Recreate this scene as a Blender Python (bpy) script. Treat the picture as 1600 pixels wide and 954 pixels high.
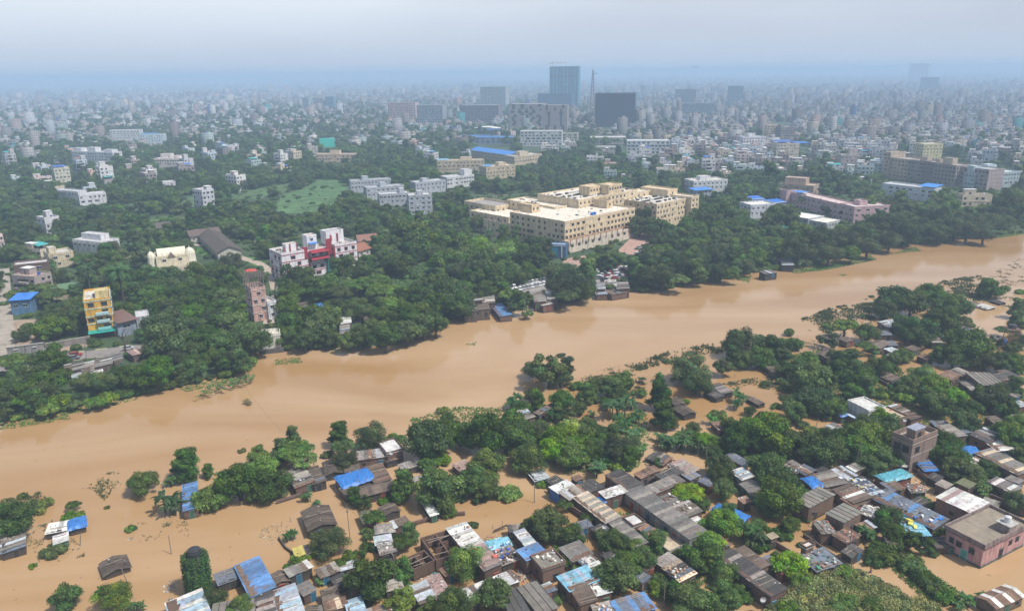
HAZE = 0.00034
import bpy, math, random
import numpy as np
from mathutils import Vector, Matrix
for _o in list(bpy.data.objects): bpy.data.objects.remove(_o)
scn = bpy.context.scene
COL = scn.collection
R = math.radians
# ------------------------------------------------------------------ camera
F, CX, CY, H = 1180.0, 800.0, 477.0, 95.0          # focal length in photo pixels, centre, drone height
PITCH, ROLL = R(17.1), R(-0.7)
cam = bpy.data.objects.new('camera', bpy.data.cameras.new('camera')); COL.objects.link(cam)
CM = Matrix.Rotation(math.pi/2-PITCH, 3, 'X') @ Matrix.Rotation(ROLL, 3, 'Z')
cam.matrix_world = Matrix.Translation((0, 0, H)) @ CM.to_4x4()
cam.data.sensor_width = 36; cam.data.lens = F/1600*36
cam.data.clip_start = 1; cam.data.clip_end = 90000
scn.camera = cam
# ------------------------------------------------------------------ sky, sun, exposure
SUN_EL, SUN_AZ = R(58), R(118)                     # azimuth clockwise from +Y (the view direction)
w = bpy.data.worlds.new('World'); scn.world = w; w.use_nodes = True
nt = w.node_tree; nt.nodes.clear()
out = nt.nodes.new('ShaderNodeOutputWorld'); bg = nt.nodes.new('ShaderNodeBackground')
sky = nt.nodes.new('ShaderNodeTexSky'); sky.sky_type = 'NISHITA'; sky.sun_disc = False
sky.sun_elevation = SUN_EL; sky.sun_rotation = SUN_AZ; sky.air_density = 1.2; sky.dust_density = 3.0; sky.ozone_density = 1.5
tc = nt.nodes.new('ShaderNodeTexCoord'); mp = nt.nodes.new('ShaderNodeMapping'); mp.inputs['Scale'].default_value = (1.5, 1.5, 7)
nz = nt.nodes.new('ShaderNodeTexNoise'); nz.inputs['Scale'].default_value = 1.3; nz.inputs['Detail'].default_value = 4
cr = nt.nodes.new('ShaderNodeValToRGB')
cr.color_ramp.elements[0].position = .2; cr.color_ramp.elements[0].color = (5.9, 6.4, 7.7, 1)
cr.color_ramp.elements[1].position = .8; cr.color_ramp.elements[1].color = (9.1, 9.8, 10.8, 1)
mx = nt.nodes.new('ShaderNodeMix'); mx.data_type = 'RGBA'; mx.inputs['Factor'].default_value = .82
nt.links.new(tc.outputs['Generated'], mp.inputs['Vector']); nt.links.new(mp.outputs[0], nz.inputs['Vector'])
sx = nt.nodes.new('ShaderNodeSeparateXYZ'); nt.links.new(tc.outputs['Generated'], sx.inputs[0])
el = nt.nodes.new('ShaderNodeMapRange'); el.inputs['From Min'].default_value = .12; el.inputs['From Max'].default_value = .6; el.inputs['To Min'].default_value = .86; el.inputs['To Max'].default_value = .12
nt.links.new(sx.outputs[2], el.inputs[0]); nt.links.new(el.outputs[0], mx.inputs['Factor'])      # the white haze layer thins out towards the zenith
gr = nt.nodes.new('ShaderNodeMapRange'); gr.inputs['From Min'].default_value = -.35; gr.inputs['From Max'].default_value = .65; gr.inputs['To Min'].default_value = .24; gr.inputs['To Max'].default_value = -.34; gr.clamp = False
nt.links.new(sx.outputs[0], gr.inputs[0]); ad = nt.nodes.new('ShaderNodeMath'); ad.operation = 'ADD'; nt.links.new(nz.outputs[0], ad.inputs[0]); nt.links.new(gr.outputs[0], ad.inputs[1])
nt.links.new(ad.outputs[0], cr.inputs[0]); nt.links.new(sky.outputs[0], mx.inputs['A'])
hm = nt.nodes.new('ShaderNodeMapRange'); hm.interpolation_type = 'SMOOTHSTEP'; hm.inputs['From Min'].default_value = .0; hm.inputs['From Max'].default_value = .11; hm.inputs['To Min'].default_value = .95; hm.inputs['To Max'].default_value = 0
hc_ = nt.nodes.new('ShaderNodeMix'); hc_.data_type = 'RGBA'; hc_.inputs['B'].default_value = (6.3, 7.3, 8.8, 1)
nt.links.new(sx.outputs[2], hm.inputs[0]); nt.links.new(hm.outputs[0], hc_.inputs['Factor']); nt.links.new(cr.outputs[0], hc_.inputs['A']); nt.links.new(hc_.outputs['Result'], mx.inputs['B'])
nt.links.new(mx.outputs['Result'], bg.inputs[0]); nt.links.new(bg.outputs[0], out.inputs[0])
bg.inputs[1].default_value = 0.1
sun = bpy.data.objects.new('sun', bpy.data.lights.new('sun', 'SUN')); COL.objects.link(sun)
sun.data.energy = 4.8; sun.data.angle = R(3); sun.data.color = (1, .95, .87)
sdir = Vector((math.sin(SUN_AZ)*math.cos(SUN_EL), math.cos(SUN_AZ)*math.cos(SUN_EL), math.sin(SUN_EL)))
sun.rotation_euler = sdir.to_track_quat('Z', 'Y').to_euler()
scn.view_settings.view_transform = 'Standard'; scn.view_settings.look = 'None'
scn.view_settings.exposure = 0.0; scn.view_settings.gamma = 1; scn.view_settings.use_curve_mapping = False
scn.render.engine = 'CYCLES'
cy = scn.cycles; cy.use_denoising = True; cy.max_bounces = 5; cy.diffuse_bounces = 2; cy.glossy_bounces = 2
cy.transmission_bounces = 3; cy.volume_bounces = 1; cy.transparent_max_bounces = 4; cy.use_adaptive_sampling = True; cy.adaptive_threshold = .02
scn.render.use_persistent_data = False

# ------------------------------------------------------------------ photo pixel -> place on the ground
CRP = dict(O=(0, 0, 1), A=(0, 660, 3.245), B=(400, 660, 3.245), C=(790, 660, 3.245), D=(1180, 660, 3.245), E=(1180, 420, 3.407),
           F=(790, 500, 3.407), G=(0, 380, 3.407), H=(380, 330, 3.407), I=(680, 240, 3.407), J=(1080, 200, 3.077),
           K=(0, 180, 3.669), L=(400, 180, 3.81), M=(700, 80, 3.81), N=(0, 90, 3.2), S=(530, 210, 4.848), T=(1150, 250, 4.848),
           U=(1380, 640, 6.814), V=(410, 345, 7.95))
def P(c, x, y):
    a, b, s = CRP[c]; return a+x/s, b+y/s
def at(px, py, z=0.0):
    d = CM @ Vector(((px-CX)/F, -(py-CY)/F, -1)); t = (z-H)/d.z
    return Vector((d.x*t, d.y*t, z))
CMI = CM.transposed()
def proj(p):
    q = CMI @ (Vector(p)-Vector((0, 0, H))); return CX+F*q.x/-q.z, CY-F*q.y/-q.z
def depth(p): return -(CMI @ (Vector(p)-Vector((0, 0, H)))).z
ZB = 1.6        # ground of the far bank above the flood water
# ------------------------------------------------------------------ materials
def mat(name, rough=.85, spec=.3, attr=True, col=(.5, .5, .5), noise=(2.0, .25), streak=0.0, bump=0.0, tint=False, metal=0.0, windows=False, patch=None, wet=False):
    m = bpy.data.materials.new(name); m.use_nodes = True; n = m.node_tree.nodes; l = m.node_tree.links
    b = n['Principled BSDF']; b.inputs['Roughness'].default_value = rough; b.inputs['Specular IOR Level'].default_value = spec; b.inputs['Metallic'].default_value = metal
    if attr:
        a = n.new('ShaderNodeAttribute'); a.attribute_name = 'col'; c = a.outputs['Color']
    else:
        a = n.new('ShaderNodeRGB'); a.outputs[0].default_value = (*col, 1); c = a.outputs[0]
    def mul(c, d):
        x = n.new('ShaderNodeMix'); x.data_type = 'RGBA'; x.blend_type = 'MULTIPLY'; x.inputs['Factor'].default_value = 1
        l.new(c, x.inputs['A']); l.new(d, x.inputs['B']); return x.outputs['Result']
    if tint:
        oi = n.new('ShaderNodeObjectInfo'); c = mul(c, oi.outputs['Color'])
    tc = n.new('ShaderNodeTexCoord')
    if noise:
        z = n.new('ShaderNodeTexNoise'); z.inputs['Scale'].default_value = noise[0]; z.inputs['Detail'].default_value = 5; z.inputs['Roughness'].default_value = .65
        gm = n.new('ShaderNodeNewGeometry'); l.new(gm.outputs['Position'], z.inputs['Vector'])
        r = n.new('ShaderNodeMapRange'); r.inputs['From Min'].default_value = .3; r.inputs['From Max'].default_value = .7
        r.inputs['To Min'].default_value = 1-noise[1]; r.inputs['To Max'].default_value = 1+noise[1]*.6
        l.new(z.outputs[0], r.inputs[0]); c = mul(c, r.outputs[0])
    if streak:
        mp = n.new('ShaderNodeMapping'); mp.inputs['Scale'].default_value = (1.6, 1.6, .12); gm = n.new('ShaderNodeNewGeometry')
        z = n.new('ShaderNodeTexNoise'); z.inputs['Scale'].default_value = 1; z.inputs['Detail'].default_value = 6
        l.new(gm.outputs['Position'], mp.inputs[0]); l.new(mp.outputs[0], z.inputs['Vector'])
        r = n.new('ShaderNodeMapRange'); r.inputs['From Min'].default_value = .5; r.inputs['From Max'].default_value = .72
        r.inputs['To Min'].default_value = 1; r.inputs['To Max'].default_value = 1-streak
        l.new(z.outputs[0], r.inputs[0]); c = mul(c, r.outputs[0])
    if patch:       # blotches of another colour: rust, mould, mud
        z = n.new('ShaderNodeTexNoise'); z.inputs['Scale'].default_value = patch[0]; z.inputs['Detail'].default_value = 6; gm = n.new('ShaderNodeNewGeometry')
        l.new(gm.outputs['Position'], z.inputs['Vector'])
        r = n.new('ShaderNodeMapRange'); r.inputs['From Min'].default_value = patch[1]; r.inputs['From Max'].default_value = patch[1]+.12; r.inputs['To Max'].default_value = patch[3]
        l.new(z.outputs[0], r.inputs[0])
        x = n.new('ShaderNodeMix'); x.data_type = 'RGBA'; l.new(r.outputs[0], x.inputs['Factor']); l.new(c, x.inputs['A']); x.inputs['B'].default_value = (*patch[2], 1); c = x.outputs['Result']
    if wet:         # tide mark of the flood
        gm = n.new('ShaderNodeNewGeometry'); sp = n.new('ShaderNodeSeparateXYZ'); l.new(gm.outputs['Position'], sp.inputs[0]); z = n.new('ShaderNodeTexNoise'); z.inputs['Scale'].default_value = 1.1; z.inputs['Detail'].default_value = 5; l.new(gm.outputs['Position'], z.inputs['Vector'])
        q = n.new('ShaderNodeMath'); q.operation = 'MULTIPLY_ADD'; q.inputs[1].default_value = -1.3; l.new(z.outputs[0], q.inputs[0]); l.new(sp.outputs[2], q.inputs[2])
        r = n.new('ShaderNodeMapRange'); r.inputs['From Min'].default_value = -.3; r.inputs['From Max'].default_value = .12; r.inputs['To Min'].default_value = .85; r.inputs['To Max'].default_value = 0; l.new(q.outputs[0], r.inputs[0])
        x = n.new('ShaderNodeMix'); x.data_type = 'RGBA'; l.new(r.outputs[0], x.inputs['Factor']); l.new(c, x.inputs['A']); x.inputs['B'].default_value = (.085, .055, .035, 1); c = x.outputs['Result']
    if windows:     # panes and openings of the far houses
        uv = n.new('ShaderNodeUVMap'); s = n.new('ShaderNodeSeparateXYZ'); l.new(uv.outputs[0], s.inputs[0])
        def mth(op, a, b=None, c_=None):
            q = n.new('ShaderNodeMath'); q.operation = op
            for i, v in enumerate((a, b, c_)):
                if v is None: continue
                if isinstance(v, (int, float)): q.inputs[i].default_value = v
                else: l.new(v, q.inputs[i])
            return q.outputs[0]
        fu = mth('FRACT', mth('DIVIDE', s.outputs[0], 2.9)); fv = mth('FRACT', mth('DIVIDE', s.outputs[1], 3.1))
        k = mth('MULTIPLY', mth('MULTIPLY', mth('GREATER_THAN', fu, .3), mth('LESS_THAN', fu, .72)), mth('MULTIPLY', mth('GREATER_THAN', fv, .3), mth('LESS_THAN', fv, .74)))
        k = mth('MULTIPLY', k, mth('GREATER_THAN', s.outputs[1], 0.01))
        x = n.new('ShaderNodeMix'); x.data_type = 'RGBA'; l.new(k, x.inputs['Factor']); l.new(c, x.inputs['A']); x.inputs['B'].default_value = (.05, .06, .07, 1); c = x.outputs['Result']
    l.new(c, b.inputs['Base Color'])
    if bump:
        z = n.new('ShaderNodeTexNoise'); z.inputs['Scale'].default_value = 3; z.inputs['Detail'].default_value = 6; bp = n.new('ShaderNodeBump'); bp.inputs['Strength'].default_value = bump
        gm = n.new('ShaderNodeNewGeometry'); l.new(gm.outputs['Position'], z.inputs['Vector']); bp.inputs['Distance'].default_value = .1
        l.new(z.outputs[0], bp.inputs['Height']); l.new(bp.outputs[0], b.inputs['Normal'])
    return m
M = {}
M['wall'] = mat('painted_wall', noise=(.8, .25), streak=.55, wet=True)
M['clean'] = mat('clean_paint', noise=(.6, .2), streak=.35)
M['brick'] = mat('old_brick', noise=(5, .45), streak=.4, bump=.3, wet=True)
M['roof'] = mat('weathered_roof', rough=.7, noise=(1.3, .35), bump=.3, patch=(.9, .6, (.09, .065, .05), .6))
M['tin'] = mat('tin_sheet', rough=.42, spec=.5, noise=(1.2, .35), patch=(.8, .56, (.17, .105, .075), .6))
M['tarp'] = mat('plastic_sheet', rough=.45, spec=.4, noise=(1.5, .35), bump=.5)
M['conc'] = mat('concrete', noise=(.7, .3), patch=(.35, .57, (.11, .1, .09), .6))
M['glass'] = mat('dark_glass', rough=.12, spec=.6, noise=None)
M['wood'] = mat('wood', noise=(4, .4))
M['plain'] = mat('plain', noise=(3, .2))
M['city'] = mat('city_wall', noise=(.15, .25), windows=True)
M['citythings'] = mat('house_paint', noise=(.5, .2), streak=.35, tint=True)
M['carpaint'] = mat('car_paint', rough=.25, spec=.6, noise=None, tint=True)
M['skin'] = mat('skin', noise=None, rough=.6)
def leaf_mat(name, trans=.3, tint=True):
    m = bpy.data.materials.new(name); m.use_nodes = True; n = m.node_tree.nodes; l = m.node_tree.links
    b = n['Principled BSDF']; b.inputs['Roughness'].default_value = .55; b.inputs['Specular IOR Level'].default_value = .25
    a = n.new('ShaderNodeAttribute'); a.attribute_name = 'col'
    oi = n.new('ShaderNodeObjectInfo')
    x = n.new('ShaderNodeMix'); x.data_type = 'RGBA'; x.blend_type = 'MULTIPLY'; x.inputs['Factor'].default_value = 1
    l.new(a.outputs['Color'], x.inputs['A']); l.new(oi.outputs['Color'], x.inputs['B'])
    hs = n.new('ShaderNodeHueSaturation')
    for key, lo, hi in (('Hue', .478, .512), ('Saturation', .82, 1.1), ('Value', .68, 1.42)):
        r = n.new('ShaderNodeMapRange'); r.inputs['To Min'].default_value = lo; r.inputs['To Max'].default_value = hi
        q = n.new('ShaderNodeMath'); q.operation = 'FRACT'; k = n.new('ShaderNodeMath'); k.operation = 'MULTIPLY'; k.inputs[1].default_value = {'Hue': 1, 'Saturation': 7.3, 'Value': 13.7}[key]
        l.new(oi.outputs['Random'], k.inputs[0]); l.new(k.outputs[0], q.inputs[0]); l.new(q.outputs[0], r.inputs[0]); l.new(r.outputs[0], hs.inputs[key])
    l.new(x.outputs['Result'], hs.inputs['Color']); l.new(hs.outputs[0], b.inputs['Base Color'])
    t = n.new('ShaderNodeBsdfTranslucent'); l.new(hs.outputs[0], t.inputs[0]); ms = n.new('ShaderNodeMixShader'); ms.inputs[0].default_value = trans
    l.new(b.outputs[0], ms.inputs[1]); l.new(t.outputs[0], ms.inputs[2]); l.new(ms.outputs[0], n['Material Output'].inputs[0])
    return m
M['leaf'] = leaf_mat('leaves'); M['bark'] = mat('bark', attr=False, col=(.09, .07, .055), noise=(3, .3))

# ------------------------------------------------------------------ mesh building
class MB:
    def __init__(s, *mats): s.v = []; s.f = []; s.m = []; s.c = []; s.mats = list(mats)
    def mi(s, k):
        if k not in s.mats: s.mats.append(k)
        return s.mats.index(k)
    def quad(s, p, col, k=0):
        b = len(s.v); s.v += [tuple(q) for q in p]; s.f.append(tuple(range(b, b+len(p)))); s.m.append(s.mi(k) if isinstance(k, str) else k); s.c.append(col)
    def box(s, c, d, col, k=0, rz=0.0, skip='', topcol=None, taper=1.0, tilt=(0, 0)):
        cx, cy_, cz = c; hx, hy, hz = d[0]/2, d[1]/2, d[2]/2; ca, sa = math.cos(rz), math.sin(rz); P8 = []
        for z in (-1, 1):
            t = taper if z > 0 else 1
            for x, y in ((-1, -1), (1, -1), (1, 1), (-1, 1)):
                X, Y = x*hx*t, y*hy*t; P8.append((cx+X*ca-Y*sa, cy_+X*sa+Y*ca, cz+z*hz+X*tilt[0]+Y*tilt[1]))
        for nm, q in (('b', (3, 2, 1, 0)), ('t', (4, 5, 6, 7)), ('f', (0, 1, 5, 4)), ('r', (1, 2, 6, 5)), ('k', (2, 3, 7, 6)), ('l', (3, 0, 4, 7))):
            if nm in skip: continue
            s.quad([P8[i] for i in q], topcol if (nm == 't' and topcol) else col, k)
    def tube(s, pts, rad, col, k=0, n=6, cap=True):
        rings = []
        for i, p in enumerate(pts):
            p = Vector(p); a = Vector(pts[min(i+1, len(pts)-1)])-Vector(pts[max(i-1, 0)]); a.normalize()
            u = a.orthogonal().normalized(); v = a.cross(u); r = rad[i] if hasattr(rad, '__len__') else rad
            rings.append([p+u*math.cos(2*math.pi*j/n)*r+v*math.sin(2*math.pi*j/n)*r for j in range(n)])
        for a, b in zip(rings, rings[1:]):
            for j in range(n): s.quad([a[j], a[(j+1) % n], b[(j+1) % n], b[j]], col, k)
        if cap: s.quad(rings[-1], col, k); s.quad(rings[0][::-1], col, k)
    def lathe(s, prof, c, col, k=0, n=12):
        for (r0, z0), (r1, z1) in zip(prof, prof[1:]):
            for j in range(n):
                a, b = 2*math.pi*j/n, 2*math.pi*(j+1)/n
                s.quad([(c[0]+r0*math.cos(a), c[1]+r0*math.sin(a), c[2]+z0), (c[0]+r0*math.cos(b), c[1]+r0*math.sin(b), c[2]+z0),
                        (c[0]+r1*math.cos(b), c[1]+r1*math.sin(b), c[2]+z1), (c[0]+r1*math.cos(a), c[1]+r1*math.sin(a), c[2]+z1)], col, k)
    def mesh(s, name):
        me = bpy.data.meshes.new(name); me.from_pydata(s.v, [], s.f)
        for k in s.mats: me.materials.append(M[k])
        me.polygons.foreach_set('material_index', s.m)
        ca = me.color_attributes.new('col', 'FLOAT_COLOR', 'CORNER')
        arr = np.ones((len(me.loops), 4), np.float32); arr[:, :3] = np.repeat(np.array(s.c, np.float32)[:, :3], [len(f) for f in s.f], axis=0)
        ca.data.foreach_set('color', arr.ravel()); me.update(); return me
    def obj(s, name, parent=None, loc=None, rz=0.0):
        return link(name, s.mesh(name), parent, loc, rz)
def link(name, me, parent=None, loc=None, rz=0.0):
    o = bpy.data.objects.new(name, me); COL.objects.link(o); o.parent = parent
    if loc is not None: o.location = loc
    if rz: o.rotation_euler = (0, 0, rz)
    return o
def np_mesh(name, V, Q, C, mats, uv=None, smooth=False):
    me = bpy.data.meshes.new(name); nv, nq = len(V), len(Q); k = Q.shape[1]
    me.vertices.add(nv); me.vertices.foreach_set('co', np.ascontiguousarray(V, np.float32).ravel())
    me.loops.add(nq*k); me.loops.foreach_set('vertex_index', np.ascontiguousarray(Q, np.int32).ravel())
    me.polygons.add(nq); me.polygons.foreach_set('loop_start', np.arange(0, nq*k, k, dtype=np.int32)); me.polygons.foreach_set('loop_total', np.full(nq, k, np.int32))
    for m in mats: me.materials.append(M[m] if isinstance(m, str) else m)
    me.update(calc_edges=True)
    if C is not None:
        ca = me.color_attributes.new('col', 'FLOAT_COLOR', 'CORNER'); arr = np.ones((nq*k, 4), np.float32); arr[:, :3] = np.repeat(C, k, axis=0); ca.data.foreach_set('color', arr.ravel())
    if uv is not None:
        u = me.uv_layers.new(name='UVMap'); u.data.foreach_set('uv', np.ascontiguousarray(uv, np.float32).ravel())
    if smooth: me.shade_smooth()
    me.validate(); return me
def root(name, loc, rz=0.0, scale=None):
    o = bpy.data.objects.new(name, None); COL.objects.link(o); o.location = loc; o.rotation_euler = (0, 0, rz); o.empty_display_size = .5
    if scale: o.scale = (scale,)*3
    return o
TODO = []       # things whose label is still to be finished with where they stand
def tag(o, label=None, cat=None, group=None, kind=None, desc=None):
    if kind: o['kind'] = kind
    if cat: o['category'] = cat
    if group: o['group'] = group
    if label: o['label'] = label
    if desc: TODO.append((o, desc))
    return o
LM = []         # landmarks for the labels: phrase, place
def landmark(phrase, px, py, z=0): p = at(px, py, z); LM.append((phrase, p.x, p.y))
EXC = []        # photo rectangles kept free of filling trees (what stands there is seen)
RECTS = []      # footprints: cx, cy, half u, half v, angle
def in_rects(x, y, pad=2.0):
    for cx, cy_, a, b, t in RECTS:
        dx, dy = x-cx, y-cy_
        if dx*dx+dy*dy > (a+b+pad)**2: continue
        u = dx*math.cos(t)+dy*math.sin(t); v = -dx*math.sin(t)+dy*math.cos(t)
        if abs(u) < a+pad and abs(v) < b+pad: return True
    return False
def rect(c, pts, z):
    """four photo corners (far left, far right, near right, near left) of a level roof at height z -> centre, angle, length, width"""
    q = [at(*P(c, *p), z) for p in pts]
    if len(q) == 3: q.append(q[0]+q[2]-q[1])
    ce = (q[0]+q[1]+q[2]+q[3])/4
    u = (q[1]-q[0])+(q[2]-q[3]); v = (q[0]-q[3])+(q[1]-q[2])
    if v.length > u.length: a = math.atan2(v.y, v.x)-math.pi/2
    else: a = math.atan2(u.y, u.x)
    U = Vector((math.cos(a), math.sin(a), 0)); W = Vector((-U.y, U.x, 0))
    L = abs(u.dot(U))/4; B = abs(v.dot(W))/4
    return ce, a, L, B
def inpoly(x, y, poly):
    r = False; j = len(poly)-1
    for i in range(len(poly)):
        xi, yi = poly[i]; xj, yj = poly[j]
        if (yi > y) != (yj > y) and x < (xj-xi)*(y-yi)/(yj-yi)+xi: r = not r
        j = i
    return r
# ------------------------------------------------------------------ ground, water, roads
SHORE = [(-500, 735), (-150, 690), (0, 664), (60, 652), (130, 634), (200, 622), (280, 604), (350, 590), (395, 572), (410, 556), (445, 548), (530, 543), (600, 543), (650, 525), (700, 500), (750, 488), (800, 481), (835, 478), (870, 474), (905, 472),
         (930, 464), (985, 458), (1040, 452), (1100, 442), (1170, 428), (1260, 416), (1330, 400), (1400, 386), (1500, 374), (1560, 368), (1600, 364), (1800, 350), (2300, 320)]
shore_w = [at(x, y, 0) for x, y in SHORE]
SX = np.array([p.x for p in shore_w]); SY = np.array([p.y for p in shore_w])
ISL = [  # low islands of the flooded side: photo outline and height
    ([(1190, 960), (1215, 930), (1250, 905), (1290, 888), (1340, 890), (1370, 905), (1400, 925), (1460, 945), (1470, 975), (1190, 990)], 1.3),
    ([(640, 655), (720, 635), (820, 640), (900, 655), (930, 700), (860, 715), (760, 700), (660, 690)], -.5),
    ([(1080, 640), (1180, 640), (1290, 650), (1330, 700), (1300, 760), (1180, 760), (1120, 720)], -.5),
    ([(960, 790), (1060, 800), (1130, 850), (1120, 940), (1010, 930), (950, 860)], -.5),
    ([(1380, 600), (1450, 590), (1600, 600), (1600, 700), (1480, 690), (1400, 650)], -.5),
    ([(1200, 560), (1290, 545), (1340, 570), (1330, 610), (1230, 620)], -.5),
    ([(1370, 480), (1500, 480), (1520, 520), (1400, 530)], -.5),
    ([(560, 860), (640, 850), (660, 900), (640, 954), (540, 954)], -.5),
    ([(1380, 860), (1420, 870), (1480, 920), (1450, 925), (1390, 890)], -.5)]
ISLW = [([(at(x, y).x, at(x, y).y) for x, y in pl], z) for pl, z in ISL]
def coords(segs):
    o = []
    for a, b, s in segs: o += list(np.arange(a, b, s))
    return np.array(o)
gx = np.concatenate([[-40000, -20000, -10000, -5000, -2500, -1500, -1000], coords([(-700, -260, 10), (-260, 320, 2.6), (320, 800, 8)]), [1000, 1500, 2500, 5000, 10000, 20000, 40000]])
gy = np.concatenate([[-3000, -1000, -300, -50], coords([(20, 420, 2.6), (420, 640, 8)]), [700, 800, 1000, 1400, 2000, 3000, 5000, 8000, 14000, 25000, 45000]])
GX, GY = np.meshgrid(gx, gy)
sy = np.interp(GX, SX, SY)                                  # shoreline y at x
slope = np.interp(GX, SX, np.gradient(SY, SX)); d = (GY-sy)/np.sqrt(1+slope**2)
rs = np.random.RandomState(3)
GZ = np.clip((d+1.0)/7.0, 0, 1); GZ = -1.2+GZ*(ZB+1.2)
nearm = (GX > -260) & (GX < 320) & (GY > 20) & (GY < 420)
idx = np.argwhere(nearm & (d < 0))
for i, j in idx:
    x, y = GX[i, j], GY[i, j]
    for pl, z in ISLW:
        if inpoly(x, y, pl): GZ[i, j] = z+rs.uniform(-.25, .1)
V = np.stack([GX.ravel(), GY.ravel(), GZ.ravel()], 1); nx, ny = len(gx), len(gy)
I = (np.arange(ny-1)[:, None]*nx+np.arange(nx-1)[None, :]).ravel(); Q = np.stack([I, I+1, I+1+nx, I+nx], 1)
gm = bpy.data.materials.new('earth_and_scrub'); gm.use_nodes = True; n = gm.node_tree.nodes; l = gm.node_tree.links; b = n['Principled BSDF']; b.inputs['Roughness'].default_value = .95
g = n.new('ShaderNodeNewGeometry'); z1 = n.new('ShaderNodeTexNoise'); z1.inputs['Scale'].default_value = .035; z1.inputs['Detail'].default_value = 8; z1.inputs['Roughness'].default_value = .7; l.new(g.outputs['Position'], z1.inputs['Vector'])
cr = n.new('ShaderNodeValToRGB'); e = cr.color_ramp.elements; e[0].position = .36; e[0].color = (.022, .05, .016, 1); e[1].position = .74; e[1].color = (.19, .15, .105, 1)
k = cr.color_ramp.elements.new(.57); k.color = (.05, .085, .03, 1); k = cr.color_ramp.elements.new(.65); k.color = (.12, .11, .07, 1)
l.new(z1.outputs[0], cr.inputs[0]); l.new(cr.outputs[0], b.inputs['Base Color'])
z2 = n.new('ShaderNodeTexNoise'); z2.inputs['Scale'].default_value = .9; z2.inputs['Detail'].default_value = 5; l.new(g.outputs['Position'], z2.inputs['Vector'])
bp = n.new('ShaderNodeBump'); bp.inputs['Strength'].default_value = .6; bp.inputs['Distance'].default_value = .5; l.new(z2.outputs[0], bp.inputs['Height']); l.new(bp.outputs[0], b.inputs['Normal'])
M['ground'] = gm
tag(link('ground', np_mesh('ground', V, Q, None, ['ground'], smooth=True)), kind='structure')
# flood water
wm = bpy.data.materials.new('muddy_flood_water'); wm.use_nodes = True; n = wm.node_tree.nodes; l = wm.node_tree.links; b = n['Principled BSDF']
b.inputs['Roughness'].default_value = .07; b.inputs['IOR'].default_value = 1.33; b.inputs['Specular IOR Level'].default_value = .5
g = n.new('ShaderNodeNewGeometry'); mp = n.new('ShaderNodeMapping'); mp.inputs['Rotation'].default_value = (0, 0, R(-22)); mp.inputs['Scale'].default_value = (.006, .02, .02); l.new(g.outputs['Position'], mp.inputs[0])
z1 = n.new('ShaderNodeTexNoise'); z1.inputs['Scale'].default_value = 1; z1.inputs['Detail'].default_value = 7; z1.inputs['Distortion'].default_value = 1.2; l.new(mp.outputs[0], z1.inputs['Vector'])
cr = n.new('ShaderNodeValToRGB'); e = cr.color_ramp.elements; e[0].position = .38; e[0].color = (.33, .198, .085, 1); e[1].position = .64; e[1].color = (.43, .29, .165, 1)
l.new(z1.outputs[0], cr.inputs[0]); l.new(cr.outputs[0], b.inputs['Base Color'])
mp2 = n.new('ShaderNodeMapping'); mp2.inputs['Rotation'].default_value = (0, 0, R(-22)); mp2.inputs['Scale'].default_value = (.35, .9, 1); l.new(g.outputs['Position'], mp2.inputs[0])
z2 = n.new('ShaderNodeTexNoise'); z2.inputs['Scale'].default_value = .5; z2.inputs['Detail'].default_value = 9; z2.inputs['Roughness'].default_value = .6; l.new(mp2.outputs[0], z2.inputs['Vector'])
bp = n.new('ShaderNodeBump'); bp.inputs['Strength'].default_value = .35; bp.inputs['Distance'].default_value = .12; l.new(z2.outputs[0], bp.inputs['Height']); l.new(bp.outputs[0], b.inputs['Normal'])
M['water'] = wm
wb = MB('water'); wb.quad([(-2500, -1500, 0), (2500, -1500, 0), (2500, 1500, 0), (-2500, 1500, 0)], (1, 1, 1)); tag(wb.obj('water'), kind='structure')
def ribbon(name, pts, width, z, matk, col, kerb=False):
    """a level strip along photo points on the ground"""
    q = [at(x, y, z) for x, y in pts]; c = []
    for i in range(len(q)-1):
        for t in np.linspace(0, 1, 6, endpoint=False):
            p0, p1, p2, p3 = q[max(i-1, 0)], q[i], q[i+1], q[min(i+2, len(q)-1)]
            c.append(.5*((2*p1)+(p2-p0)*t+(2*p0-5*p1+4*p2-p3)*t*t+(3*p1-p0-3*p2+p3)*t**3))
    c.append(q[-1]); m = MB(matk); L = []; Rr = []
    for i, p in enumerate(c):
        a = (c[min(i+1, len(c)-1)]-c[max(i-1, 0)]); a.z = 0; a.normalize(); s = Vector((-a.y, a.x, 0)); L.append(p+s*width/2); Rr.append(p-s*width/2)
    for i in range(len(c)-1): m.quad([Rr[i], Rr[i+1], L[i+1], L[i]], col)
    if kerb:
        for S, o in ((L, 1), (Rr, -1)):
            for i in range(len(c)-1):
                a = (S[i+1]-S[i]).normalized(); s = Vector((-a.y, a.x, 0))*.4*o; u = Vector((0, 0, .14)); cc = (.55, .5, .3) if i % 2 else (.12, .12, .12)
                m.quad([S[i]+u, S[i+1]+u, S[i+1]+s+u, S[i]+s+u], cc); m.quad([S[i], S[i+1], S[i+1]+u, S[i]+u], cc)
    o = tag(m.obj(name), kind='structure'); ROADS.append([(p.x, p.y, width/2) for p in c]); return o
ROADS = []  # walls and roofs darken rightwards and farther off: cloud shade put into their colours
def on_road(x, y, pad=1.5):
    for r in ROADS:
        for a, b, w_ in r:
            if (x-a)**2+(y-b)**2 < (w_+pad+2)**2: return True
    return False
ribbon('road', [(-60, 583), (0, 574), (60, 566), (130, 555), (240, 541), (330, 526), (410, 515), (500, 505), (560, 497), (640, 482), (700, 470), (760, 462), (850, 450), (930, 437), (1000, 424), (1080, 410)], 9, ZB+.03, 'conc', (.24, .22, .205), kerb=True)
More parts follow.
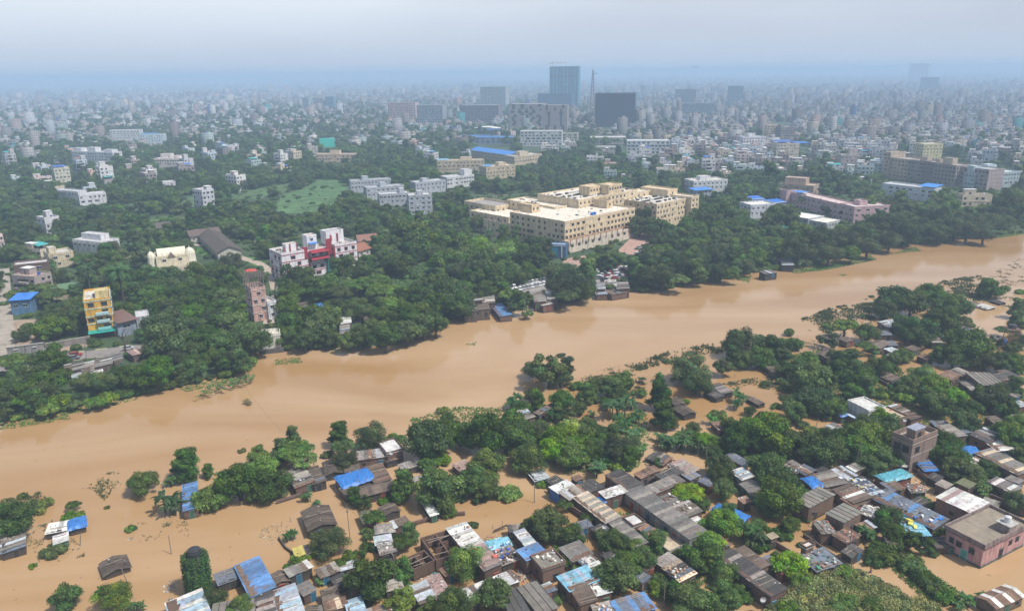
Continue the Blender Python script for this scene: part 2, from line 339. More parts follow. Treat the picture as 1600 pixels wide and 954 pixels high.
ribbon('lane', [(4, 420), (6, 480), (8, 520), (6, 562)], 6, ZB+.02, 'conc', (.36, .32, .27))
ribbon('garden_path', [(297, 382), (341, 385), (362, 396), (385, 405), (406, 412), (420, 424), (428, 440), (432, 462), (426, 480), (420, 505)], 4.5, ZB+.025, 'conc', (.42, .34, .28))
def patch(name, pts, z, matk, col, kind='structure'):
    m = MB(matk); m.quad([at(x, y, z) for x, y in pts][::-1], col); o = m.obj(name); o['kind'] = kind
    PATCH.append([(at(x, y, z).x, at(x, y, z).y) for x, y in pts]); PPX.append(pts); return o
PATCH = []; PPX = []
M['lawn'] = mat('lawn', noise=(.12, .5), patch=(.09, .52, (.035, .075, .02), .75), bump=.5)
patch('lawn', [(305, 386), (338, 389), (350, 398), (325, 402), (300, 394)], ZB+.015, 'lawn', (.07, .16, .03))
patch('lawn', [(385, 410), (408, 418), (424, 432), (424, 420), (405, 403), (388, 401)], ZB+.018, 'lawn', (.08, .18, .035))
patch('meadow', [(418, 334), (436, 316), (440, 304), (470, 296), (500, 280), (548, 283), (540, 298), (528, 306), (524, 322), (500, 327), (480, 334), (450, 333)], ZB+.015, 'lawn', (.085, .17, .06))
patch('meadow', [(282, 322), (290, 306), (330, 298), (345, 306), (336, 318), (300, 327)], ZB+.015, 'lawn', (.085, .15, .06))
patch('meadow', [(345, 306), (390, 296), (415, 300), (400, 312), (350, 316)], ZB+.019, 'lawn', (.08, .14, .055))
patch('meadow', [(612, 446), (632, 424), (660, 412), (690, 415), (688, 440), (668, 452), (640, 458)], ZB+.015, 'lawn', (.075, .15, .035))
patch('meadow', [(182, 322), (230, 314), (282, 318), (260, 328), (200, 335)], ZB+.017, 'lawn', (.07, .13, .05))
patch('meadow', [(215, 345), (262, 338), (330, 342), (300, 352), (236, 358)], ZB+.012, 'lawn', (.09, .15, .05))
patch('meadow', [(370, 300), (440, 288), (470, 284), (455, 296), (430, 306), (385, 312)], ZB+.021, 'lawn', (.085, .15, .055))
patch('clearing', [(20, 352), (60, 346), (120, 350), (70, 362)], ZB+.016, 'lawn', (.1, .13, .055))
patch('clearing', [(180, 400), (225, 392), (236, 402), (200, 418)], ZB+.016, 'lawn', (.17, .15, .08))
patch('courtyard', [(965, 392), (985, 372), (1010, 362), (1040, 366), (1030, 384), (990, 400)], ZB+.02, 'conc', (.42, .27, .22))
patch('courtyard', [(868, 420), (885, 404), (930, 396), (936, 402), (905, 416), (888, 428)], ZB+.024, 'conc', (.42, .28, .23))
patch('car_park', [(800, 450), (850, 438), (862, 444), (830, 462)], ZB+.04, 'conc', (.3, .28, .26))
patch('car_park', [(925, 432), (1000, 408), (1000, 426), (935, 446)], ZB+.045, 'conc', (.3, .28, .26))
patch('yard', [(240, 412), (300, 405), (330, 420), (300, 432), (250, 428)], ZB+.013, 'conc', (.3, .26, .2))
patch('yard', [(10, 548), (20, 500), (60, 498), (68, 530), (150, 538), (90, 552)], ZB+.013, 'conc', (.34, .26, .19))

# ------------------------------------------------------------------ trees and plants: one of each kind, then copies
def leaves_mesh(name, blobs, n_leaf, leaf, col, var=.22, seed=0, up=.25, extra=None):
    r = np.random.RandomState(seed); B = np.array([b[:3] for b in blobs]); rad = np.array([b[3] for b in blobs]); asp = np.array([b[4] if len(b) > 4 else .8 for b in blobs])
    pr = rad**2; pr /= pr.sum(); k = r.choice(len(blobs), n_leaf, p=pr)
    d = r.normal(size=(n_leaf, 3)); d /= np.linalg.norm(d, axis=1)[:, None]
    flip = (d[:, 2] < -.3) & (r.rand(n_leaf) < .5); d[flip, 2] *= -1
    rr = rad[k]*(1-.55*r.rand(n_leaf)**2.6+.42*r.rand(n_leaf)**3); pos = B[k]+d*rr[:, None]*np.stack([np.ones(n_leaf), np.ones(n_leaf), asp[k]], 1)
    nrm = d+r.normal(size=(n_leaf, 3))*.42+np.array([0, 0, up]); nrm /= np.linalg.norm(nrm, axis=1)[:, None]
    t = np.cross(nrm, r.normal(size=(n_leaf, 3))); t /= np.linalg.norm(t, axis=1)[:, None]; bt = np.cross(nrm, t)
    s = leaf*(.55+.9*r.rand(n_leaf)); a = t*s[:, None]; b = bt*(s*.55)[:, None]
    V = np.stack([pos-a, pos-b, pos+a-nrm*(.25*s)[:, None], pos+b], 1).reshape(-1, 3); Q = np.arange(n_leaf*4).reshape(-1, 4)
    bc = 1+var*r.uniform(-1, 1, len(blobs)); yel = r.uniform(-1, 1, len(blobs))
    bc = bc*r.choice([.75, 1, 1, 1.25], len(blobs)); C = np.array(col)[None]*(bc[k]*(1+.42*r.uniform(-1, 1, n_leaf)))[:, None]; C[:, 0] *= 1+.22*yel[k]; C[:, 2] *= 1-.15*yel[k]
    return np_mesh(name, V, Q, C.astype(np.float32), ['leaf'])
def trunk_mesh(name, blobs, seed, r0=.085, zt=.5, kind='one'):
    r = random.Random(seed); m = MB('bark'); lean = (r.uniform(-.1, .1), r.uniform(-.1, .1))
    m.tube([(0, 0, -.25), (lean[0]*.5, lean[1]*.5, zt*.5), (lean[0], lean[1], zt)], [r0*1.25, r0, r0*.8], (.09, .07, .05))
    for b in r.sample(blobs, min(8, len(blobs))):
        p = Vector(b[:3]); s = Vector((lean[0], lean[1], zt*r.uniform(.75, 1))); mid = s.lerp(p, .5)+Vector((0, 0, .06))
        m.tube([s, mid, p], [r0*.5, r0*.33, r0*.12], (.09, .07, .05), n=5)
    return m.mesh(name)
def blobset(kind, seed):
    r = random.Random(seed); B = []
    if kind == 'round':
        for i in range(30):
            a = r.uniform(0, 6.28); zz = r.uniform(-.45, 1); q = math.sqrt(max(0, 1-zz*zz)); k = r.uniform(.5, .95)
            B.append((math.cos(a)*q*k, math.sin(a)*q*k, 1.12+zz*.6*k/.8, r.uniform(.14, .34)))
        B += [(0, 0, 1.0, .42), (.2, .1, .9, .4), (-.25, -.1, .95, .4)]
    elif kind == 'dome':
        for i in range(34):
            a = r.uniform(0, 6.28); zz = r.uniform(-.3, 1); q = math.sqrt(max(0, 1-zz*zz)); k = r.uniform(.62, .85)
            B.append((math.cos(a)*q*k, math.sin(a)*q*k, .95+zz*.6*k/.8, r.uniform(.17, .27)))
        B += [(0, 0, .95, .6), (.3, 0, .85, .45), (-.3, .1, .85, .45), (0, -.35, .8, .45)]
    elif kind == 'tall':
        for i in range(32):
            f = r.random(); a = r.uniform(0, 6.28); k = (1-.55*f)*r.uniform(.25, .75); B.append((math.cos(a)*k, math.sin(a)*k, .75+f*1.65, r.uniform(.2, .33), .6))
        B += [(0, 0, 1.1, .5), (0, .1, 1.6, .42)]
    elif kind == 'open':
        for i in range(20):
            a = r.uniform(0, 6.28); k = r.uniform(.25, .85); B.append((math.cos(a)*k, math.sin(a)*k, 1.25+r.uniform(-.4, .75), r.uniform(.17, .31), .7))
    elif kind == 'flat':
        for i in range(24):
            a = r.uniform(0, 6.28); k = math.sqrt(r.random())*.85; B.append((math.cos(a)*k, math.sin(a)*k, 1.2+.32*(1-k*k)+r.uniform(-.1, .08), r.uniform(.2, .3), .5))
    elif kind == 'wide':
        for i in range(34):
            a = r.uniform(0, 6.28); zz = r.uniform(-.5, 1); q = math.sqrt(max(0, 1-zz*zz)); k = r.uniform(.55, .85); ox = .12*math.sin(3*a+seed)
            B.append((math.cos(a)*q*(k+ox), math.sin(a)*q*(k-ox), .98+zz*.48*k/.8, r.uniform(.16, .34), .7))
        B += [(0, 0, .95, .5), (.35, 0, .85, .42), (-.35, .1, .85, .42), (0, -.35, .8, .4), (0, .4, .9, .4)]
    elif kind == 'shrub':
        for i in range(18):
            a = r.uniform(0, 6.28); k = math.sqrt(r.random())*.78; B.append((math.cos(a)*k, math.sin(a)*k, .22+.3*(1-k*k)*r.uniform(.5, 1.3), r.uniform(.2, .34)))
    lo = dict(round=.38, dome=.36, wide=.36, tall=.45, open=.3, flat=.3).get(kind, 0)
    return [(b[0], b[1], b[2]-lo)+tuple(b[3:]) for b in B]
DG, MG, BG, YG, OG = (.024, .056, .012), (.035, .082, .016), (.052, .125, .016), (.085, .15, .022), (.045, .07, .02)
TREES = {}
def proto(kind, nvar, n_leaf, leaf, col, var=.22, r0=.085, zt=.3, up=.25):
    L = []
    for i in range(nvar):
        sd = sum(map(ord, kind))*7+i; bk = kind.split('_')[0]; B = blobset(bk, sd)
        L.append((leaves_mesh('crown', B, n_leaf, leaf, col, var, sd, up), trunk_mesh('trunk', B, sd, r0, zt)))
    TREES[kind] = L
proto('round', 5, 9500, .052, (.080, .152, .022)); proto('dome', 3, 9500, .05, (.074, .152, .02), var=.12)
proto('wide', 5, 10500, .05, (.074, .148, .022)); proto('tall', 4, 8000, .062, (.066, .138, .022), var=.3, zt=.6)
proto('open', 3, 6000, .055, (.08, .13, .03), zt=.55); proto('flat', 3, 6500, .05, (.08, .155, .024), zt=.65, var=.3)
proto('round_fine', 3, 13000, .036, (.08, .13, .034), var=.25)
proto('shrub', 5, 3800, .075, (.08, .145, .025), r0=.04, zt=.2)
def strip(m, p0, dirv, length, width, droop, col, nseg=6, lift=.5, fold=.25, taper=True):
    d = Vector(dirv).normalized(); s = Vector((-d.y, d.x, 0)).normalized(); p = Vector(p0); ang = lift; prev = None
    for i in range(nseg+1):
        t = i/nseg; wd = width*(math.sin(math.pi*min(.96, .12+t*.86))**.7 if taper else 1)
        a, b = p-s*wd, p+s*wd; a.z -= fold*wd; b.z -= fold*wd
        if prev: m.quad([prev[0], prev[1], p.copy(), a], col); m.quad([prev[1], prev[2], b, p.copy()], col)
        prev = (a, p.copy(), b); p = p+Vector((d.x*math.cos(ang), d.y*math.cos(ang), math.sin(ang)))*length/nseg; ang -= droop/nseg
def banana_mesh(seed):
    r = random.Random(seed); lf = MB('leaf'); st = MB('plain')
    for i in range(r.randint(7, 9)):
        a = r.uniform(0, 6.28); k = r.uniform(0, .6); x, y = math.cos(a)*k, math.sin(a)*k; h = r.uniform(.5, .95)
        st.tube([(x, y, -.2), (x*1.05, y*1.05, h)], [.05, .03], (.1, .11, .04), n=5)
        for j in range(r.randint(7, 9)):
            b = r.uniform(0, 6.28); g = r.uniform(.75, 1.3); strip(lf, (x*1.05, y*1.05, h-.03), (math.cos(b), math.sin(b), 0), r.uniform(.55, .8), r.uniform(.085, .115), r.uniform(1.3, 2.4), (.055*g, .14*g, .032*g), 6, r.uniform(.6, 1.3))
    return lf.mesh('crown'), st.mesh('trunk')
TREES['banana'] = [banana_mesh(s) for s in range(4)]
def palm_mesh(seed):
    r = random.Random(seed); lf = MB('leaf'); st = MB('bark'); lx, ly = r.uniform(-.2, .2), r.uniform(-.2, .2); h = 2.5
    st.tube([(0, 0, -.3), (lx*.3, ly*.3, h*.5), (lx, ly, h)], [.085, .06, .05], (.1, .08, .06))
    for j in range(22):
        b = 6.28*j/22+r.uniform(-.2, .2); g = r.uniform(.7, 1.2); lift = r.uniform(-.3, 1.1); d = Vector((math.cos(b), math.sin(b), 0)); s = Vector((-d.y, d.x, 0)); p = Vector((lx, ly, h)); ang = lift
        for i in range(9):
            w_ = .2*math.sin(math.pi*(.15+.8*i/9)); q = p+Vector((d.x*math.cos(ang), d.y*math.cos(ang), math.sin(ang)))*.1
            for sg in (-1, 1):
                tip = p.lerp(q, 1.2)+s*sg*w_+Vector((0, 0, -.35*w_)); lf.quad([p, q, tip], (.055*g, .11*g, .03*g))
                lf.quad([p.lerp(q, .4), q, tip+d*.05], (.055*g, .11*g, .03*g))
            p = q; ang -= .16
    return lf.mesh('crown'), st.mesh('trunk')
TREES['palm'] = [palm_mesh(s) for s in range(3)]
HR = dict(round=.8, dome=.68, tall=1.1, open=1.0, flat=.95, wide=.66, round_fine=.8, shrub=.35, banana=.75, palm=2.3)      # height of the middle of the crown
NAME = dict(shrub='shrub', banana='banana_plant', palm='palm_tree'); ALLTREES = []
TINT = dict(d=(.78, .8, .85), m=(1, 1, 1), b=(1.35, 1.45, 1.0), y=(1.95, 1.75, 1.1), o=(1.45, 1.15, 1.2), g=(1.1, 1.15, 1.5))
DESC = dict(round='round tree', dome='dome-shaped tree', tall='tall layered tree', open='open-crowned tree', flat='flat-topped tree', wide='spreading tree', round_fine='fine-leaved tree', shrub='low shrub', banana='banana clump', palm='slender palm')
TCOL = dict(d='dark green', m='green', b='bright green', y='yellow-green', o='olive', g='grey-green')
rt = random.Random(11)
def plant_at(x, y, z, Rm, kind='round', tint='m', group='trees among the houses and along the banks'):
    crown, trunk = rt.choice(TREES[kind]); nm = NAME.get(kind, 'tree')
    o = root(nm, (x, y, z), rt.uniform(0, 6.28), Rm); f = rt.uniform(.88, 1.15); o.scale = (Rm, Rm*rt.uniform(.88, 1.12), Rm*f)
    for me, n_ in ((crown, 'crown'), (trunk, 'trunk')):
        c = link(n_, me, o)
        if n_ == 'crown': t = TINT[tint]; c.color = (t[0], t[1], t[2], 1)
    tag(o, cat={'shrub': 'shrub', 'banana': 'banana plants', 'palm': 'palm'}.get(kind, 'tree'), group=group, desc=TCOL[tint]+' '+DESC[kind]); ALLTREES.append((o, x, y, Rm, kind)); return o
def T(crop, px, py, wpx, kind='round', tint='m', zg=0.0, mz=1.0, group='trees among the flooded houses'):
    X, Y = P(crop, px, py); wp = wpx/CRP[crop][2]; Rm = 3.0
    for _ in range(6):
        p = at(X, Y, zg+Rm*HR[kind]); Rm = wp*depth(p)/F/2*1.04
    return plant_at(p.x, p.y, zg-.1, Rm, kind, tint, group)
# ------------------------------------------------------------------ the flooded huts and houses of the near side
rh = random.Random(5)
RC = dict(grey=(.175, .165, .155), dark=(.07, .066, .064), brown=(.13, .10, .08), rust=(.19, .115, .08), white=(.62, .62, .6), pale=(.42, .46, .5), lblue=(.32, .42, .52), blue=(.035, .17, .5), tblue=(.11, .23, .45),
          thatch=(.10, .078, .062), conc=(.2, .185, .165), cyan=(.19, .44, .58), pink=(.33, .23, .21), cream=(.55, .45, .33), slate=(.13, .15, .19), mott=(.27, .245, .22), olive=(.12, .13, .07), teal=(.1, .34, .42))
WC = dict(brick=(.15, .095, .072), mud=(.14, .11, .088), tin=(.2, .22, .24), dark=(.06, .055, .05), white=(.6, .6, .58), plaster=(.3, .28, .26), blue=(.03, .15, .5), green=(.12, .25, .2), pink=(.5, .27, .25), lbrick=(.20, .135, .105))
RW = dict(grey='grey sheet', dark='blackened sheet', brown='brown sheet', rust='rusty sheet', white='white sheet', pale='pale tin', lblue='light blue sheet', blue='bright blue tarpaulin', tblue='blue sheet', thatch='brown thatched',
          conc='concrete', cyan='sky blue plastic', pink='pinkish brown sheet', cream='cream coloured', slate='slate blue sheet', mott='mottled patchwork', olive='mossy thatched', teal='teal plastic')
def jit(c, a=.15): k = 1+rh.uniform(-a, a); return tuple(max(0, x*k*(1+rh.uniform(-.04, .04))) for x in c)
def add_opening(o, L, B, h, side, pos, w_, z0, z1, col, name, mk='plain'):
    m = MB(mk); fr = tuple(min(1, c*1.6+.05) for c in col)
    m.box((0, 0, (z0+z1)/2), (w_, .07, z1-z0), col); m.box((0, 0, z1+.05), (w_+.24, .3, .09), fr); m.box((-w_/2-.05, 0, (z0+z1)/2), (.09, .12, z1-z0), fr); m.box((w_/2+.05, 0, (z0+z1)/2), (.09, .12, z1-z0), fr)
    if side == 'f': loc, r = (pos*L*.8, -B-.02, 0), 0
    elif side == 'l': loc, r = (-L-.02, pos*B*.8, 0), -math.pi/2
    else: loc, r = (L+.02, pos*B*.8, 0), math.pi/2
    return m.obj(name, o, loc, r)
def hut(crop, pts, h, roof='grey', wall='brick', style='sheet', desc=None, slope=.07, z0=-1.0, poles=2, door=True, name=None, label=None, base=0.0, group='flooded huts and houses', bands=None):
    ce, a, L, B = rect(crop, pts, h); L = max(L*1.09, 1.0); B = max(B*1.1, .8)
    name = name or ('hut' if L*B < 22 and style != 'flat' else 'house')
    o = root(name, (ce.x, ce.y, base), a); RECTS.append((ce.x, ce.y, L, B, a)); z0 = z0-base; h = h-base
    rc = RC[roof] if isinstance(roof, str) else roof; wc = WC[wall]
    wk = {'tin': 'tin', 'brick': 'brick', 'lbrick': 'brick', 'blue': 'tarp'}.get(wall, 'wall')
    il, ib = L-.25, B-.22; m = MB(wk)
    if style == 'open':       # roofless rooms
        t = .25
        for s in (-1, 1):
            m.box((0, s*(B-t/2), (z0+h)/2), (2*L, t, h-z0), jit(wc)); m.box((s*(L-t/2), 0, (z0+h)/2), (t, 2*B-2*t-.01, h-z0), jit(wc))
        for k in range(1, max(2, int(L/1.7))):
            x = -L+2*L*k/max(2, int(L/1.7))+rh.uniform(-.2, .2); m.box((x, 0, (z0+h-.15)/2), (t*.8, 2*B-2*t-.01, h-z0-.15), jit(wc, .25))
        for k in range(2): m.box((rh.uniform(-.6, .2)*L, rh.uniform(-.3, .3)*B+k*.3, (z0+h-.3)/2), (L*.7, t*.7, h-z0-.3), jit(wc, .25))
        m.obj('walls', o)
        for k in range(3):
            q = MB('wood'); y = rh.uniform(-.8, .8)*B; q.tube([(-L*.8, y, h+.05), (rh.uniform(.2, .9)*L, y+rh.uniform(-.6, .6), h+.08)], .07, (.3, .25, .2)); q.obj('beam', o)
    else:
        m.box((0, 0, (z0+h-.05)/2), (2*il, 2*ib, h-.05-z0), jit(wc)); m.obj('walls', o)
    csx = -1 if (Vector((-ce.x, -ce.y, 0)).dot(Vector((math.cos(a), math.sin(a), 0))) < 0) else 1
    if door and style != 'open' and h > 1.7:
        dc = rh.choice([(.05, .04, .035), (.03, .03, .035), (.03, .12, .2), (.2, .05, .03), (.05, .12, .08), (.04, .035, .03)])
        add_opening(o, il, ib, h, 'f', rh.uniform(-.7, .7), .95, -.2, min(1.95, h-.35), dc, 'door')
        if L > 3.2: add_opening(o, il, ib, h, 'f', rh.choice((-.75, .8)), .8, h*.4, h*.4+.7, (.02, .02, .025), 'window')
        if B > 2: add_opening(o, il, ib, h, 'r' if csx > 0 else 'l', rh.uniform(-.4, .4), .8, h*.38, h*.38+.75, (.02, .02, .025), 'window')
    RO = o
    if style in ('sheet', 'gable', 'junk'):
        mk = 'tin' if roof in ('white', 'pale', 'lblue', 'tblue', 'cyan') else 'roof'; m = MB(mk); ax = L >= B; LL, BB = (L, B) if ax else (B, L)
        n_ = max(2, round(2*LL/1.05)); rows = 2 if (style == 'gable' or BB > 3.0) else 1; wv = 2*LL/n_; pk = max(.35, .3*BB) if style == 'gable' else 0
        def pt(x, y, z): return (x, y, z) if ax else (y, -x, z)
        for i in range(n_):
            for r_ in range(rows):
                if style == 'junk' and rh.random() < .06: continue
                x0 = -LL+i*wv-.04; x1 = x0+wv+.08; y0 = -BB+2*BB*r_/rows-(.15 if r_ else 0); y1 = -BB+2*BB*(r_+1)/rows
                c = jit(rc, .26 if style != 'junk' else .5)
                if bands and i % bands[0] == bands[1]: c = jit(RC[bands[2]], .1)
                if style == 'junk' and rh.random() < .3: c = jit(rh.choice([RC['white'], RC['rust'], RC['dark'], RC['pale'], RC['slate'], RC['mott'], RC['brown'], RC['grey']]), .2)
                j = rh.uniform(0, .05 if style != 'junk' else .2)+.02*(i % 2); sk = rh.uniform(-.12, .12) if style != 'junk' else rh.uniform(-.35, .35)
                if style == 'gable': zz = [h+pk*(1-abs(y)/BB)+j for y in (y0, y1)]
                else: zz = [h+slope*y+j for y in (y0, y1)]
                if style == 'gable' and rows == 2: y0, y1 = (-BB-.1, 0) if r_ == 0 else (0, BB+.1); zz = [h, h+pk] if r_ == 0 else [h+pk, h]; zz = [v+j for v in zz]
                top = [pt(x0+sk*.3, y0-abs(sk)*.4, zz[0]), pt(x1+sk*.3, y0-abs(sk)*.4, zz[0]+.02), pt(x1, y1, zz[1]+.02), pt(x0, y1, zz[1])]
                bot = [(q[0], q[1], q[2]-.05) for q in top]
                m.quad(top, c); m.quad(bot[::-1], c)
                for q in range(4): m.quad([bot[q], bot[(q+1) % 4], top[(q+1) % 4], top[q]], tuple(v*.8 for v in c))
        if style == 'gable':
            for s in (-1, 1): m.quad([pt(s*(LL-.3), -BB+.2, h-.06), pt(s*(LL-.3), BB-.2, h-.06), pt(s*(LL-.3), 0, h+pk-.04)], jit(wc))
        RO = m.obj('roof', o)
        for k in range(poles):
            q = MB('wood'); y = rh.uniform(-.85, .85)*B
            if style == 'gable': y = 0
            zc = h+.14+(pk if style == 'gable' else slope*(y if ax else 0)); xx = rh.uniform(.5, .95)*L
            q.tube([(-xx, y, zc), (xx, y+rh.uniform(-.25, .25), zc+.03)], .05, jit((.34, .28, .22), .3), n=5); q.obj('roof_pole', RO)
            if style == 'gable': break
    elif style == 'flat':
        m = MB('conc'); m.box((0, 0, h+.03), (2*L, 2*B, .16), jit(rc, .1)); RO = m.obj('roof', o)
        p = MB(wk); t = .18; ph = .45
        for s in (-1, 1):
            p.box((0, s*(B-t/2), h+.11+ph/2), (2*L, t, ph), jit(wc)); p.box((s*(L-t/2), 0, h+.11+ph/2), (t, 2*B-2*t-.01, ph), jit(wc))
        p.obj('parapet', RO)
    elif style in ('slab', 'grid'):
        m = MB('conc'); n_ = max(2, round(2*L/1.3))
        for i in range(n_):
            x = -L+(i+.5)*2*L/n_; m.box((x, 0, h+.05+rh.uniform(0, .03)), (2*L/n_-.1, 2*B, .12), jit(rc, .2)); m.box((x+L/n_, 0, h+.1), (.1, 2*B+.1, .2), jit(RC['dark'], .2))
        RO = m.obj('roof', o)
    elif style == 'tarp':
        m = MB('tarp'); nx_, ny_ = max(4, int(L*2/.6)), max(4, int(B*2/.6)); G = {}
        for i in range(nx_+1):
            for j in range(ny_+1):
                u, v = i/nx_*2-1, j/ny_*2-1; e = max(abs(u), abs(v)); G[i, j] = (u*(L+.15), v*(B+.15), h+.25+.5*slope*B*v+rh.uniform(-.1, .1)-(.35 if e > .99 else 0)+.25*(1-v*v))
        for i in range(nx_):
            for j in range(ny_): m.quad([G[i, j], G[i+1, j], G[i+1, j+1], G[i, j+1]], jit(rc, .12))
        RO = m.obj('roof', o)
        for k in range(poles): q = MB('wood'); x = rh.uniform(-.8, .8)*L; q.tube([(x, -B, h+.3), (x+rh.uniform(-.4, .4), B, h+.4)], .06, (.3, .25, .2), n=5); q.obj('roof_pole', RO)
    if style in ('sheet', 'gable', 'junk', 'slab', 'grid') and rh.random() < .6 and L*B > 3:
        litter_on(RO, L, B, h+(.25*B if style == 'gable' else 0), rh.randint(4, 9), [(.16, .12, .1), (.3, .28, .26), (.45, .44, .42), (.1, .09, .08)], .26, 'roof_weight')
    d = desc or ('%s-roofed %s' % (RW.get(roof, 'grey sheet'), 'hut' if name == 'hut' else 'house'))
    tag(o, label, {'hut': 'hut', 'house': 'house'}.get(name, name.replace('_', ' ')), group, desc=None if label else d)
    HUTS.append((o, ce, a, L, B, h+base)); return o
HUTS = []
def litter_on(o, L, B, h, n_, cols, s=.35, name='clutter'):
    """odds and ends lying on a roof, one heap"""
    m = MB('tarp')
    for i in range(n_):
        x, y = rh.uniform(-.9, .9)*L, rh.uniform(-.9, .9)*B; k = rh.uniform(.4, 1.4)*s
        m.box((x, y, h+.12+k*.15), (k, k*rh.uniform(.4, 1.2), k*rh.uniform(.15, .5)), jit(rh.choice(cols), .3), rz=rh.uniform(0, 3), tilt=(rh.uniform(-.3, .3), rh.uniform(-.3, .3)))
    q = m.obj(name, o); q['kind'] = 'stuff'; return q
def clutter(t, n_, cols, s=.4): return litter_on(t[0], t[3], t[4], t[5]+.05-t[0].location.z, n_, cols, s)
# --- left side, out in the water
hut('A', [(10, 590), (125, 560), (130, 625), (5, 660)], 1.9, 'mott', 'dark', 'junk', desc='half-sunken hut with grey patchwork roof')
hut('A', [(242, 515), (345, 500), (345, 540), (242, 560)], 1.7, 'white', 'dark', desc='half-sunken hut with white roof')
hut('A', [(346, 498), (430, 472), (435, 520), (350, 540)], 1.7, 'blue', 'dark', 'tarp', desc='half-sunken hut under blue tarpaulin')
hut('A', [(270, 572), (345, 555), (348, 600), (270, 612)], 1.5, 'white', 'green', desc='small green-walled hut')
hut('A', [(512, 712), (632, 676), (665, 730), (525, 782)], .9, 'thatch', 'dark', 'gable', door=False, label='lone brown thatched hut sunk to its eaves in open muddy water'); landmark('lone sunken thatched hut', 181, 885)
hut('A', [(925, 325), (1000, 295), (1005, 425), (930, 442)], 2.4, 'tblue', 'brick', desc='blue-roofed hut tucked between trees')
hut('O', [(368, 885), (404, 870), (429, 914), (391, 931)], 2.9, 'tblue', 'lbrick', label='hut with large bright blue corrugated roof beside the creeper-covered tower', poles=0); landmark('large blue corrugated roof', 398, 900)
hut('A', [(1085, 770), (1192, 735), (1212, 782), (1108, 822)], 2.1, 'slate', 'dark', desc='dark lean-to shed')
hut('O', [(262, 940), (312, 922), (330, 956), (268, 975)], 2.6, 'lblue', 'brick', desc='pale blue tin-roofed house', bands=(3, 0, 'white'))
hut('O', [(330, 945), (392, 934), (402, 962), (334, 972)], 2.5, 'conc', 'brick', 'slab', desc='concrete-roofed house')
hut('B', [(0, 875), (75, 855), (112, 965), (10, 1000)], 2.7, 'dark', 'brick', 'junk')
hut('B', [(82, 850), (195, 825), (248, 960), (115, 985)], 2.9, 'pale', 'brick', desc='big pale tin-roofed house', bands=(4, 1, 'lblue'))
hut('B', [(195, 820), (270, 808), (312, 850), (235, 872)], 2.3, 'grey', 'brick')
hut('B', [(75, 770), (148, 750), (170, 800), (95, 822)], 1.8, 'brown', 'mud', 'gable')
hut('B', [(330, 850), (400, 830), (428, 875), (342, 912)], 2, 'brown', 'mud', 'junk')
hut('B', [(345, 905), (440, 885), (468, 920), (352, 960)], 2.4, 'rust', 'brick', bands=(4, 2, 'cream'))
hut('B', [(450, 900), (530, 885), (560, 950), (470, 975)], 2.5, 'lblue', 'brick')
hut('B', [(250, 930), (330, 930), (345, 975), (250, 985)], 2.0, 'brown', 'mud', 'junk')
# --- huts around the blue tarpaulin
hut('B', [(143, 243), (240, 228), (292, 290), (203, 335)], 2.3, 'mott', 'brick', 'junk', desc='patchwork-roofed house'); clutter(HUTS[-1], 14, [(.6, .6, .6), (.3, .3, .3), (.2, .15, .1)])
hut('B', [(250, 240), (312, 218), (355, 290), (290, 312)], 2.2, 'brown', 'dark', 'junk')
hut('B', [(335, 205), (425, 190), (435, 250), (360, 268)], 1.6, 'thatch', 'dark', 'gable', desc='dark thatched hut', door=False)
hut('B', [(445, 212), (515, 198), (527, 230), (452, 256)], 2.1, 'brown', 'mud')
hut('B', [(512, 148), (650, 135), (672, 165), (516, 190)], 3.0, 'mott', 'brick', 'junk', desc='long rust-stained roofed house'); clutter(HUTS[-1], 18, [(.5, .45, .4), (.3, .2, .15), (.2, .2, .2)])
hut('B', [(630, 112), (692, 80), (743, 130), (665, 165)], 3.6, 'white', 'brick', 'flat', label='small brick house with bright white flat roof at the river edge of the huts'); landmark('white flat-roofed brick house', 611, 700)
hut('B', [(640, 165), (700, 145), (745, 175), (655, 200)], 1.9, 'dark', 'dark', 'junk', desc='dark shed')
hut('B', [(408, 278), (562, 228), (592, 285), (440, 327)], 2.6, 'blue', 'mud', 'tarp', label='flooded hut whose roof is covered by a bright blue tarpaulin held by poles', poles=3); landmark('bright blue tarpaulin roof', 554, 745)
hut('B', [(562, 226), (635, 205), (683, 280), (603, 310)], 2.7, 'brown', 'mud', bands=(3, 1, 'rust'))
hut('B', [(520, 330), (678, 292), (692, 335), (530, 378)], 2.2, 'brown', 'dark', 'gable', desc='long low brown-roofed hut')
hut('B', [(430, 332), (500, 306), (522, 340), (446, 370)], 2.1, 'brown', 'mud', 'junk')
hut('B', [(728, 210), (815, 188), (832, 212), (740, 244)], 1.8, 'mott', 'dark', 'junk'); clutter(HUTS[-1], 12, [(.25, .15, .5), (.6, .6, .6), (.3, .3, .3)])
hut('B', [(240, 455), (358, 422), (405, 500), (268, 562)], 2.0, 'thatch', 'dark', 'gable', label='large brown thatched hut with striped battens standing in flood water', poles=3); landmark('large striped thatched hut', 498, 810)
hut('B', [(815, 362), (850, 352), (925, 455), (880, 472)], 1.9, 'white', 'dark', desc='narrow white-roofed hut half hidden by a tree')
hut('B', [(628, 430), (700, 412), (730, 445), (650, 476)], 1.7, 'thatch', 'dark', 'gable', desc='small grey-brown gabled hut')
hut('B', [(680, 500), (752, 480), (782, 505), (705, 532)], 1.9, 'brown', 'brick', 'junk')
hut('B', [(604, 520), (690, 510), (706, 545), (608, 560)], 1.5, 'mott', 'blue', 'tarp', desc='hut with blue plastic walls')
hut('B', [(520, 455), (590, 450), (612, 500), (545, 508)], 1.8, 'olive', 'mud', 'gable')
hut('B', [(595, 578), (680, 568), (692, 602), (610, 622)], 2.0, 'pale', 'brick')
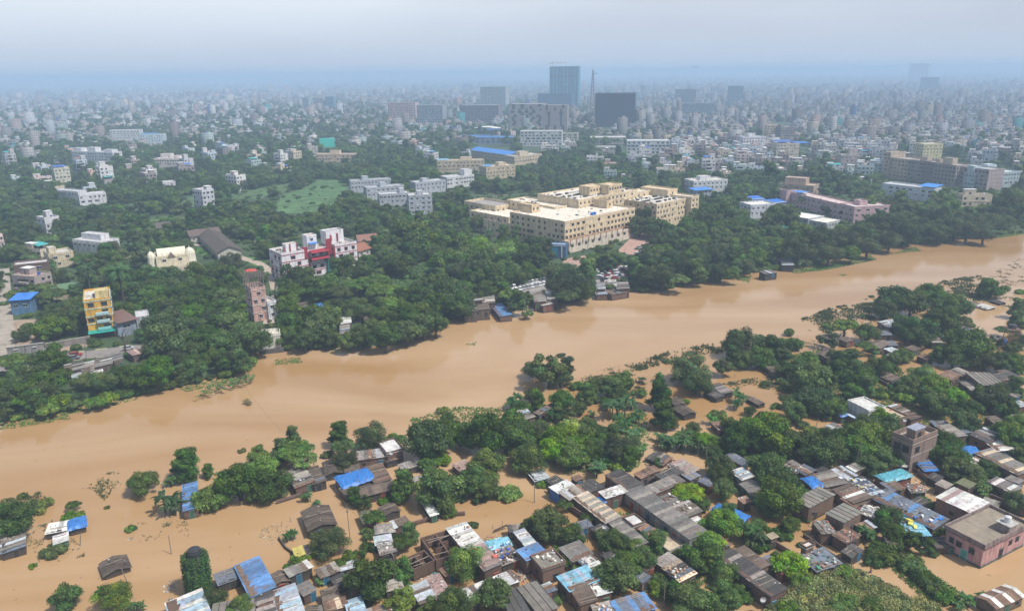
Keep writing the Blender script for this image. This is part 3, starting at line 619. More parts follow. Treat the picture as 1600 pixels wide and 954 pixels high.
hut('B', [(612, 626), (700, 602), (706, 655), (640, 672)], 2.1, 'mott', 'brick', 'junk'); clutter(HUTS[-1], 16, [(.4, .35, .3), (.2, .16, .13), (.5, .5, .5)])
hut('B', [(188, 640), (280, 615), (302, 650), (204, 680)], 1.3, (.42, .36, .1), 'dark', 'junk', label='low hut under a yellow and white plastic sheet near the thatched hut', door=False)
hut('B', [(990, 205), (1060, 195), (1100, 220), (1030, 242)], 2, 'pink', 'brick')
hut('B', [(795, 280), (850, 262), (880, 300), (820, 325)], 1.9, 'mott', 'mud')
# roofless brick compound and its covered wing
hut('S' if 0 else 'B', [(848, 590), (970, 540), (1052, 640), (915, 693)], 3.0, 'brown', 'brick', 'open', label='roofless brick house whose empty rooms stand open to the sky', name='house'); landmark('roofless brick house', 690, 850)
hut('B', [(750, 690), (845, 648), (905, 695), (800, 738)], 2.8, 'brown', 'brick', 'open', desc='small roofless brick room', name='house')
hut('B', [(972, 540), (1060, 504), (1152, 605), (1052, 641)], 3.5, 'white', 'brick', label='brick house with broad white sheet roof joined to the roofless house', slope=.02, poles=3); clutter(HUTS[-1], 6, [(.3, .2, .15), (.2, .2, .2)])
hut('B', [(1067, 646), (1150, 614), (1240, 705), (1162, 752)], 3.5, 'pink', 'brick', label='brick house with pinkish brown corrugated roof and a green patch', poles=4, bands=(5, 2, 'grey')); clutter(HUTS[-1], 4, [(.05, .4, .15), (.5, .12, .1), (.6, .6, .6)], .7)
hut('B', [(985, 870), (1285, 750), (1327, 800), (1085, 900)], 3.2, 'white', 'brick', label='long low building roofed in white panels with dark joints', slope=.02, bands=(4, 3, 'brown'), poles=0); landmark('long white panel roof', 755, 915)
hut('B', [(856, 797), (930, 765), (986, 860), (918, 896)], 2.8, 'pink', 'brick'); clutter(HUTS[-1], 5, [(.6, .6, .6)])
hut('B', [(786, 830), (858, 800), (912, 880), (832, 922)], 2.7, 'pale', 'brick', bands=(3, 2, 'brown'))
hut('B', [(1156, 600), (1270, 584), (1292, 612), (1182, 645)], 1.9, 'cyan', 'dark', 'tarp', desc='shelter roofed with blue and white plastic'); clutter(HUTS[-1], 40, [(.3, .55, .75), (.7, .75, .8), (.05, .35, .2), (.15, .25, .5)], .5)
hut('B', [(1200, 650), (1290, 625), (1340, 690), (1250, 720)], 1.9, 'mott', 'dark', 'junk', desc='junk-covered shed'); clutter(HUTS[-1], 45, [(.5, .5, .5), (.05, .1, .4), (.6, .55, .5), (.2, .15, .1), (.6, .2, .2)], .5)
# --- middle bottom
hut('C', [(45, 555), (92, 538), (150, 600), (98, 625)], 2.9, 'pale', 'brick', bands=(3, 1, 'white'))
hut('C', [(60, 648), (160, 608), (205, 655), (105, 695)], 3.6, 'tblue', 'lbrick', label='brick room with small royal blue sheet roof above the rubbish-strewn yard', poles=1); landmark('small royal blue roof', 832, 862)
hut('C', [(130, 680), (238, 652), (302, 708), (190, 752)], 3.5, 'conc', 'lbrick', 'flat', desc='square concrete-topped brick house'); clutter(HUTS[-1], 24, [(.6, .58, .55), (.3, .28, .25), (.2, .15, .1)], .6)
hut('C', [(275, 640), (370, 600), (442, 660), (340, 697)], 2.6, 'grey', 'brick')
hut('C', [(375, 700), (440, 664), (472, 690), (390, 728)], 2.2, 'white', 'brick', 'junk'); clutter(HUTS[-1], 14, [(.7, .7, .7), (.4, .4, .4)])
hut('C', [(267, 780), (405, 730), (472, 790), (326, 850)], 3.4, 'cyan', 'brick', label='brick house roofed with sky blue and white striped plastic sheets', bands=(3, 1, 'lblue'), poles=4); landmark('sky blue striped roof', 903, 903)
hut('C', [(410, 725), (470, 700), (530, 762), (472, 785)], 3.0, 'mott', 'brick', bands=(2, 0, 'white'))
hut('C', [(425, 822), (500, 790), (532, 855), (470, 877)], 3.0, 'white', 'brick')
hut('C', [(334, 850), (408, 812), (460, 890), (385, 927)], 3.3, 'brown', 'brick', desc='brown-roofed house with blue tarpaulin corner')
hut('C', [(-40, 772), (20, 750), (60, 800), (0, 832)], 3.1, 'white', 'brick')
hut('C', [(72, 850), (146, 800), (260, 925), (165, 975)], 3.1, 'conc', 'brick', 'slab', desc='long grey slab-roofed house')
hut('C', [(-30, 860), (50, 845), (130, 960), (30, 1000)], 2.8, 'dark', 'brick', 'slab')
hut('C', [(440, 930), (520, 905), (560, 970), (470, 1000)], 2.6, 'mott', 'brick', 'junk'); clutter(HUTS[-1], 30, [(.5, .15, .15), (.5, .5, .5), (.1, .2, .5), (.6, .4, .3)], .5)
hut('C', [(530, 907), (690, 868), (764, 930), (600, 985)], 2.9, 'slate', 'brick', bands=(3, 0, 'tblue'))
hut('C', [(218, 333), (300, 291), (360, 320), (276, 352)], 2.9, 'white', 'blue', label='open shed with bluish white tin roof at the water edge of the row houses', slope=.03); landmark('bluish white tin shed', 880, 762)
hut('C', [(278, 355), (370, 317), (408, 352), (320, 392)], 2.8, 'mott', 'brick', 'junk')
hut('C', [(370, 318), (430, 284), (492, 325), (430, 357)], 2.9, 'dark', 'brick', 'grid')
hut('C', [(352, 382), (415, 352), (572, 467), (506, 507)], 3.1, 'mott', 'brick', label='long house with cream and white corrugated roof beside the row houses', bands=(2, 0, 'cream')); landmark('long cream corrugated roof', 934, 792)
hut('C', [(467, 350), (580, 320), (613, 345), (520, 382)], 3.5, 'white', 'brick', desc='white-topped upper room')
hut('C', [(460, 375), (505, 395), (515, 410), (475, 392)], 2.3, 'blue', 'dark', 'tarp', door=False)
hut('C', [(508, 268), (585, 236), (692, 315), (625, 345)], 3.3, 'dark', 'brick', desc='long blackened sheet-roofed house')
hut('C', [(640, 262), (752, 220), (782, 240), (700, 277)], 2.8, 'rust', 'mud', 'junk')
hut('C', [(768, 264), (845, 222), (902, 250), (800, 292)], 3.0, 'dark', 'brick')
hut('C', [(710, 322), (860, 264), (896, 295), (756, 362)], 3.2, 'grey', 'brick', bands=(3, 1, 'mott'))
hut('C', [(820, 206), (900, 192), (982, 240), (900, 262)], 2.8, 'mott', 'mud', bands=(3, 0, 'pink'))
hut('C', [(900, 262), (950, 245), (980, 268), (930, 292)], 2.6, 'slate', 'mud', 'junk')
hut('C', [(788, 380), (868, 350), (992, 450), (912, 472)], 3.0, 'mott', 'brick', 'junk'); clutter(HUTS[-1], 26, [(.6, .58, .55), (.25, .2, .16)], .5)
rowh = hut('C', [(620, 364), (690, 322), (1000, 535), (930, 585)], 3.4, 'grey', 'plaster', label='longest row house with grey sheet roof and a line of coloured doors', bands=(7, 3, 'mott'), door=False, poles=4, group=None, slope=.02); landmark('longest grey row house', 1040, 800)
for i, c in enumerate([(.25, .06, .03), (.3, .1, .05), (.03, .07, .15), (.35, .28, .25), (.03, .03, .035), (.3, .06, .05), (.1, .12, .1)]):
    o_, ce_, a_, L_, B_, h_ = HUTS[-1]; sd = 'f' if L_ > B_ else 'l'
    add_opening(o_, L_-.25, B_-.22, h_, sd, 1.05-.33*(i+.4), 1.0, -.2, 2.1, c, 'door')
hut('C', [(525, 508), (592, 488), (712, 600), (655, 628)], 2.9, 'grey', 'brick', bands=(3, 1, 'mott'))
hut('C', [(600, 490), (650, 466), (702, 505), (650, 532)], 3.1, 'white', 'brick', 'flat', desc='tiny white-topped room')
hut('C', [(760, 600), (820, 575), (902, 620), (826, 662)], 1.1, 'cream', 'plaster', 'flat', desc='low open terrace', door=False)
hut('C', [(763, 700), (822, 655), (880, 695), (800, 740)], 2.6, 'mott', 'brick')
hut('C', [(802, 742), (880, 697), (967, 770), (880, 800)], 2.6, 'cream', 'brick', 'junk', desc='hut with cream rubbish on top'); clutter(HUTS[-1], 40, [(.7, .5, .3), (.7, .68, .62), (.35, .2, .12)], .45)
hut('C', [(110, 252), (184, 235), (215, 275), (155, 300)], 1.3, 'pale', 'dark', door=False, desc='pale tin roof barely above the flood')
hut('C', [(1147, 248), (1192, 225), (1256, 265), (1206, 296)], 3.2, 'lblue', 'plaster', desc='pale tin-topped white house', bands=(2, 0, 'white'))
hut('C', [(1195, 318), (1262, 290), (1322, 350), (1262, 372)], 2.6, 'grey', 'green', 'junk')
hut('C', [(1182, 385), (1225, 372), (1240, 402), (1195, 412)], 2.3, 'rust', 'mud', 'junk'); clutter(HUTS[-1], 8, [(.5, .5, .5)])
hut('C', [(1037, 440), (1100, 412), (1236, 475), (1190, 495)], 2.4, 'blue', 'dark', 'tarp', label='bulging bright blue tarpaulin shelter between trees beside the flooded lane', slope=.02); landmark('bulging blue tarpaulin shelter', 1140, 798)
hut('C', [(1113, 168), (1150, 153), (1226, 192), (1200, 216)], 2.4, 'slate', 'brick')
hut('C', [(940, 482), (965, 472), (1002, 500), (985, 515)], 2.3, 'white', 'mud')
hut('C', [(34, 152), (70, 140), (96, 180), (38, 192)], 2.2, 'grey', 'mud', 'gable')
hut('C', [(700, 170), (780, 155), (860, 185), (780, 205)], 1.2, 'dark', 'dark', 'junk', door=False, desc='heap-like dark shed')
hut('C', [(1085, 682), (1145, 640), (1410, 830), (1340, 873)], 3.5, 'dark', 'brick', label='second longest row house with dark sheet roof, at the grassy bank', bands=(6, 2, 'mott'), poles=3); landmark('dark row house at grassy bank', 1170, 895)
hut('C', [(1170, 642), (1212, 628), (1332, 710), (1290, 742)], 3.0, 'brown', 'brick')
hut('C', [(1290, 690), (1330, 668), (1380, 705), (1340, 725)], 2.6, 'slate', 'brick', 'junk')
# --- right side
hut('D', [(920, 375), (1016, 333), (1182, 405), (1085, 450)], 4.2, 'white', 'lbrick', label='brick house with clean white roof carrying one red panel, behind the pink house', slope=.02, poles=0, bands=(9, 1, 'pink')); landmark('white roof with a red panel', 1503, 780)
hut('D', [(205, 387), (320, 328), (402, 365), (270, 432)], 4.0, 'conc', 'lbrick', 'slab', desc='two-storey brick house with striped slab roof'); landmark('striped slab roof', 1273, 777)
hut('D', [(370, 455), (450, 410), (537, 455), (440, 512)], 4.0, 'conc', 'lbrick', 'grid', desc='brick house with gridded grey roof')
hut('D', [(240, 287), (286, 270), (344, 312), (300, 336)], 2.8, 'blue', 'brick', 'tarp', desc='hut with small vivid blue tarpaulin')
hut('D', [(290, 265), (380, 240), (452, 300), (370, 332)], 2.9, 'mott', 'brick', 'junk')
hut('D', [(300, 335), (345, 322), (400, 345), (350, 362)], 2.4, 'brown', 'brick')
hut('D', [(400, 342), (480, 310), (577, 375), (510, 412)], 3.0, 'brown', 'brick', 'junk')
hut('D', [(465, 297), (540, 275), (637, 345), (570, 377)], 3.0, 'slate', 'brick', 'junk', desc='yellow and blue-grey plastic-roofed hut'); clutter(HUTS[-1], 30, [(.55, .45, .08), (.3, .45, .6), (.5, .5, .5)], .6)
hut('D', [(375, 247), (440, 225), (512, 265), (450, 292)], 2.8, 'pale', 'brick', 'junk')
hut('D', [(585, 372), (680, 350), (978, 490), (882, 525)], 3.1, 'slate', 'brick', label='long crowded row house with blue-grey patched roof near the pink house', bands=(5, 2, 'tblue'), poles=4); clutter(HUTS[-1], 26, [(.7, .7, .72), (.05, .2, .6), (.2, .2, .2)], .6); landmark('long blue-grey patched roof', 1420, 792)
hut('D', [(735, 482), (785, 465), (882, 545), (796, 597)], 2.6, 'cyan', 'dark', desc='light blue sheet-roofed shed'); clutter(HUTS[-1], 3, [(.75, .6, .1)], 1.2)
hut('D', [(615, 267), (735, 235), (792, 270), (662, 302)], 2.6, 'teal', 'brick', 'tarp', desc='hut under teal plastic')
hut('D', [(640, 307), (700, 290), (757, 330), (692, 347)], 2.5, 'brown', 'brick', 'junk')
hut('D', [(395, 572), (465, 530), (532, 570), (462, 612)], 2.6, 'rust', 'brick', 'junk', desc='rusty red sheet-roofed house'); clutter(HUTS[-1], 14, [(.5, .15, .12), (.5, .4, .38)])
hut('D', [(530, 442), (580, 405), (642, 450), (602, 507)], 2.6, 'mott', 'brick', 'junk'); clutter(HUTS[-1], 34, [(.75, .75, .72), (.5, .45, .4), (.2, .2, .2)], .5)
hut('D', [(300, 515), (350, 485), (402, 545), (345, 577)], 2.8, 'conc', 'brick', 'slab'); clutter(HUTS[-1], 16, [(.5, .5, .5), (.4, .15, .1), (.1, .1, .1)])
hut('D', [(215, 682), (330, 640), (447, 705), (322, 742)], 2.7, 'slate', 'brick', 'junk', desc='rubble-roofed house with green netting'); clutter(HUTS[-1], 40, [(.05, .3, .15), (.5, .5, .48), (.1, .1, .1), (.3, .2, .15)], .5)
hut('D', [(232, 622), (275, 605), (300, 622), (255, 642)], 4.2, 'white', 'brick', 'flat', desc='slim white-topped stair tower')
hut('D', [(60, 690), (110, 670), (190, 730), (130, 760)], 2.6, 'grey', 'brick', 'junk')
hut('D', [(1137, 872), (1275, 828), (1350, 875), (1216, 950)], 2.2, 'rust', 'mud', 'gable', label='rust and white gabled hut with banana plants in front of the pink house', bands=(3, 1, 'white')); landmark('rusty gabled hut', 1560, 935)
hut('D', [(1095, 62), (1170, 25), (1267, 60), (1190, 102)], 2.9, 'pale', 'brick', 'junk', bands=(2, 1, 'dark'))
hut('D', [(1170, 102), (1230, 65), (1302, 130), (1242, 147)], 2.7, 'white', 'brick', bands=(4, 3, 'pink'))
hut('D', [(1130, 155), (1190, 135), (1400, 230), (1330, 262)], 3.4, 'grey', 'brick', label='long grey-brown row house at the right edge with patched sheet roof', bands=(4, 1, 'cream')); landmark('right-edge row house', 1560, 725)
hut('D', [(1085, 192), (1130, 165), (1187, 195), (1142, 227)], 2.6, 'rust', 'brick', bands=(2, 0, 'white'))
hut('D', [(1055, 130), (1100, 112), (1137, 150), (1085, 182)], 2.6, 'blue', 'brick', 'tarp')
hut('D', [(1185, 300), (1225, 275), (1347, 330), (1302, 352)], 2.6, 'grey', 'brick', bands=(3, 1, 'white'))
hut('D', [(1025, 300), (1062, 280), (1112, 310), (1080, 336)], 2.4, 'olive', 'brick')
hut('D', [(812, 195), (878, 188), (922, 235), (868, 252)], 2.2, 'blue', 'dark', 'sheet', desc='dark blue lean-to', bands=(3, 0, 'slate'))
hut('D', [(770, 320), (820, 305), (860, 345), (800, 365)], 2, 'mott', 'mud', 'junk'); clutter(HUTS[-1], 26, [(.6, .6, .6), (.6, .15, .05), (.3, .2, .15)])
hut('D', [(130, 215), (200, 190), (250, 235), (190, 262)], 2.5, 'mott', 'brick', 'junk'); clutter(HUTS[-1], 20, [(.6, .5, .45), (.4, .4, .4)])
hut('D', [(200, 235), (250, 215), (300, 240), (250, 268)], 2.5, 'slate', 'brick', 'junk')
hut('D', [(440, 385), (500, 360), (560, 405), (500, 430)], 2.7, 'brown', 'brick', 'junk')
hut('D', [(1000, 20), (1040, 5), (1100, 40), (1060, 60)], 2.6, 'slate', 'brick')
hut('D', [(930, 20), (975, 5), (1060, 55), (1010, 80)], 2.8, 'mott', 'brick')
hut('D', [(60, 570), (95, 555), (115, 580), (75, 592)], 2.8, 'cream', 'brick', 'junk')
# --- upper right among the trees
wl = hut('E', [(508, 712), (572, 683), (677, 737), (612, 762)], 5.0, 'white', 'white', 'flat', label='white house with open front and long pale roof among dense trees'); landmark('white open-fronted house', 1350, 640)
hut('E', [(652, 762), (702, 735), (802, 790), (752, 802)], 4.2, 'cream', 'brick', 'flat', desc='cream-topped house'); clutter(HUTS[-1], 8, [(.6, .3, .2)])
hut('E', [(700, 735), (750, 722), (880, 785), (830, 800)], 3.6, 'brown', 'brick', 'junk')
hut('E', [(430, 767), (460, 750), (492, 775), (465, 787)], 2.4, 'blue', 'brick', 'tarp')
hut('E', [(490, 775), (560, 752), (597, 778), (540, 802)], 2.4, 'lblue', 'brick', 'junk')
hut('E', [(665, 285), (720, 266), (772, 300), (730, 317)], 2.6, 'pale', 'mud', 'junk')
hut('E', [(660, 335), (700, 322), (722, 345), (680, 358)], 2.4, 'slate', 'mud', 'junk')
hut('E', [(458, 368), (500, 360), (522, 378), (475, 392)], 2.4, 'brown', 'mud')
hut('E', [(330, 441), (396, 428), (417, 450), (366, 491)], 2.6, 'thatch', 'mud', 'gable')
hut('E', [(608, 400), (660, 375), (702, 402), (650, 430)], 2.3, 'brown', 'mud', 'gable')
hut('E', [(690, 388), (730, 376), (752, 400), (712, 414)], 2.3, 'slate', 'mud')
hut('E', [(695, 425), (735, 415), (760, 435), (715, 442)], 2.0, 'pale', 'mud')
hut('E', [(1070, 327), (1100, 305), (1190, 335), (1162, 352)], 2.6, 'slate', 'dark', desc='blue-grey roofed shed at the water', bands=(3, 1, 'brown'))
hut('E', [(993, 360), (1040, 345), (1077, 365), (1030, 382)], 2.4, 'mott', 'mud')
hut('E', [(925, 372), (965, 362), (995, 388), (950, 402)], 2.4, 'brown', 'mud', 'junk')
hut('E', [(1000, 392), (1022, 378), (1052, 395), (1020, 408)], 2.2, 'rust', 'mud')
hut('E', [(810, 415), (850, 405), (875, 425), (830, 440)], 2.2, 'brown', 'mud')
hut('E', [(1172, 195), (1200, 184), (1270, 204), (1236, 216)], .7, 'white', 'dark', door=False, desc='white roof just above the water', label='white roof panel barely above the flood out on the open water, far right')
hut('E', [(1115, 182), (1140, 175), (1190, 186), (1168, 196)], .7, 'brown', 'dark', door=False, desc='brown roof just above the water')
hut('E', [(1258, 172), (1275, 163), (1327, 178), (1310, 188)], .8, 'dark', 'dark', 'gable', door=False, desc='black ridge roof just above the water')
hut('E', [(990, 560), (1030, 537), (1082, 570), (1030, 600)], 2.8, 'rust', 'brick')
hut('E', [(1040, 540), (1090, 525), (1137, 555), (1085, 572)], 2.6, 'mott', 'brick', 'junk')
hut('E', [(1130, 562), (1240, 545), (1302, 600), (1240, 637)], 3.6, 'conc', 'brick', 'slab', desc='big brick house with grey roof')
hut('E', [(1262, 560), (1370, 545), (1392, 575), (1300, 600)], 3, 'dark', 'brick')
hut('E', [(1240, 652), (1285, 640), (1322, 655), (1275, 668)], 2.6, 'white', 'brick')
hut('E', [(1235, 790), (1270, 778), (1335, 820), (1300, 842)], 2.8, 'brown', 'brick')
hut('E', [(640, 560), (700, 548), (790, 590), (740, 602)], 1.6, 'brown', 'dark', 'junk', door=False)
hut('E', [(1090, 600), (1150, 590), (1215, 640), (1160, 650)], 2, 'mott', 'mud', 'junk')
hut('E', [(60, 520), (110, 505), (150, 540), (100, 560)], 2.2, 'brown', 'mud', 'junk')
hut('E', [(380, 835), (425, 815), (450, 845), (405, 865)], 2.2, 'grey', 'mud', 'junk')
hut('F', [(905, 475), (945, 450), (1007, 488), (955, 513)], 1.6, 'thatch', 'dark', 'gable', label='small brown gabled hut, nearer one of a flooded pair left of the banana clumps', door=False); landmark('flooded thatched hut pair', 1065, 640)
hut('F', [(888, 432), (915, 410), (957, 440), (907, 462)], 1.6, 'thatch', 'dark', 'gable', label='small brown gabled hut, farther one of a flooded pair', door=False)
hut('F', [(1095, 352), (1130, 330), (1197, 375), (1170, 397)], 1.7, 'grey', 'dark', 'junk', door=False)
hut('F', [(1060, 385), (1090, 360), (1150, 400), (1130, 415)], 1.7, 'dark', 'dark', 'junk', door=False)
hut('F', [(1285, 417), (1310, 404), (1377, 440), (1350, 453)], 1.2, 'brown', 'dark', 'gable', door=False)
hut('F', [(60, 487), (110, 470), (150, 510), (112, 530)], 2.6, 'mott', 'mud', 'junk')
hut('F', [(153, 492), (235, 445), (264, 460), (180, 502)], 2.6, 'brown', 'mud', 'junk')
hut('F', [(1098, 548), (1130, 535), (1170, 575), (1140, 590)], 2, 'rust', 'brick')
# small sheds that fill the crowded yards
def hut_at(x, y, L, B, a, h, roof, wall, style, **k):
    U = Vector((math.cos(a), math.sin(a), 0)); W = Vector((-U.y, U.x, 0)); c = Vector((x, y, h))
    return hut('O', [proj(c-U*L+W*B), proj(c+U*L+W*B), proj(c+U*L-W*B), proj(c-U*L-W*B)], h, roof, wall, style, **k)
DZ = [([(560, 850), (800, 850), (800, 954), (560, 954)], 7), ([(800, 820), (1010, 830), (1010, 954), (800, 954)], 8), ([(860, 735), (1130, 735), (1110, 850), (900, 820)], 6), ([(1240, 725), (1480, 720), (1480, 860), (1300, 860)], 12), ([(1450, 660), (1600, 660), (1600, 800), (1480, 780)], 7), ([(390, 880), (560, 880), (560, 954), (400, 954)], 4), ([(1180, 680), (1330, 690), (1300, 730), (1200, 720)], 3), ([(1480, 560), (1600, 580), (1600, 660), (1500, 650)], 4), ([(1380, 510), (1460, 520), (1450, 570), (1370, 560)], 3), ([(1100, 840), (1230, 870), (1200, 930), (1130, 900)], 2)]
for pl_, n_ in DZ:
    k = tries = 0
    while k < n_ and tries < 500:
        tries += 1; X_, Y_ = rh.uniform(min(p[0] for p in pl_), max(p[0] for p in pl_)), rh.uniform(min(p[1] for p in pl_), max(p[1] for p in pl_))
        if not inpoly(X_, Y_, pl_): continue
        h_ = rh.uniform(1.7, 2.6); g = at(X_, Y_, h_); L_, B_ = rh.uniform(1.2, 2.4), rh.uniform(1, 1.7)
        if in_rects(g.x, g.y, (L_+B_)*.5): continue
        nb = min(RECTS, key=lambda r_: (r_[0]-g.x)**2+(r_[1]-g.y)**2)
        hut_at(g.x, g.y, L_, B_, nb[4]+rh.choice([0, 0, .2, -.2]), h_, rh.choice(['brown', 'mott', 'dark', 'grey', 'pale', 'rust', 'grey', 'slate', 'brown', 'dark']), rh.choice(['brick', 'mud', 'dark']), rh.choice(['junk', 'sheet', 'junk', 'tarp' if rh.random() < .3 else 'sheet']), desc=None); HUTS[-1][0].name = 'shed'; HUTS[-1][0]['category'] = 'shed'; k += 1
# --- far bank riverside sheds
def shed(*a, **k): k.setdefault('z0', 0); k.setdefault('base', ZB-.1); k.setdefault('group', 'riverside sheds of the far bank'); return hut(*a, **k)
for q, rf, st in (([(380, 640), (440, 628), (455, 665), (385, 680)], 'grey', 'junk'), ([(440, 640), (500, 625), (500, 665), (440, 690)], 'mott', 'junk'), ([(380, 695), (430, 690), (440, 715), (385, 725)], 'pale', 'sheet'), ([(485, 680), (545, 672), (550, 692), (485, 703)], 'white', 'sheet'),
                  ([(500, 618), (590, 605), (600, 640), (500, 662)], 'grey', 'junk'), ([(430, 670), (480, 665), (485, 690), (440, 700)], 'brown', 'junk'), ([(600, 600), (650, 590), (655, 615), (605, 630)], 'slate', 'junk'), ([(690, 575), (780, 552), (785, 575), (695, 600)], 'pink', 'junk'),
                  ([(340, 640), (378, 630), (380, 665), (345, 680)], 'brown', 'junk'), ([(50, 690), (110, 685), (115, 705), (55, 712)], 'mott', 'junk')):
    shed('G', q, 4.3, rf, 'mud', st)
for q, rf, st, h_ in (([(520, 565), (570, 558), (575, 590), (522, 600)], 'white', 'sheet', 4.5), ([(515, 605), (565, 600), (568, 640), (518, 655)], 'mott', 'junk', 4), ([(1165, 500), (1225, 480), (1240, 520), (1180, 545)], 'grey', 'junk', 4.5), ([(1225, 500), (1300, 488), (1310, 515), (1235, 530)], 'brown', 'sheet', 4.5),
                     ([(640, 540), (680, 535), (685, 570), (645, 580)], 'brown', 'junk', 4), ([(275, 495), (330, 480), (345, 505), (290, 520)], 'brown', 'junk', 4.5), ([(380, 495), (430, 492), (435, 510), (382, 515)], 'blue', 'tarp', 4.5)):
    shed('H', q, h_, rf, 'mud', st)
shed('H', [(1325, 500), (1370, 490), (1430, 545), (1365, 560)], 2.6, 'tblue', 'brick', z0=-2, label='blue-roofed shed right at the far water edge beside a big tree'); landmark('far-bank blue-roofed shed', 785, 487)
for q, rf, st, h_ in (([(525, 750), (580, 738), (590, 780), (530, 790)], 'mott', 'junk', 4.4), ([(545, 790), (600, 780), (625, 800), (580, 812)], 'grey', 'junk', 3.2), ([(590, 735), (640, 730), (650, 770), (600, 780)], 'white', 'junk', 4.2), ([(855, 690), (900, 680), (905, 715), (858, 722)], 'pale', 'junk', 4.2),
                     ([(905, 680), (960, 668), (965, 700), (908, 712)], 'white', 'junk', 4.4), ([(850, 725), (905, 720), (915, 745), (860, 750)], 'lblue', 'sheet', 2.8), ([(960, 690), (1020, 672), (1030, 710), (970, 725)], 'mott', 'junk', 4.2), ([(915, 730), (990, 718), (1010, 738), (930, 750)], 'brown', 'junk', 2.9),
                     ([(250, 760), (310, 750), (318, 790), (255, 800)], 'mott', 'junk', 4.4), ([(205, 755), (248, 748), (250, 780), (208, 790)], 'brown', 'junk', 4.4)):
    shed('I', q, h_, rf, 'brick', st, z0=-1.5)
for q, rf in (([(385, 620), (420, 612), (430, 632), (390, 640)], 'white'), ([(430, 632), (480, 628), (490, 655), (440, 662)], 'pale'), ([(95, 690), (140, 680), (145, 705), (98, 712)], 'rust'), ([(340, 690), (395, 682), (398, 697), (345, 702)], 'grey')):
    shed('J', q, 3.4, rf, 'dark', 'junk')
# ------------------------------------------------------------------ larger buildings
WIN = {}
def win_mesh(w_, h_, kind):
    k = (round(w_, 1), round(h_, 1), kind)
    if k not in WIN:
        m = MB('glass', 'plain'); fr = {'w': (.6, .6, .6), 'c': (.5, .38, .22), 'b': (.12, .12, .13), 'r': (.35, .04, .05)}[kind]
        m.box((0, .02, 0), (w_, .06, h_), (.03, .04, .05)); m.box((0, -.16, h_/2+.08), (w_+.4, .42, .08), fr, 'plain'); m.box((0, -.03, -h_/2-.05), (w_+.2, .16, .09), fr, 'plain'); m.box((0, -.02, 0), (.07, .08, h_), fr, 'plain')
        WIN[k] = m.mesh('window')
    return WIN[k]
def block(o, x0, x1, y0, y1, z0, z1, col, roofcol=(.5, .48, .44), parapet=.8, mk='wall', floors=0, wsp=3.2, ww=1.3, wh=1.3, wk='w', sides='fl', name='wing', bands=True, bandcol=None, fh=3.2, in_mesh=False, clut=0, z0w=None):
    m = MB(mk, 'conc'); cx, cy_ = (x0+x1)/2, (y0+y1)/2; X, Y = x1-x0, y1-y0
    m.box((cx, cy_, (z0+z1)/2), (X, Y, z1-z0), col, topcol=None, skip='t'); m.quad([(x0, y0, z1), (x1, y0, z1), (x1, y1, z1), (x0, y1, z1)], roofcol, 'conc')
    if parapet:
        t = .25
        for s, c in ((y0, 1), (y1, -1)): m.box((cx, s+c*t/2-.03*c, z1+parapet/2), (X+.1, t, parapet), col)
        for s, c in ((x0, 1), (x1, -1)): m.box((s+c*t/2-.03*c, cy_, z1+parapet/2-.003), (t, Y-2*t, parapet), col)
    if bands and floors:
        bc = bandcol or tuple(min(.8, v*1.12) for v in col)
        for i in range(1, floors+1): m.box((cx, cy_, z1-(i-1)*fh-.12), (X+.35, Y+.35, .22), bc, skip='')
    cols_ = [jit(c, .3) for c in ((.5, .5, .5), (.2, .2, .22), (.4, .35, .3))]
    for i in range(clut): s = rh.uniform(.5, 1.5); m.box((rh.uniform(x0+1, x1-1), rh.uniform(y0+1, y1-1), z1+s*.3), (s, s*.8, s*.6), rh.choice(cols_), 'conc')
    if clut > 20:
        for j in range(3):
            for i in range(int(X/2.2)):
                if rh.random() < .85: m.box((x0+1.4+i*2.2, y0+Y*(.2+.24*j), z1+.55), (1.5, 1.3, .9), rh.choice([(.05, .05, .06), (.07, .07, .08), (.55, .55, .55)]), 'conc')
    body = m.obj(name, o)
    wm_ = MB('glass')
    for sd in sides:
        ln = X if sd in 'fk' else Y
        for fl in range(floors):
            vf = rh.choice([1, 1, .82, 1.35]); n_ = int(ln/wsp/vf); ww_ = round(ww*rh.choice([1, 1, 1.3, vf**2]), 1)
            zc = z1-fl*fh-fh*.52
            if zc-wh/2 < (z0w if z0w is not None else z0)+.2: continue
            for i in range(n_):
                t = (i+.5)/n_
                if rh.random() < .13: continue
                if sd == 'f': loc, r = (x0+t*X, y0-.03, zc), 0
                elif sd == 'k': loc, r = (x0+t*X, y1+.03, zc), math.pi
                elif sd == 'l': loc, r = (x0-.03, y0+t*Y, zc), -math.pi/2
                else: loc, r = (x1+.03, y0+t*Y, zc), math.pi/2
                if in_mesh:
                    wm_.box(loc, (ww_, .1, wh), (.04, .045, .05), rz=r)
                else:
                    WCOUNT[0] += 1; WN[o.name] = WN.get(o.name, 0)+1
                    if WN[o.name] > 98: wm_.box(loc, (ww, .1, wh), (.04, .045, .05), rz=r)
                    else: link('window', win_mesh(ww_, wh, wk), body, loc, r)
    if wm_.v: q = wm_.obj('glazing', body); q['kind'] = 'stuff'
    return body
WCOUNT = [0]; WN = {}
def frame(name, p0, p1, label, cat='building', z=ZB, depthm=10, group=None, phrase=None, exc=None):
    """p0, p1: photo points of the ends of the front at ground level, left to right"""
    a, b = at(*p0, z), at(*p1, z); d = b-a; an = math.atan2(d.y, d.x); L = d.length
    o = root(name, (a.x, a.y, z), an); tag(o, label, cat, group)
    c = a+d/2+Vector((-math.sin(an), math.cos(an), 0))*depthm/2; RECTS.append((c.x, c.y, L/2, depthm/2, an))
    if phrase: LM.append((phrase, c.x, c.y))
    if exc: EXC.append(exc)
    return o, L
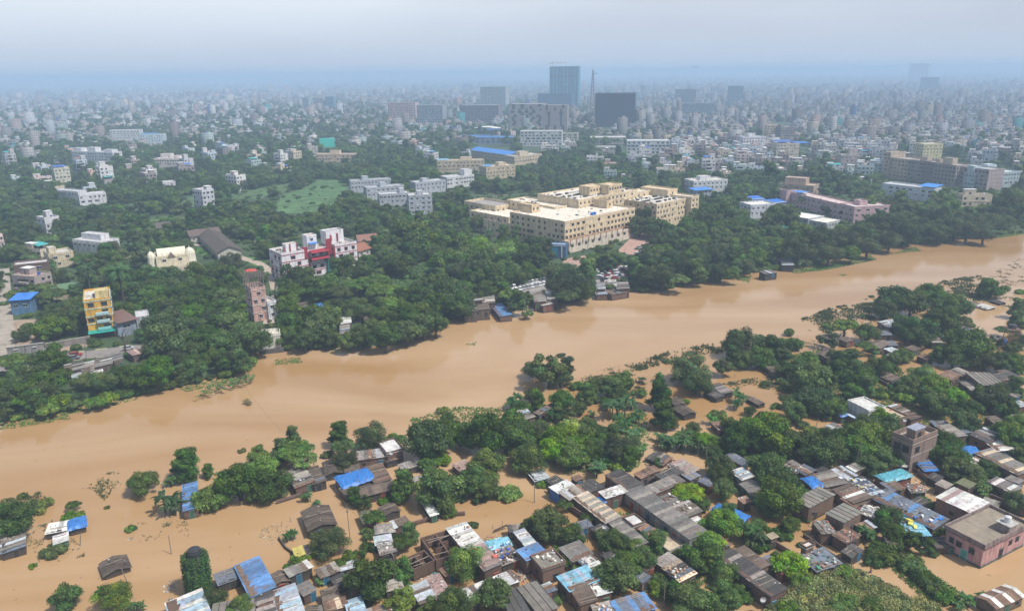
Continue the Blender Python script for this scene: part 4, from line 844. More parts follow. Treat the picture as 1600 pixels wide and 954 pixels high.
def qblock(o, crop, pts, z1, z0=0.0, **k):
    """a wing given by the photo corners of its roof (root stands at the origin of the bank)"""
    ce, a, L, B = rect(crop, pts, z1+ZB); e = bpy.data.objects.new('wing', None)
    RECTS.append((ce.x, ce.y, L, B, a)); return ce, a, L, B
def wing(o, crop, pts, z1, z0=0.0, **k):
    ce, a, L, B = qblock(o, crop, pts, z1); oa = o.rotation_euler[2]; d = ce-Vector(o.location); ca, sa = math.cos(-oa), math.sin(-oa)
    lx, ly = d.x*ca-d.y*sa, d.x*sa+d.y*ca
    da = a-oa
    while da > math.pi/4: da -= math.pi/2; L, B = B, L
    while da < -math.pi/4: da += math.pi/2; L, B = B, L
    return block(o, lx-L, lx+L, ly-B, ly+B, z0, z1, **k), (lx, ly, L, B)
# --- cream hospital-like complex
cream = (.66, .54, .37)
p0, p1 = at(872, 394, ZB), at(981, 368, ZB); an = math.atan2(p1.y-p0.y, p1.x-p0.x)
hc = root('large_building', (p0.x, p0.y, ZB), an); tag(hc, 'sprawling cream multi-wing building with white flat roofs behind the riverside trees', 'building'); LM.append(('sprawling cream building', p0.x, p0.y))
kw = dict(col=cream, roofcol=(.70, .65, .56), wk='c')
(_, (mx_, my_, mL, mB)) = wing(hc, 'O', [(917, 311), (981, 329), (872, 350), (808, 332)], 16.0, floors=4, sides='fl', ww=1.5, wh=1.5, wsp=3.1, **kw, clut=9, parapet=.9)
wing(hc, 'O', [(768, 311), (795, 320), (763, 328), (735, 315)], 13.5, floors=3, sides='fl', wsp=4.5, col=cream, roofcol=(.33, .31, .3), wk='c', parapet=1.4)
wing(hc, 'O', [(800, 312), (862, 326), (810, 347), (758, 330)], 11.5, floors=2, sides='fl', wsp=4, **kw, clut=10)
wing(hc, 'O', [(778, 338), (832, 356), (826, 362), (770, 343)], 8.5, floors=2, sides='fl', wsp=4, col=cream, roofcol=(.3, .29, .28), wk='c', clut=26)
wing(hc, 'O', [(862, 298), (962, 290), (985, 300), (862, 318)], 20.5, floors=4, sides='f', wsp=3.6, z0w=12.5, **kw, clut=34)
wing(hc, 'O', [(820, 312), (860, 305), (866, 322), (826, 330)], 16.5, floors=2, sides='fl', wsp=4, z0w=11, **kw, clut=14)
for q, z in (([(913, 289), (934, 288), (937, 293), (914, 294)], 25.5), ([(942, 287), (962, 286), (965, 290), (944, 292)], 26), ([(816, 318), (830, 316), (836, 320), (822, 324)], 20), ([(935, 312), (946, 310), (950, 314), (938, 317)], 20)):
    wing(hc, 'O', q, z, floors=1, sides='f', wsp=3, z0=10, col=(.66, .52, .34), roofcol=(.6, .5, .36), wk='c', name='stair_room', z0w=z-4)
wing(hc, 'O', [(1030, 299), (1068, 312), (1019, 323), (983, 311)], 15.5, floors=4, sides='fl', wsp=3.6, **kw, clut=24)
wing(hc, 'O', [(1043, 298), (1078, 308), (1067, 312), (1030, 300)], 16.5, floors=4, sides='fr', wsp=4, **kw)
wing(hc, 'O', [(1013, 292), (1036, 290), (1046, 297), (1024, 300)], 19.5, floors=1, sides='f', wsp=4, z0=12, col=cream, roofcol=cream, name='stair_room', z0w=16)
wing(hc, 'O', [(965, 293), (990, 296), (985, 313), (965, 310)], 18.5, floors=3, sides='f', wsp=4, z0w=9, **kw)
# low front wing with its rust-red pergola
block(hc, mL*-0+2, 2*mL+3, -6, -.05, 0, 5.5, col=(.62, .55, .45), roofcol=(.55, .5, .45), floors=1, sides='f', wsp=5.5, ww=2, wh=1.6, wk='c')
pg = MB('wood')
for i in range(13):
    x = 3+i*(2*mL-1)/12; pg.box((x, -6.4, 5.6), (.25, .25, 3.6), (.28, .12, .09)); pg.box((x, -3.2, 7.4), (.2, 6.6, .2), (.28, .12, .09))
for y in (-6.3, -4, -1.8, -.3): pg.box((mL+2.5, y, 7.55), (2*mL, .2, .18), (.28, .12, .09))
pg.obj('pergola', hc)
EXC.append((735, 285, 1080, 396))
wt = MB('tarp'); wt.lathe([(.1, 1.5), (.9, 1.4), (1, .1), (1, 0)], (0, 0, 0), (.04, .16, .5)); wt.obj('water_tank', hc, (mL*1.0, 2.5, 16.1))
wt = MB('tarp'); wt.lathe([(.1, 1.5), (.9, 1.4), (1, .1), (1, 0)], (0, 0, 0), (.04, .16, .5)); wt.obj('water_tank', hc, (mL*1.0+2.4, 2.5, 16.1))
o, L = frame('entrance_pavilion', (859, 403), (884, 404), 'small blue-fronted entrance pavilion at the corner of the cream building', 'pavilion', depthm=6, phrase='blue-fronted pavilion', exc=(850, 374, 890, 405))
block(o, 0, L, 0, 6, 0, 7, col=(.06, .14, .26), roofcol=(.25, .33, .45), parapet=.4, floors=0, bands=False)
m = MB('glass'); m.box((L*.3, -.06, 3.6), (L*.36, .1, 5.2), (.03, .25, .38)); m.obj('glass_front', o); m = MB('plain'); m.box((L*.75, -.08, 3.4), (L*.06, .14, 6.2), (.7, .7, .7)); m.box((L*.5, -.1, 6.7), (L*.98, .2, .3), (.5, .6, .7)); m.obj('trim', o)
# --- white and red building
o, L = frame('institute_building', (444, 443), (560, 421), 'white four-storey building with dark red trim and two roof towers', depthm=15, phrase='white and red building', exc=(424, 352, 566, 432))
W_, Rd = (.7, .69, .72), (.30, .03, .045)
def fin(x, y, z, dx, dz, dy=.35, sl=0): q = MB('clean'); q.box((x, y, z), (dx, dy, dz), Rd, tilt=(0, 0)); q.obj('red_fin', o)
H1 = 13.5
for x0, x1, y0, nm in ((0, .29*L, 0, 'wing'), (.70*L, L, 0, 'wing')):
    block(o, x0, x1, y0, 14, 0, H1, col=W_, roofcol=(.4, .36, .33), mk='clean', floors=4, sides='flr', wsp=4.6, ww=1.7, wh=1.5, wk='r', fh=3.3, bandcol=Rd, parapet=1.0, clut=4)
block(o, .29*L, .70*L, 3, 13, 0, H1-1, col=W_, roofcol=(.42, .36, .32), mk='clean', floors=4, sides='f', wsp=4.2, ww=1.9, wh=1.5, wk='r', fh=3.1, bandcol=Rd, parapet=.8)
block(o, .42*L, .55*L, 7, 12, H1-1, H1+5.5, col=W_, roofcol=(.5, .38, .28), mk='clean', parapet=.5, name='roof_tower', floors=1, sides='f', wsp=4)
block(o, .68*L, .92*L, 7, 13, H1, H1+6, col=W_, roofcol=(.36, .34, .33), mk='clean', parapet=.6, name='roof_tower')
block(o, .12*L, .27*L, 5, 9, H1, H1+3.4, col=W_, roofcol=(.45, .38, .3), mk='clean', parapet=.3, name='roof_room')
q = MB('tarp'); q.box((.485*L, 5.8, H1+2.2), (.11*L, 2.6, .12), (.03, .2, .6), tilt=(0, .1)); q.obj('blue_awning', o)
for x, z, dx, dz, y in ((.33, H1-1.2, .07*L, 5.4, 2.7), (.64, H1+.2, .075*L, 7.8, 1.6), (.38, 7, .012*L, 11, 2.5), (.68, 6.5, .022*L, 13, -.25), (.74, H1+3, .02*L, 3, 6.8), (.83, H1+3, .02*L, 4, 6.8), (.09, H1+1.8, .01*L, 2, 4.6), (.17, H1+1.8, .01*L, 4.2, 4.6), (.26, H1+1.8, .01*L, 4.2, 4.6),
                    (.10, 4, .015*L, 8, -.2), (.205, 4, .015*L, 8, -.2), (.80, 4, .015*L, 8, -.2), (.905, 4, .015*L, 8, -.2)): fin(x*L, y, z, dx, dz)
for z in (H1-1, H1-4.4): q = MB('clean'); q.box((.51*L, 1.6, z), (.24*L, 2.8, .25), Rd, tilt=(0, .35)); q.obj('red_canopy', o)
q = MB('clean'); q.box((.63*L, 2.4, 5), (.05*L, 1.2, 9), (.03, .16, .15)); q.obj('green_shaft', o)
# --- yellow apartment block
o, L = frame('apartment_building', (141, 530), (182, 524), 'narrow yellow five-storey block with cluttered white roof beside the road', depthm=14, phrase='yellow five-storey block', exc=(124, 436, 186, 530))
Yw = (.62, .36, .06)
block(o, 0, L, 0, 16, 0, 14.6, col=Yw, roofcol=(.6, .58, .55), mk='clean', floors=4, sides='fr', wsp=3.1, ww=1.9, wh=1.4, wk='b', fh=2.9, bandcol=(.45, .62, .62), parapet=.8, clut=16)
block(o, .45*L, .95*L, 3, 8, 14.6, 17, col=(.6, .5, .25), roofcol=(.55, .45, .25), name='roof_room', parapet=.3, bands=False)
for i in range(3): q = MB('plain'); q.box((L*.62, -.75, 3.2+i*2.9+.55), (L*.5, 1.3, .9), (.35, .5, .52) if i else (.2, .5, .5)); q.obj('balcony', o)
q = MB('tarp'); q.box((L*.5, -1.2, 3.0), (L*1.05, 2.6, .12), (.02, .3, .25), tilt=(0, .22)); q.obj('green_awning', o)
q = MB('plain'); q.box((L*.5, -.06, 1.3), (L*.9, .12, 2.3), (.03, .04, .05)); q.obj('shopfront', o)
# --- pink narrow house, scaffold on top
o, L = frame('narrow_house', (398, 503), (420, 499), 'narrow pink four-storey house with bare frame on its roof near the river', 'house', depthm=9, phrase='narrow pink house', exc=(376, 424, 440, 502))
block(o, 0, L, 0, 9, 0, 13, col=(.52, .33, .29), roofcol=(.3, .26, .22), floors=4, sides='fl', wsp=2.2, ww=1.2, wh=1.5, wk='w', fh=3.1, bandcol=(.6, .5, .42), parapet=.9)
q = MB('wood')
for x in (0, .33*L, .66*L, L):
    for y in (2, 5.5, 9): q.box((x, y, 15.5), (.3, .3, 5), (.2, .17, .15))
for y in (2, 5.5, 9): q.box((L/2, y, 18), (L+3, .3, .3), (.2, .17, .15))
for x in range(8): q.box((-1+x*(L+2)/7, 5.5, 18.3), (.2, 9, .2), (.16, .13, .12))
q.obj('roof_frame', o)
o, L = frame('small_house', (421, 500), (434, 497), 'small white two-storey house against the narrow pink house', 'house', depthm=7, exc=(420, 462, 438, 500)); block(o, 0, L, 0, 7, 0, 7, col=(.6, .62, .66), floors=2, sides='f', wsp=2, ww=1.1, wh=1.3)
o, L = frame('pump_house', (411, 551), (440, 548), 'small white pump house with flat roof standing at the water edge', 'pump house', z=.2, depthm=6, phrase='white pump house', exc=(404, 520, 445, 556))
block(o, 0, L, 0, 6, 1.4, 6.2, col=(.66, .66, .6), roofcol=(.65, .6, .5), parapet=.7, floors=1, sides='f', wsp=3.2, ww=1.5, wh=1.5, wk='b'); q = MB('conc'); q.box((L/2, 2.6, .3), (L+1.6, 7.5, 2.2), (.1, .095, .09)); q.obj('base', o)
# --- buildings in the left and middle distance
def simple(p0, p1, h, dm, col, label, roofcol=(.5, .5, .5), floors=None, name='building', cat='building', phrase=None, exc=None, rooms=(), sheds=(), wsp=3.4, **k):
    o, L = frame(name, p0, p1, label, cat, depthm=dm, phrase=phrase, exc=exc)
    fl = floors if floors is not None else max(1, int(h/3.2)); k.setdefault('sides', 'fl'); k.setdefault('mk', 'wall')
    block(o, 0, L, 0, dm, 0, h, col=col, roofcol=roofcol, floors=fl, wsp=wsp, **k)
    for (a, b, c, d, e) in rooms: block(o, a*L, b*L, c*dm, d*dm, h, h+e, col=tuple(min(.8, v*1.05) for v in col), roofcol=roofcol, parapet=.3, name='roof_room')
    for (a, b, c, d, e, cc) in sheds: q = MB('tin'); q.box(((a+b)/2*L, (c+d)/2*dm, h+e), ((b-a)*L, (d-c)*dm, .15), cc, tilt=(0, .06)); q.obj('sheet_roof', o)
    return o, L
cr2 = (.52, .44, .31); gw = (.42, .45, .50); bs = (.06, .25, .68)
simple((549, 302), (612, 298), 9.5, 9, gw, 'rearmost of the grey concrete blocks by the green meadow', rooms=((.3, .45, .3, .9, 3.2),), exc=(545, 276, 614, 302), phrase='grey concrete blocks')
simple((574, 314), (632, 309), 9.5, 9, gw, 'middle one of the grey concrete blocks by the green meadow', rooms=((.4, .55, .3, .9, 3.2),), exc=(572, 288, 633, 314))
simple((594, 324), (641, 321), 9.0, 10, gw, 'front one of the grey concrete blocks by the green meadow', rooms=((.7, .85, .3, .9, 3.2),), exc=(592, 298, 642, 324), roofcol=(.65, .65, .65))
simple((640, 336), (676, 334), 13, 12, gw, 'tall square grey block standing apart in the trees', rooms=((.4, .65, .3, .8, 2.6),), exc=(636, 306, 678, 335), roofcol=(.6, .58, .55), sides='fl', phrase='tall square grey block')
simple((650, 304), (697, 299), 9, 11, gw, 'long grey block with pale roof left of the white terraced block', rooms=((.3, .5, .3, .8, 2.6),), exc=(646, 278, 698, 302))
simple((699, 295), (741, 290), 9, 12, (.6, .6, .62), 'white terraced block with raised corner room among trees', rooms=((.7, .98, .2, .8, 5),), exc=(696, 268, 742, 294), phrase='white terraced block')
simple((684, 270), (757, 268), 11, 12, cr2, 'cream hostel block with long row of dark window bays', rooms=((.5, .75, .3, .8, 3),), sheds=((0, .25, .1, .8, 1.5, (.2, .42, .6)),), exc=(680, 246, 758, 270), phrase='cream hostel block', roofcol=(.55, .5, .4))
simple((760, 281), (805, 277), 11, 14, cr2, 'cream block with dark red columns in front of the blue gable', rooms=((.5, .75, .3, .8, 3),), sheds=((0, .3, .1, .7, 1.5, (.1, .3, .6)),), exc=(756, 256, 808, 281), roofcol=(.6, .53, .42))
o, L = frame('hall', (737, 247), (798, 256), 'long cream hall with bright blue pitched roof amid trees', 'hall', depthm=16, phrase='blue-pitched-roof hall', exc=(732, 226, 848, 260))
block(o, 0, L, 0, 16, 0, 9, col=cr2, floors=3, sides='f', wsp=4, parapet=0)
q = MB('tin'); q.quad([(-1, -1, 9.05), (L+1, -1, 9.05), (L+1, 8, 12.5), (-1, 8, 12.5)], bs); q.quad([(-1, 8, 12.5), (L+1, 8, 12.5), (L+1, 17, 9.05), (-1, 17, 9.05)], bs); q.obj('roof', o); q = MB('wall'); q.quad([(L, 0, 9), (L, 16, 9), (L, 8, 12.3)], cr2); q.quad([(0, 16, 9), (0, 0, 9), (0, 8, 12.3)], cr2); q.obj('gable', o)
simple((804, 259), (847, 254), 9, 16, cr2, 'cream columned block adjoining the hall with blue pitched roof', rooms=((.3, .6, .3, .8, 4),))
simple((494, 253), (554, 253), 8, 12, (.62, .48, .34), 'low cream building with pink roof room beyond the woods', rooms=((.35, .6, .3, .8, 4),), exc=(490, 232, 556, 254), phrase='low cream woodland building')
simple((500, 231), (524, 230), 11, 10, (.05, .5, .42), 'building wrapped in bright turquoise sheeting', floors=0, mk='tarp', phrase='turquoise-wrapped building', exc=(498, 210, 526, 230))
simple((126, 322), (168, 318), 8, 10, (.66, .66, .7), 'white two-storey house with arched openings left of the meadow', exc=(82, 296, 170, 322), phrase='white arched house', rooms=((0, .3, .2, .8, 2.5),))
simple((86, 309), (122, 312), 6, 9, (.6, .6, .64), 'low white house joined to the arched white house')
simple((88, 286), (112, 284), 13, 12, (.62, .6, .5), 'tall cream house with a blue roof shelter among trees', sheds=((0, .8, .1, .9, 2, (.03, .12, .5)),), exc=(78, 245, 118, 286), phrase='blue-sheltered cream house')
simple((242, 262), (282, 262), 9, 14, (.72, .64, .6), 'white villa with orange trim and stepped roofs in trees', rooms=((.2, .6, .3, .8, 5), (.7, .9, .3, .8, 3)), exc=(238, 238, 285, 262), phrase='stepped white villa')
simple((114, 252), (178, 254), 11, 14, (.62, .63, .66), 'cluster-like white house with many roof rooms at the wood edge', rooms=((0, .2, .2, .8, 4), (.35, .55, .2, .8, 5), (.75, .95, .2, .8, 3)), exc=(108, 226, 180, 252))
simple((173, 220), (220, 219), 15, 16, (.66, .66, .68), 'white five-storey building with regular window rows', exc=(170, 198, 222, 220), phrase='white window-rowed building')
simple((220, 227), (258, 226), 14, 14, (.55, .65, .72), 'pale blue-white building with blue roof sheet', sheds=((0, .7, .1, .9, 2, (.04, .25, .5)),), exc=(218, 205, 260, 226))
simple((253, 301), (276, 299), 8, 9, (.6, .6, .64), 'small white house beside the meadow trees')
simple((116, 392), (160, 397), 6, 12, (.6, .6, .62), 'white flat-roofed house with roof terrace right of the brick building', rooms=((0, .7, .5, .95, 3),), exc=(110, 362, 164, 396), phrase='white roof-terraced house')
simple((26, 442), (79, 436), 8, 9, (.16, .1, .085), 'dark brick building with flat parapet roof', mk='brick', wsp=6, exc=(22, 400, 84, 440), phrase='dark brick building')
simple((80, 420), (118, 414), 7, 11, (.55, .48, .34), 'cream old house with broken terrace beside the dark brick building', exc=(78, 388, 122, 418), rooms=((.1, .4, .3, .8, 3),))
simple((20, 492), (50, 490), 5.5, 9, (.10, .2, .34), 'small blue-walled house with bright blue sheet roof', sheds=((-.05, 1.1, -.1, 1.0, 1.2, (.03, .2, .65)),), parapet=.2, phrase='small blue-walled house', exc=(10, 452, 54, 492))
simple((84, 470), (126, 464), 4.5, 8, (.35, .3, .2), 'low green-roofed shed behind the yellow block', parapet=.2, sheds=((-.05, 1.05, -.1, 1.1, .4, (.1, .2, .08)),))
simple((186, 527), (215, 520), 5.5, 12, (.25, .3, .38), 'shabby brown-roofed workshop right of the yellow block', sheds=((0, 1.1, -.1, 1.1, .7, (.18, .1, .08)),), parapet=.1, exc=(186, 485, 236, 522))
simple((216, 518), (236, 515), 5.5, 9, (.4, .42, .45), 'grey shop with white lettered front beside the workshop', parapet=.4)
# boundary wall
o, L = frame('boundary_wall', (12, 556), (70, 548), 'stained grey boundary wall with square openings beside the road', 'wall', depthm=.4, exc=(12, 536, 72, 556)); block(o, 0, L, 0, .4, 0, 3.2, col=(.27, .26, .25), parapet=0, floors=1, sides='f', wsp=4, ww=.8, wh=.8)
o, L = frame('boundary_wall', (72, 547), (142, 535), 'long dark boundary wall running up to the yellow block', 'wall', depthm=.4, exc=(72, 528, 142, 548)); block(o, 0, L, 0, .4, 0, 2.6, col=(.22, .2, .19), parapet=0)
# temple-like hall with barrel vault and domes
o, L = frame('temple', (246, 420), (306, 413), 'cream temple hall with barrel-vaulted roof and small domes', 'temple', depthm=13, phrase='cream vaulted temple hall', exc=(225, 386, 325, 416))
tc_ = (.66, .60, .44)
block(o, 0, L*.82, 0, 12, 0, 5.5, col=tc_, roofcol=(.55, .5, .4), floors=1, sides='f', wsp=4, mk='clean')
q = MB('clean')
for i in range(8):
    a0, a1 = math.pi*i/8, math.pi*(i+1)/8; y0, y1, z_0, z_1 = 7.5-4*math.cos(a0), 7.5-4*math.cos(a1), 5.6+3.2*math.sin(a0), 5.6+3.2*math.sin(a1)
    q.quad([(1, y0, z_0), (L*.8, y0, z_0), (L*.8, y1, z_1), (1, y1, z_1)], (.72, .68, .56))
for x in (1, L*.8): q.quad([(x, 7.5-4*math.cos(math.pi*i/8), 5.6+3.2*math.sin(math.pi*i/8)) for i in range(9)], tc_)
q.obj('vault_roof', o)
for x, y, r_ in ((-2, 3, 2), (L*.9, 4, 2.6)):
    q = MB('clean'); q.lathe([(r_*1.1, 0), (r_, 5), (r_, 6), (r_*.85, 7.2), (r_*.5, 8.2), (.1, 8.8), (.08, 10)], (x, y, 0), (.7, .67, .55), n=16); q.obj('dome', o)
q = MB('clean'); q.quad([(L*.3, -.5, 5.5), (L*.5, -.5, 5.5), (L*.4, -.5, 8)], (.2, .15, .12)); q.quad([(L*.5, 2, 5.5), (L*.3, 2, 5.5), (L*.4, 2, 8)], tc_); q.quad([(L*.3, -.5, 5.5), (L*.4, -.5, 8), (L*.4, 2, 8), (L*.3, 2, 5.5)], tc_); q.quad([(L*.4, -.5, 8), (L*.5, -.5, 5.5), (L*.5, 2, 5.5), (L*.4, 2, 8)], tc_); q.obj('pediment', o)
def gabled(p0, p1, h, dm, wcol, rcol, label, ridge=3, **k):
    o, L = frame('long_house', p0, p1, label, 'house', depthm=dm, **k); block(o, 0, L, 0, dm, 0, h, col=wcol, parapet=0, floors=1, sides='f', wsp=4, bands=False)
    q = MB('roof'); q.quad([(-.8, -.8, h), (L+.8, -.8, h), (L+.8, dm/2, h+ridge), (-.8, dm/2, h+ridge)], rcol); q.quad([(-.8, dm/2, h+ridge), (L+.8, dm/2, h+ridge), (L+.8, dm+.8, h), (-.8, dm+.8, h)], rcol); q.obj('roof', o)
    q = MB('wall'); q.quad([(L, 0, h), (L, dm, h), (L, dm/2, h+ridge-.2)], wcol); q.quad([(0, dm, h), (0, 0, h), (0, dm/2, h+ridge-.2)], wcol); q.obj('gable', o)
gabled((378, 402), (343, 372), 4, 12, (.5, .48, .42), (.095, .078, .065), 'long house with dark brown tiled roof beside the garden path', phrase='long brown tiled house', exc=(335, 355, 412, 404))
gabled((299, 380), (345, 374), 4, 9, (.5, .48, .42), (.13, .1, .09), 'brown-roofed wing left of the long tiled house', exc=(298, 362, 342, 380))
gabled((247, 368), (270, 366), 4.5, 9, (.35, .3, .27), (.11, .09, .085), 'low dark-roofed house behind the temple hall')
gabled((561, 404), (579, 399), 4, 10, (.55, .52, .5), (.28, .12, .075), 'small house with orange tiled roof right of the white and red building', exc=(558, 380, 582, 402), phrase='orange tiled roof')
gabled((562, 388), (590, 385), 4, 8, (.5, .45, .42), (.25, .13, .1), 'reddish-roofed long house behind the orange tiled roof')
# --- right bank buildings
pk_ = (.5, .35, .37)
o, L = frame('school_building', (1222, 318), (1333, 348), 'long pale pink building with white roof patches in the riverside woods', depthm=12, phrase='long pale pink building', exc=(1218, 292, 1370, 346))
block(o, 0, L, 0, 12, 0, 9, col=pk_, roofcol=(.6, .48, .46), floors=3, sides='f', wsp=4, clut=5); block(o, L-14, L+.5, -.5, 26, 0, 9.6, col=pk_, roofcol=(.6, .52, .5), floors=3, sides='fr', wsp=4)
block(o, 0, 10, -4, -.1, 0, 10, col=pk_, floors=0, bands=False); q = MB('tin'); q.box((13, 5, 10.4), (9, 8, .15), bs); q.obj('sheet_roof', o)
block(o, L-12, L-6, 8, 14, 9, 12, col=pk_, roofcol=(.55, .5, .5), name='roof_room')
simple((1219, 302), (1270, 306), 7, 16, (.42, .33, .26), 'brown hall with double stepped roof behind the pale pink building', rooms=((.05, .7, .3, .9, 5),), floors=1, wsp=8, exc=(1215, 270, 1272, 300), roofcol=(.45, .35, .28))
simple((1172, 342), (1211, 339), 8.5, 13, (.55, .57, .63), 'white three-storey block left of the long low white roofs', exc=(1166, 315, 1213, 342), roofcol=(.68, .66, .62), phrase='white block with blue sheds')
for p_, q_, lb in (((1168, 322), (1194, 320), 'bright blue tin shed behind the white block'), ((1200, 328), (1228, 325), 'bright blue tin shed right of the white block')):
    o, L = frame('shed', p_, q_, lb, 'shed', depthm=9, exc=(1168, 306, 1228, 328)); block(o, 0, L, 0, 9, 0, 4.5, col=(.3, .3, .32), parapet=0); q = MB('tin'); q.box((L/2, 4.5, 4.8), (L+1.5, 10, .15), (.03, .17, .6), tilt=(0, .12)); q.obj('roof', o)
simple((1262, 356), (1286, 351), 5.5, 26, (.42, .46, .52), 'long low building with bright white roof beside the river woods', exc=(1236, 328, 1290, 354), roofcol=(.78, .76, .7), floors=1, parapet=.3, wsp=3, phrase='long low white roofs')
simple((1290, 360), (1312, 355), 4.5, 20, (.42, .44, .46), 'lower white-roofed annex right of the long low building', exc=(1286, 338, 1314, 358), roofcol=(.72, .7, .62), floors=1, parapet=.3)
simple((1210, 370), (1233, 368), 4, 8, (.5, .42, .26), 'small cream house with turquoise roof in the river woods', exc=(1206, 354, 1236, 370), sheds=((-.1, 1.1, -.1, 1.1, .5, (.04, .42, .34)),), parapet=.2, phrase='small turquoise-roofed house')
simple((1083, 302), (1136, 299), 9, 16, (.58, .6, .62), 'white building with stepped terrace roofs left of the river woods', exc=(1080, 278, 1140, 302), rooms=((.3, .6, .4, .8, 3),), roofcol=(.6, .56, .5))
simple((1088, 308), (1112, 306), 5, 9, (.3, .35, .4), 'low shed with bright blue roof before the terraced white building', sheds=((-.1, 1.1, -.1, 1.1, .5, bs),), parapet=.1)
o, L = frame('apartment_building', (1377, 277), (1489, 293), 'long tan six-storey apartment block with grey centre bays', depthm=18, phrase='long tan apartment block', exc=(1372, 232, 1532, 294))
tn, gy_ = (.46, .38, .29), (.27, .24, .23)
for a, b, y, c, hh in ((0, .1, 0, tn, 22), (.1, .36, .8, tn, 17.5), (.36, .56, .3, gy_, 17.5), (.56, .72, 1, (.2, .17, .17), 17.5), (.72, 1.0, .4, gy_, 17)):
    block(o, a*L, b*L-.05, y, 18, 0, hh, col=c, roofcol=(.36, .33, .3), floors=5, sides='fl' if a == 0 else ('fr' if b == 1 else 'f'), wsp=3.2, ww=1.5, wh=1.4, wk='c')
block(o, L, L+24, 6, 24, 0, 16, col=(.36, .3, .3), roofcol=(.4, .4, .4), floors=5, sides='f', wsp=3.4, ww=2, wh=1.6)
for a, b, hh in ((.45, .55, 4), (.66, .72, 3), (.76, .88, 5)): block(o, a*L, b*L, 6, 12, 17, 17+hh, col=tn, name='roof_room', parapet=.4)
simple((1376, 306), (1456, 316), 9, 14, (.55, .6, .66), 'white three-storey school with blue canopy on its roof end', sheds=((.7, 1.02, -.05, .9, 2.2, (.03, .25, .72)),), exc=(1374, 280, 1462, 314), phrase='white blue-canopied school', roofcol=(.5, .5, .52))
simple((1520, 296), (1590, 292), 12, 22, (.42, .52, .56), 'pale bluish building with white domed roof rooms beside the tan block', rooms=((0, .15, .1, .4, 6), (.4, .6, .3, .6, 6)), exc=(1518, 252, 1590, 294), roofcol=(.55, .6, .6), phrase='pale bluish building')
simple((1440, 252), (1470, 251), 17, 14, (.6, .55, .3), 'yellow-green building with dark balcony recess behind the tan block', exc=(1438, 228, 1476, 250))
simple((1160, 238), (1195, 237), 17, 16, (.64, .64, .68), 'bright white five-storey block above the wood line', exc=(1157, 205, 1196, 236), phrase='bright white five-storey block', rooms=((.3, .6, .3, .8, 4),))
simple((1212, 249), (1247, 248), 16, 14, (.55, .5, .42), 'beige block with two deep blue roof sheets', sheds=((0, .75, 0, 1, 3, (.02, .12, .5)), (.85, 1.5, 0, 1, 1, (.02, .14, .5))), exc=(1210, 216, 1270, 248), phrase='deep-blue-roofed beige block')
simple((1293, 233), (1325, 234), 11, 14, (.66, .66, .66), 'white house with sloping end wall in the packed quarter', exc=(1290, 214, 1328, 232))
simple((1196, 222), (1216, 222), 22, 14, (.55, .47, .33), 'tall cream tower house beside an unfinished frame', exc=(1192, 186, 1242, 222))
simple((1218, 223), (1240, 222), 20, 14, (.24, .22, .21), 'unfinished dark concrete frame beside the tall cream tower', rooms=((.1, .3, .2, .8, 3),), ww=2.2, wh=2.2)
simple((1312, 268), (1340, 268), 15, 12, (.46, .4, .38), 'terraced brownish house above the river woods', rooms=((.5, .9, .2, .8, 6),), exc=(1305, 236, 1345, 266))
# --- mid city: large buildings, far towers
def far(px0, px1, by, ty, dm, col, label, roofcol=(.4, .4, .42), name='office_building', cat='building', phrase=None, rot=0, **k):
    a = at(px0, by, ZB); b = at(px1, by, ZB); d = b-a; h = (by-ty)*depth((a+b)/2)/F/math.cos(PITCH); an = math.atan2(d.y, d.x)+rot
    o = root(name, (a.x, a.y, ZB), an); tag(o, label, cat); c = (a+b)/2+Vector((0, dm/2, 0)); RECTS.append((c.x, c.y, d.length/2, dm/2, an))
    if phrase: LM.append((phrase, c.x, c.y))
    EXC.append((px0-2, ty, px1+2, by+3)); k.setdefault('floors', max(1, int(h/3.6))); k.setdefault('wsp', 5); k.setdefault('ww', 2.6); k.setdefault('wh', 1.6); k.setdefault('fh', 3.6); k.setdefault('in_mesh', True); k.setdefault('sides', 'fl')
    block(o, 0, d.length, 0, dm, 0, h, col=col, roofcol=roofcol, **k); return o, d.length, h
o, L, h = far(859, 903, 168, 110, 30, (.06, .25, .38), 'tallest tower, under construction behind blue-green netting, with a crane on top', name='tower', cat='tower', phrase='tallest netted tower', wsp=6, ww=3.5, wh=2.2)
for i in range(9): q = MB('plain'); q.box((i*L/8, -.6, h/2), (1.2, 1, h), (.16, .38, .46) if i % 3 else (.06, .16, .22)); q.obj('scaffold_strip', o)
q = MB('plain')
for i in range(11): q.box((i*L/10, 1+8*(i % 2), h+2), (.8, .8, 4), (.3, .35, .4))
q.obj('column_stub', o)
cr_ = root('tower_crane', (o.location.x+8, o.location.y+6, ZB+h+.8)); tag(cr_, 'thin tower crane standing on the netted tower roof', 'crane'); q = MB('plain'); q.box((0, 0, 5.5), (1.3, 1.3, 11), (.4, .3, .2)); q.obj('mast', cr_)
q = MB('plain'); q.box((14, 0, 9), (46, 1, 1.2), (.4, .3, .2)); q.box((-8, 0, 7.8), (4, 2, 2.2), (.3, .3, .3)); q.tube([(0, 0, 13), (24, 0, 9.5)], .25, (.3, .3, .3)); q.tube([(0, 0, 13), (-8, 0, 9.5)], .25, (.3, .3, .3)); q.box((0, 0, 12), (1, 1, 2.4), (.4, .3, .2)); q.obj('jib', cr_)
far(840, 893, 170, 149, 30, (.04, .1, .19), 'dark glass podium at the foot of the tallest tower')
far(929, 991, 199, 151, 45, (.025, .03, .05), 'large dark cube-shaped building with blank facade', phrase='dark cube-shaped building', wsp=9, ww=1, wh=2, roofcol=(.06, .07, .09))
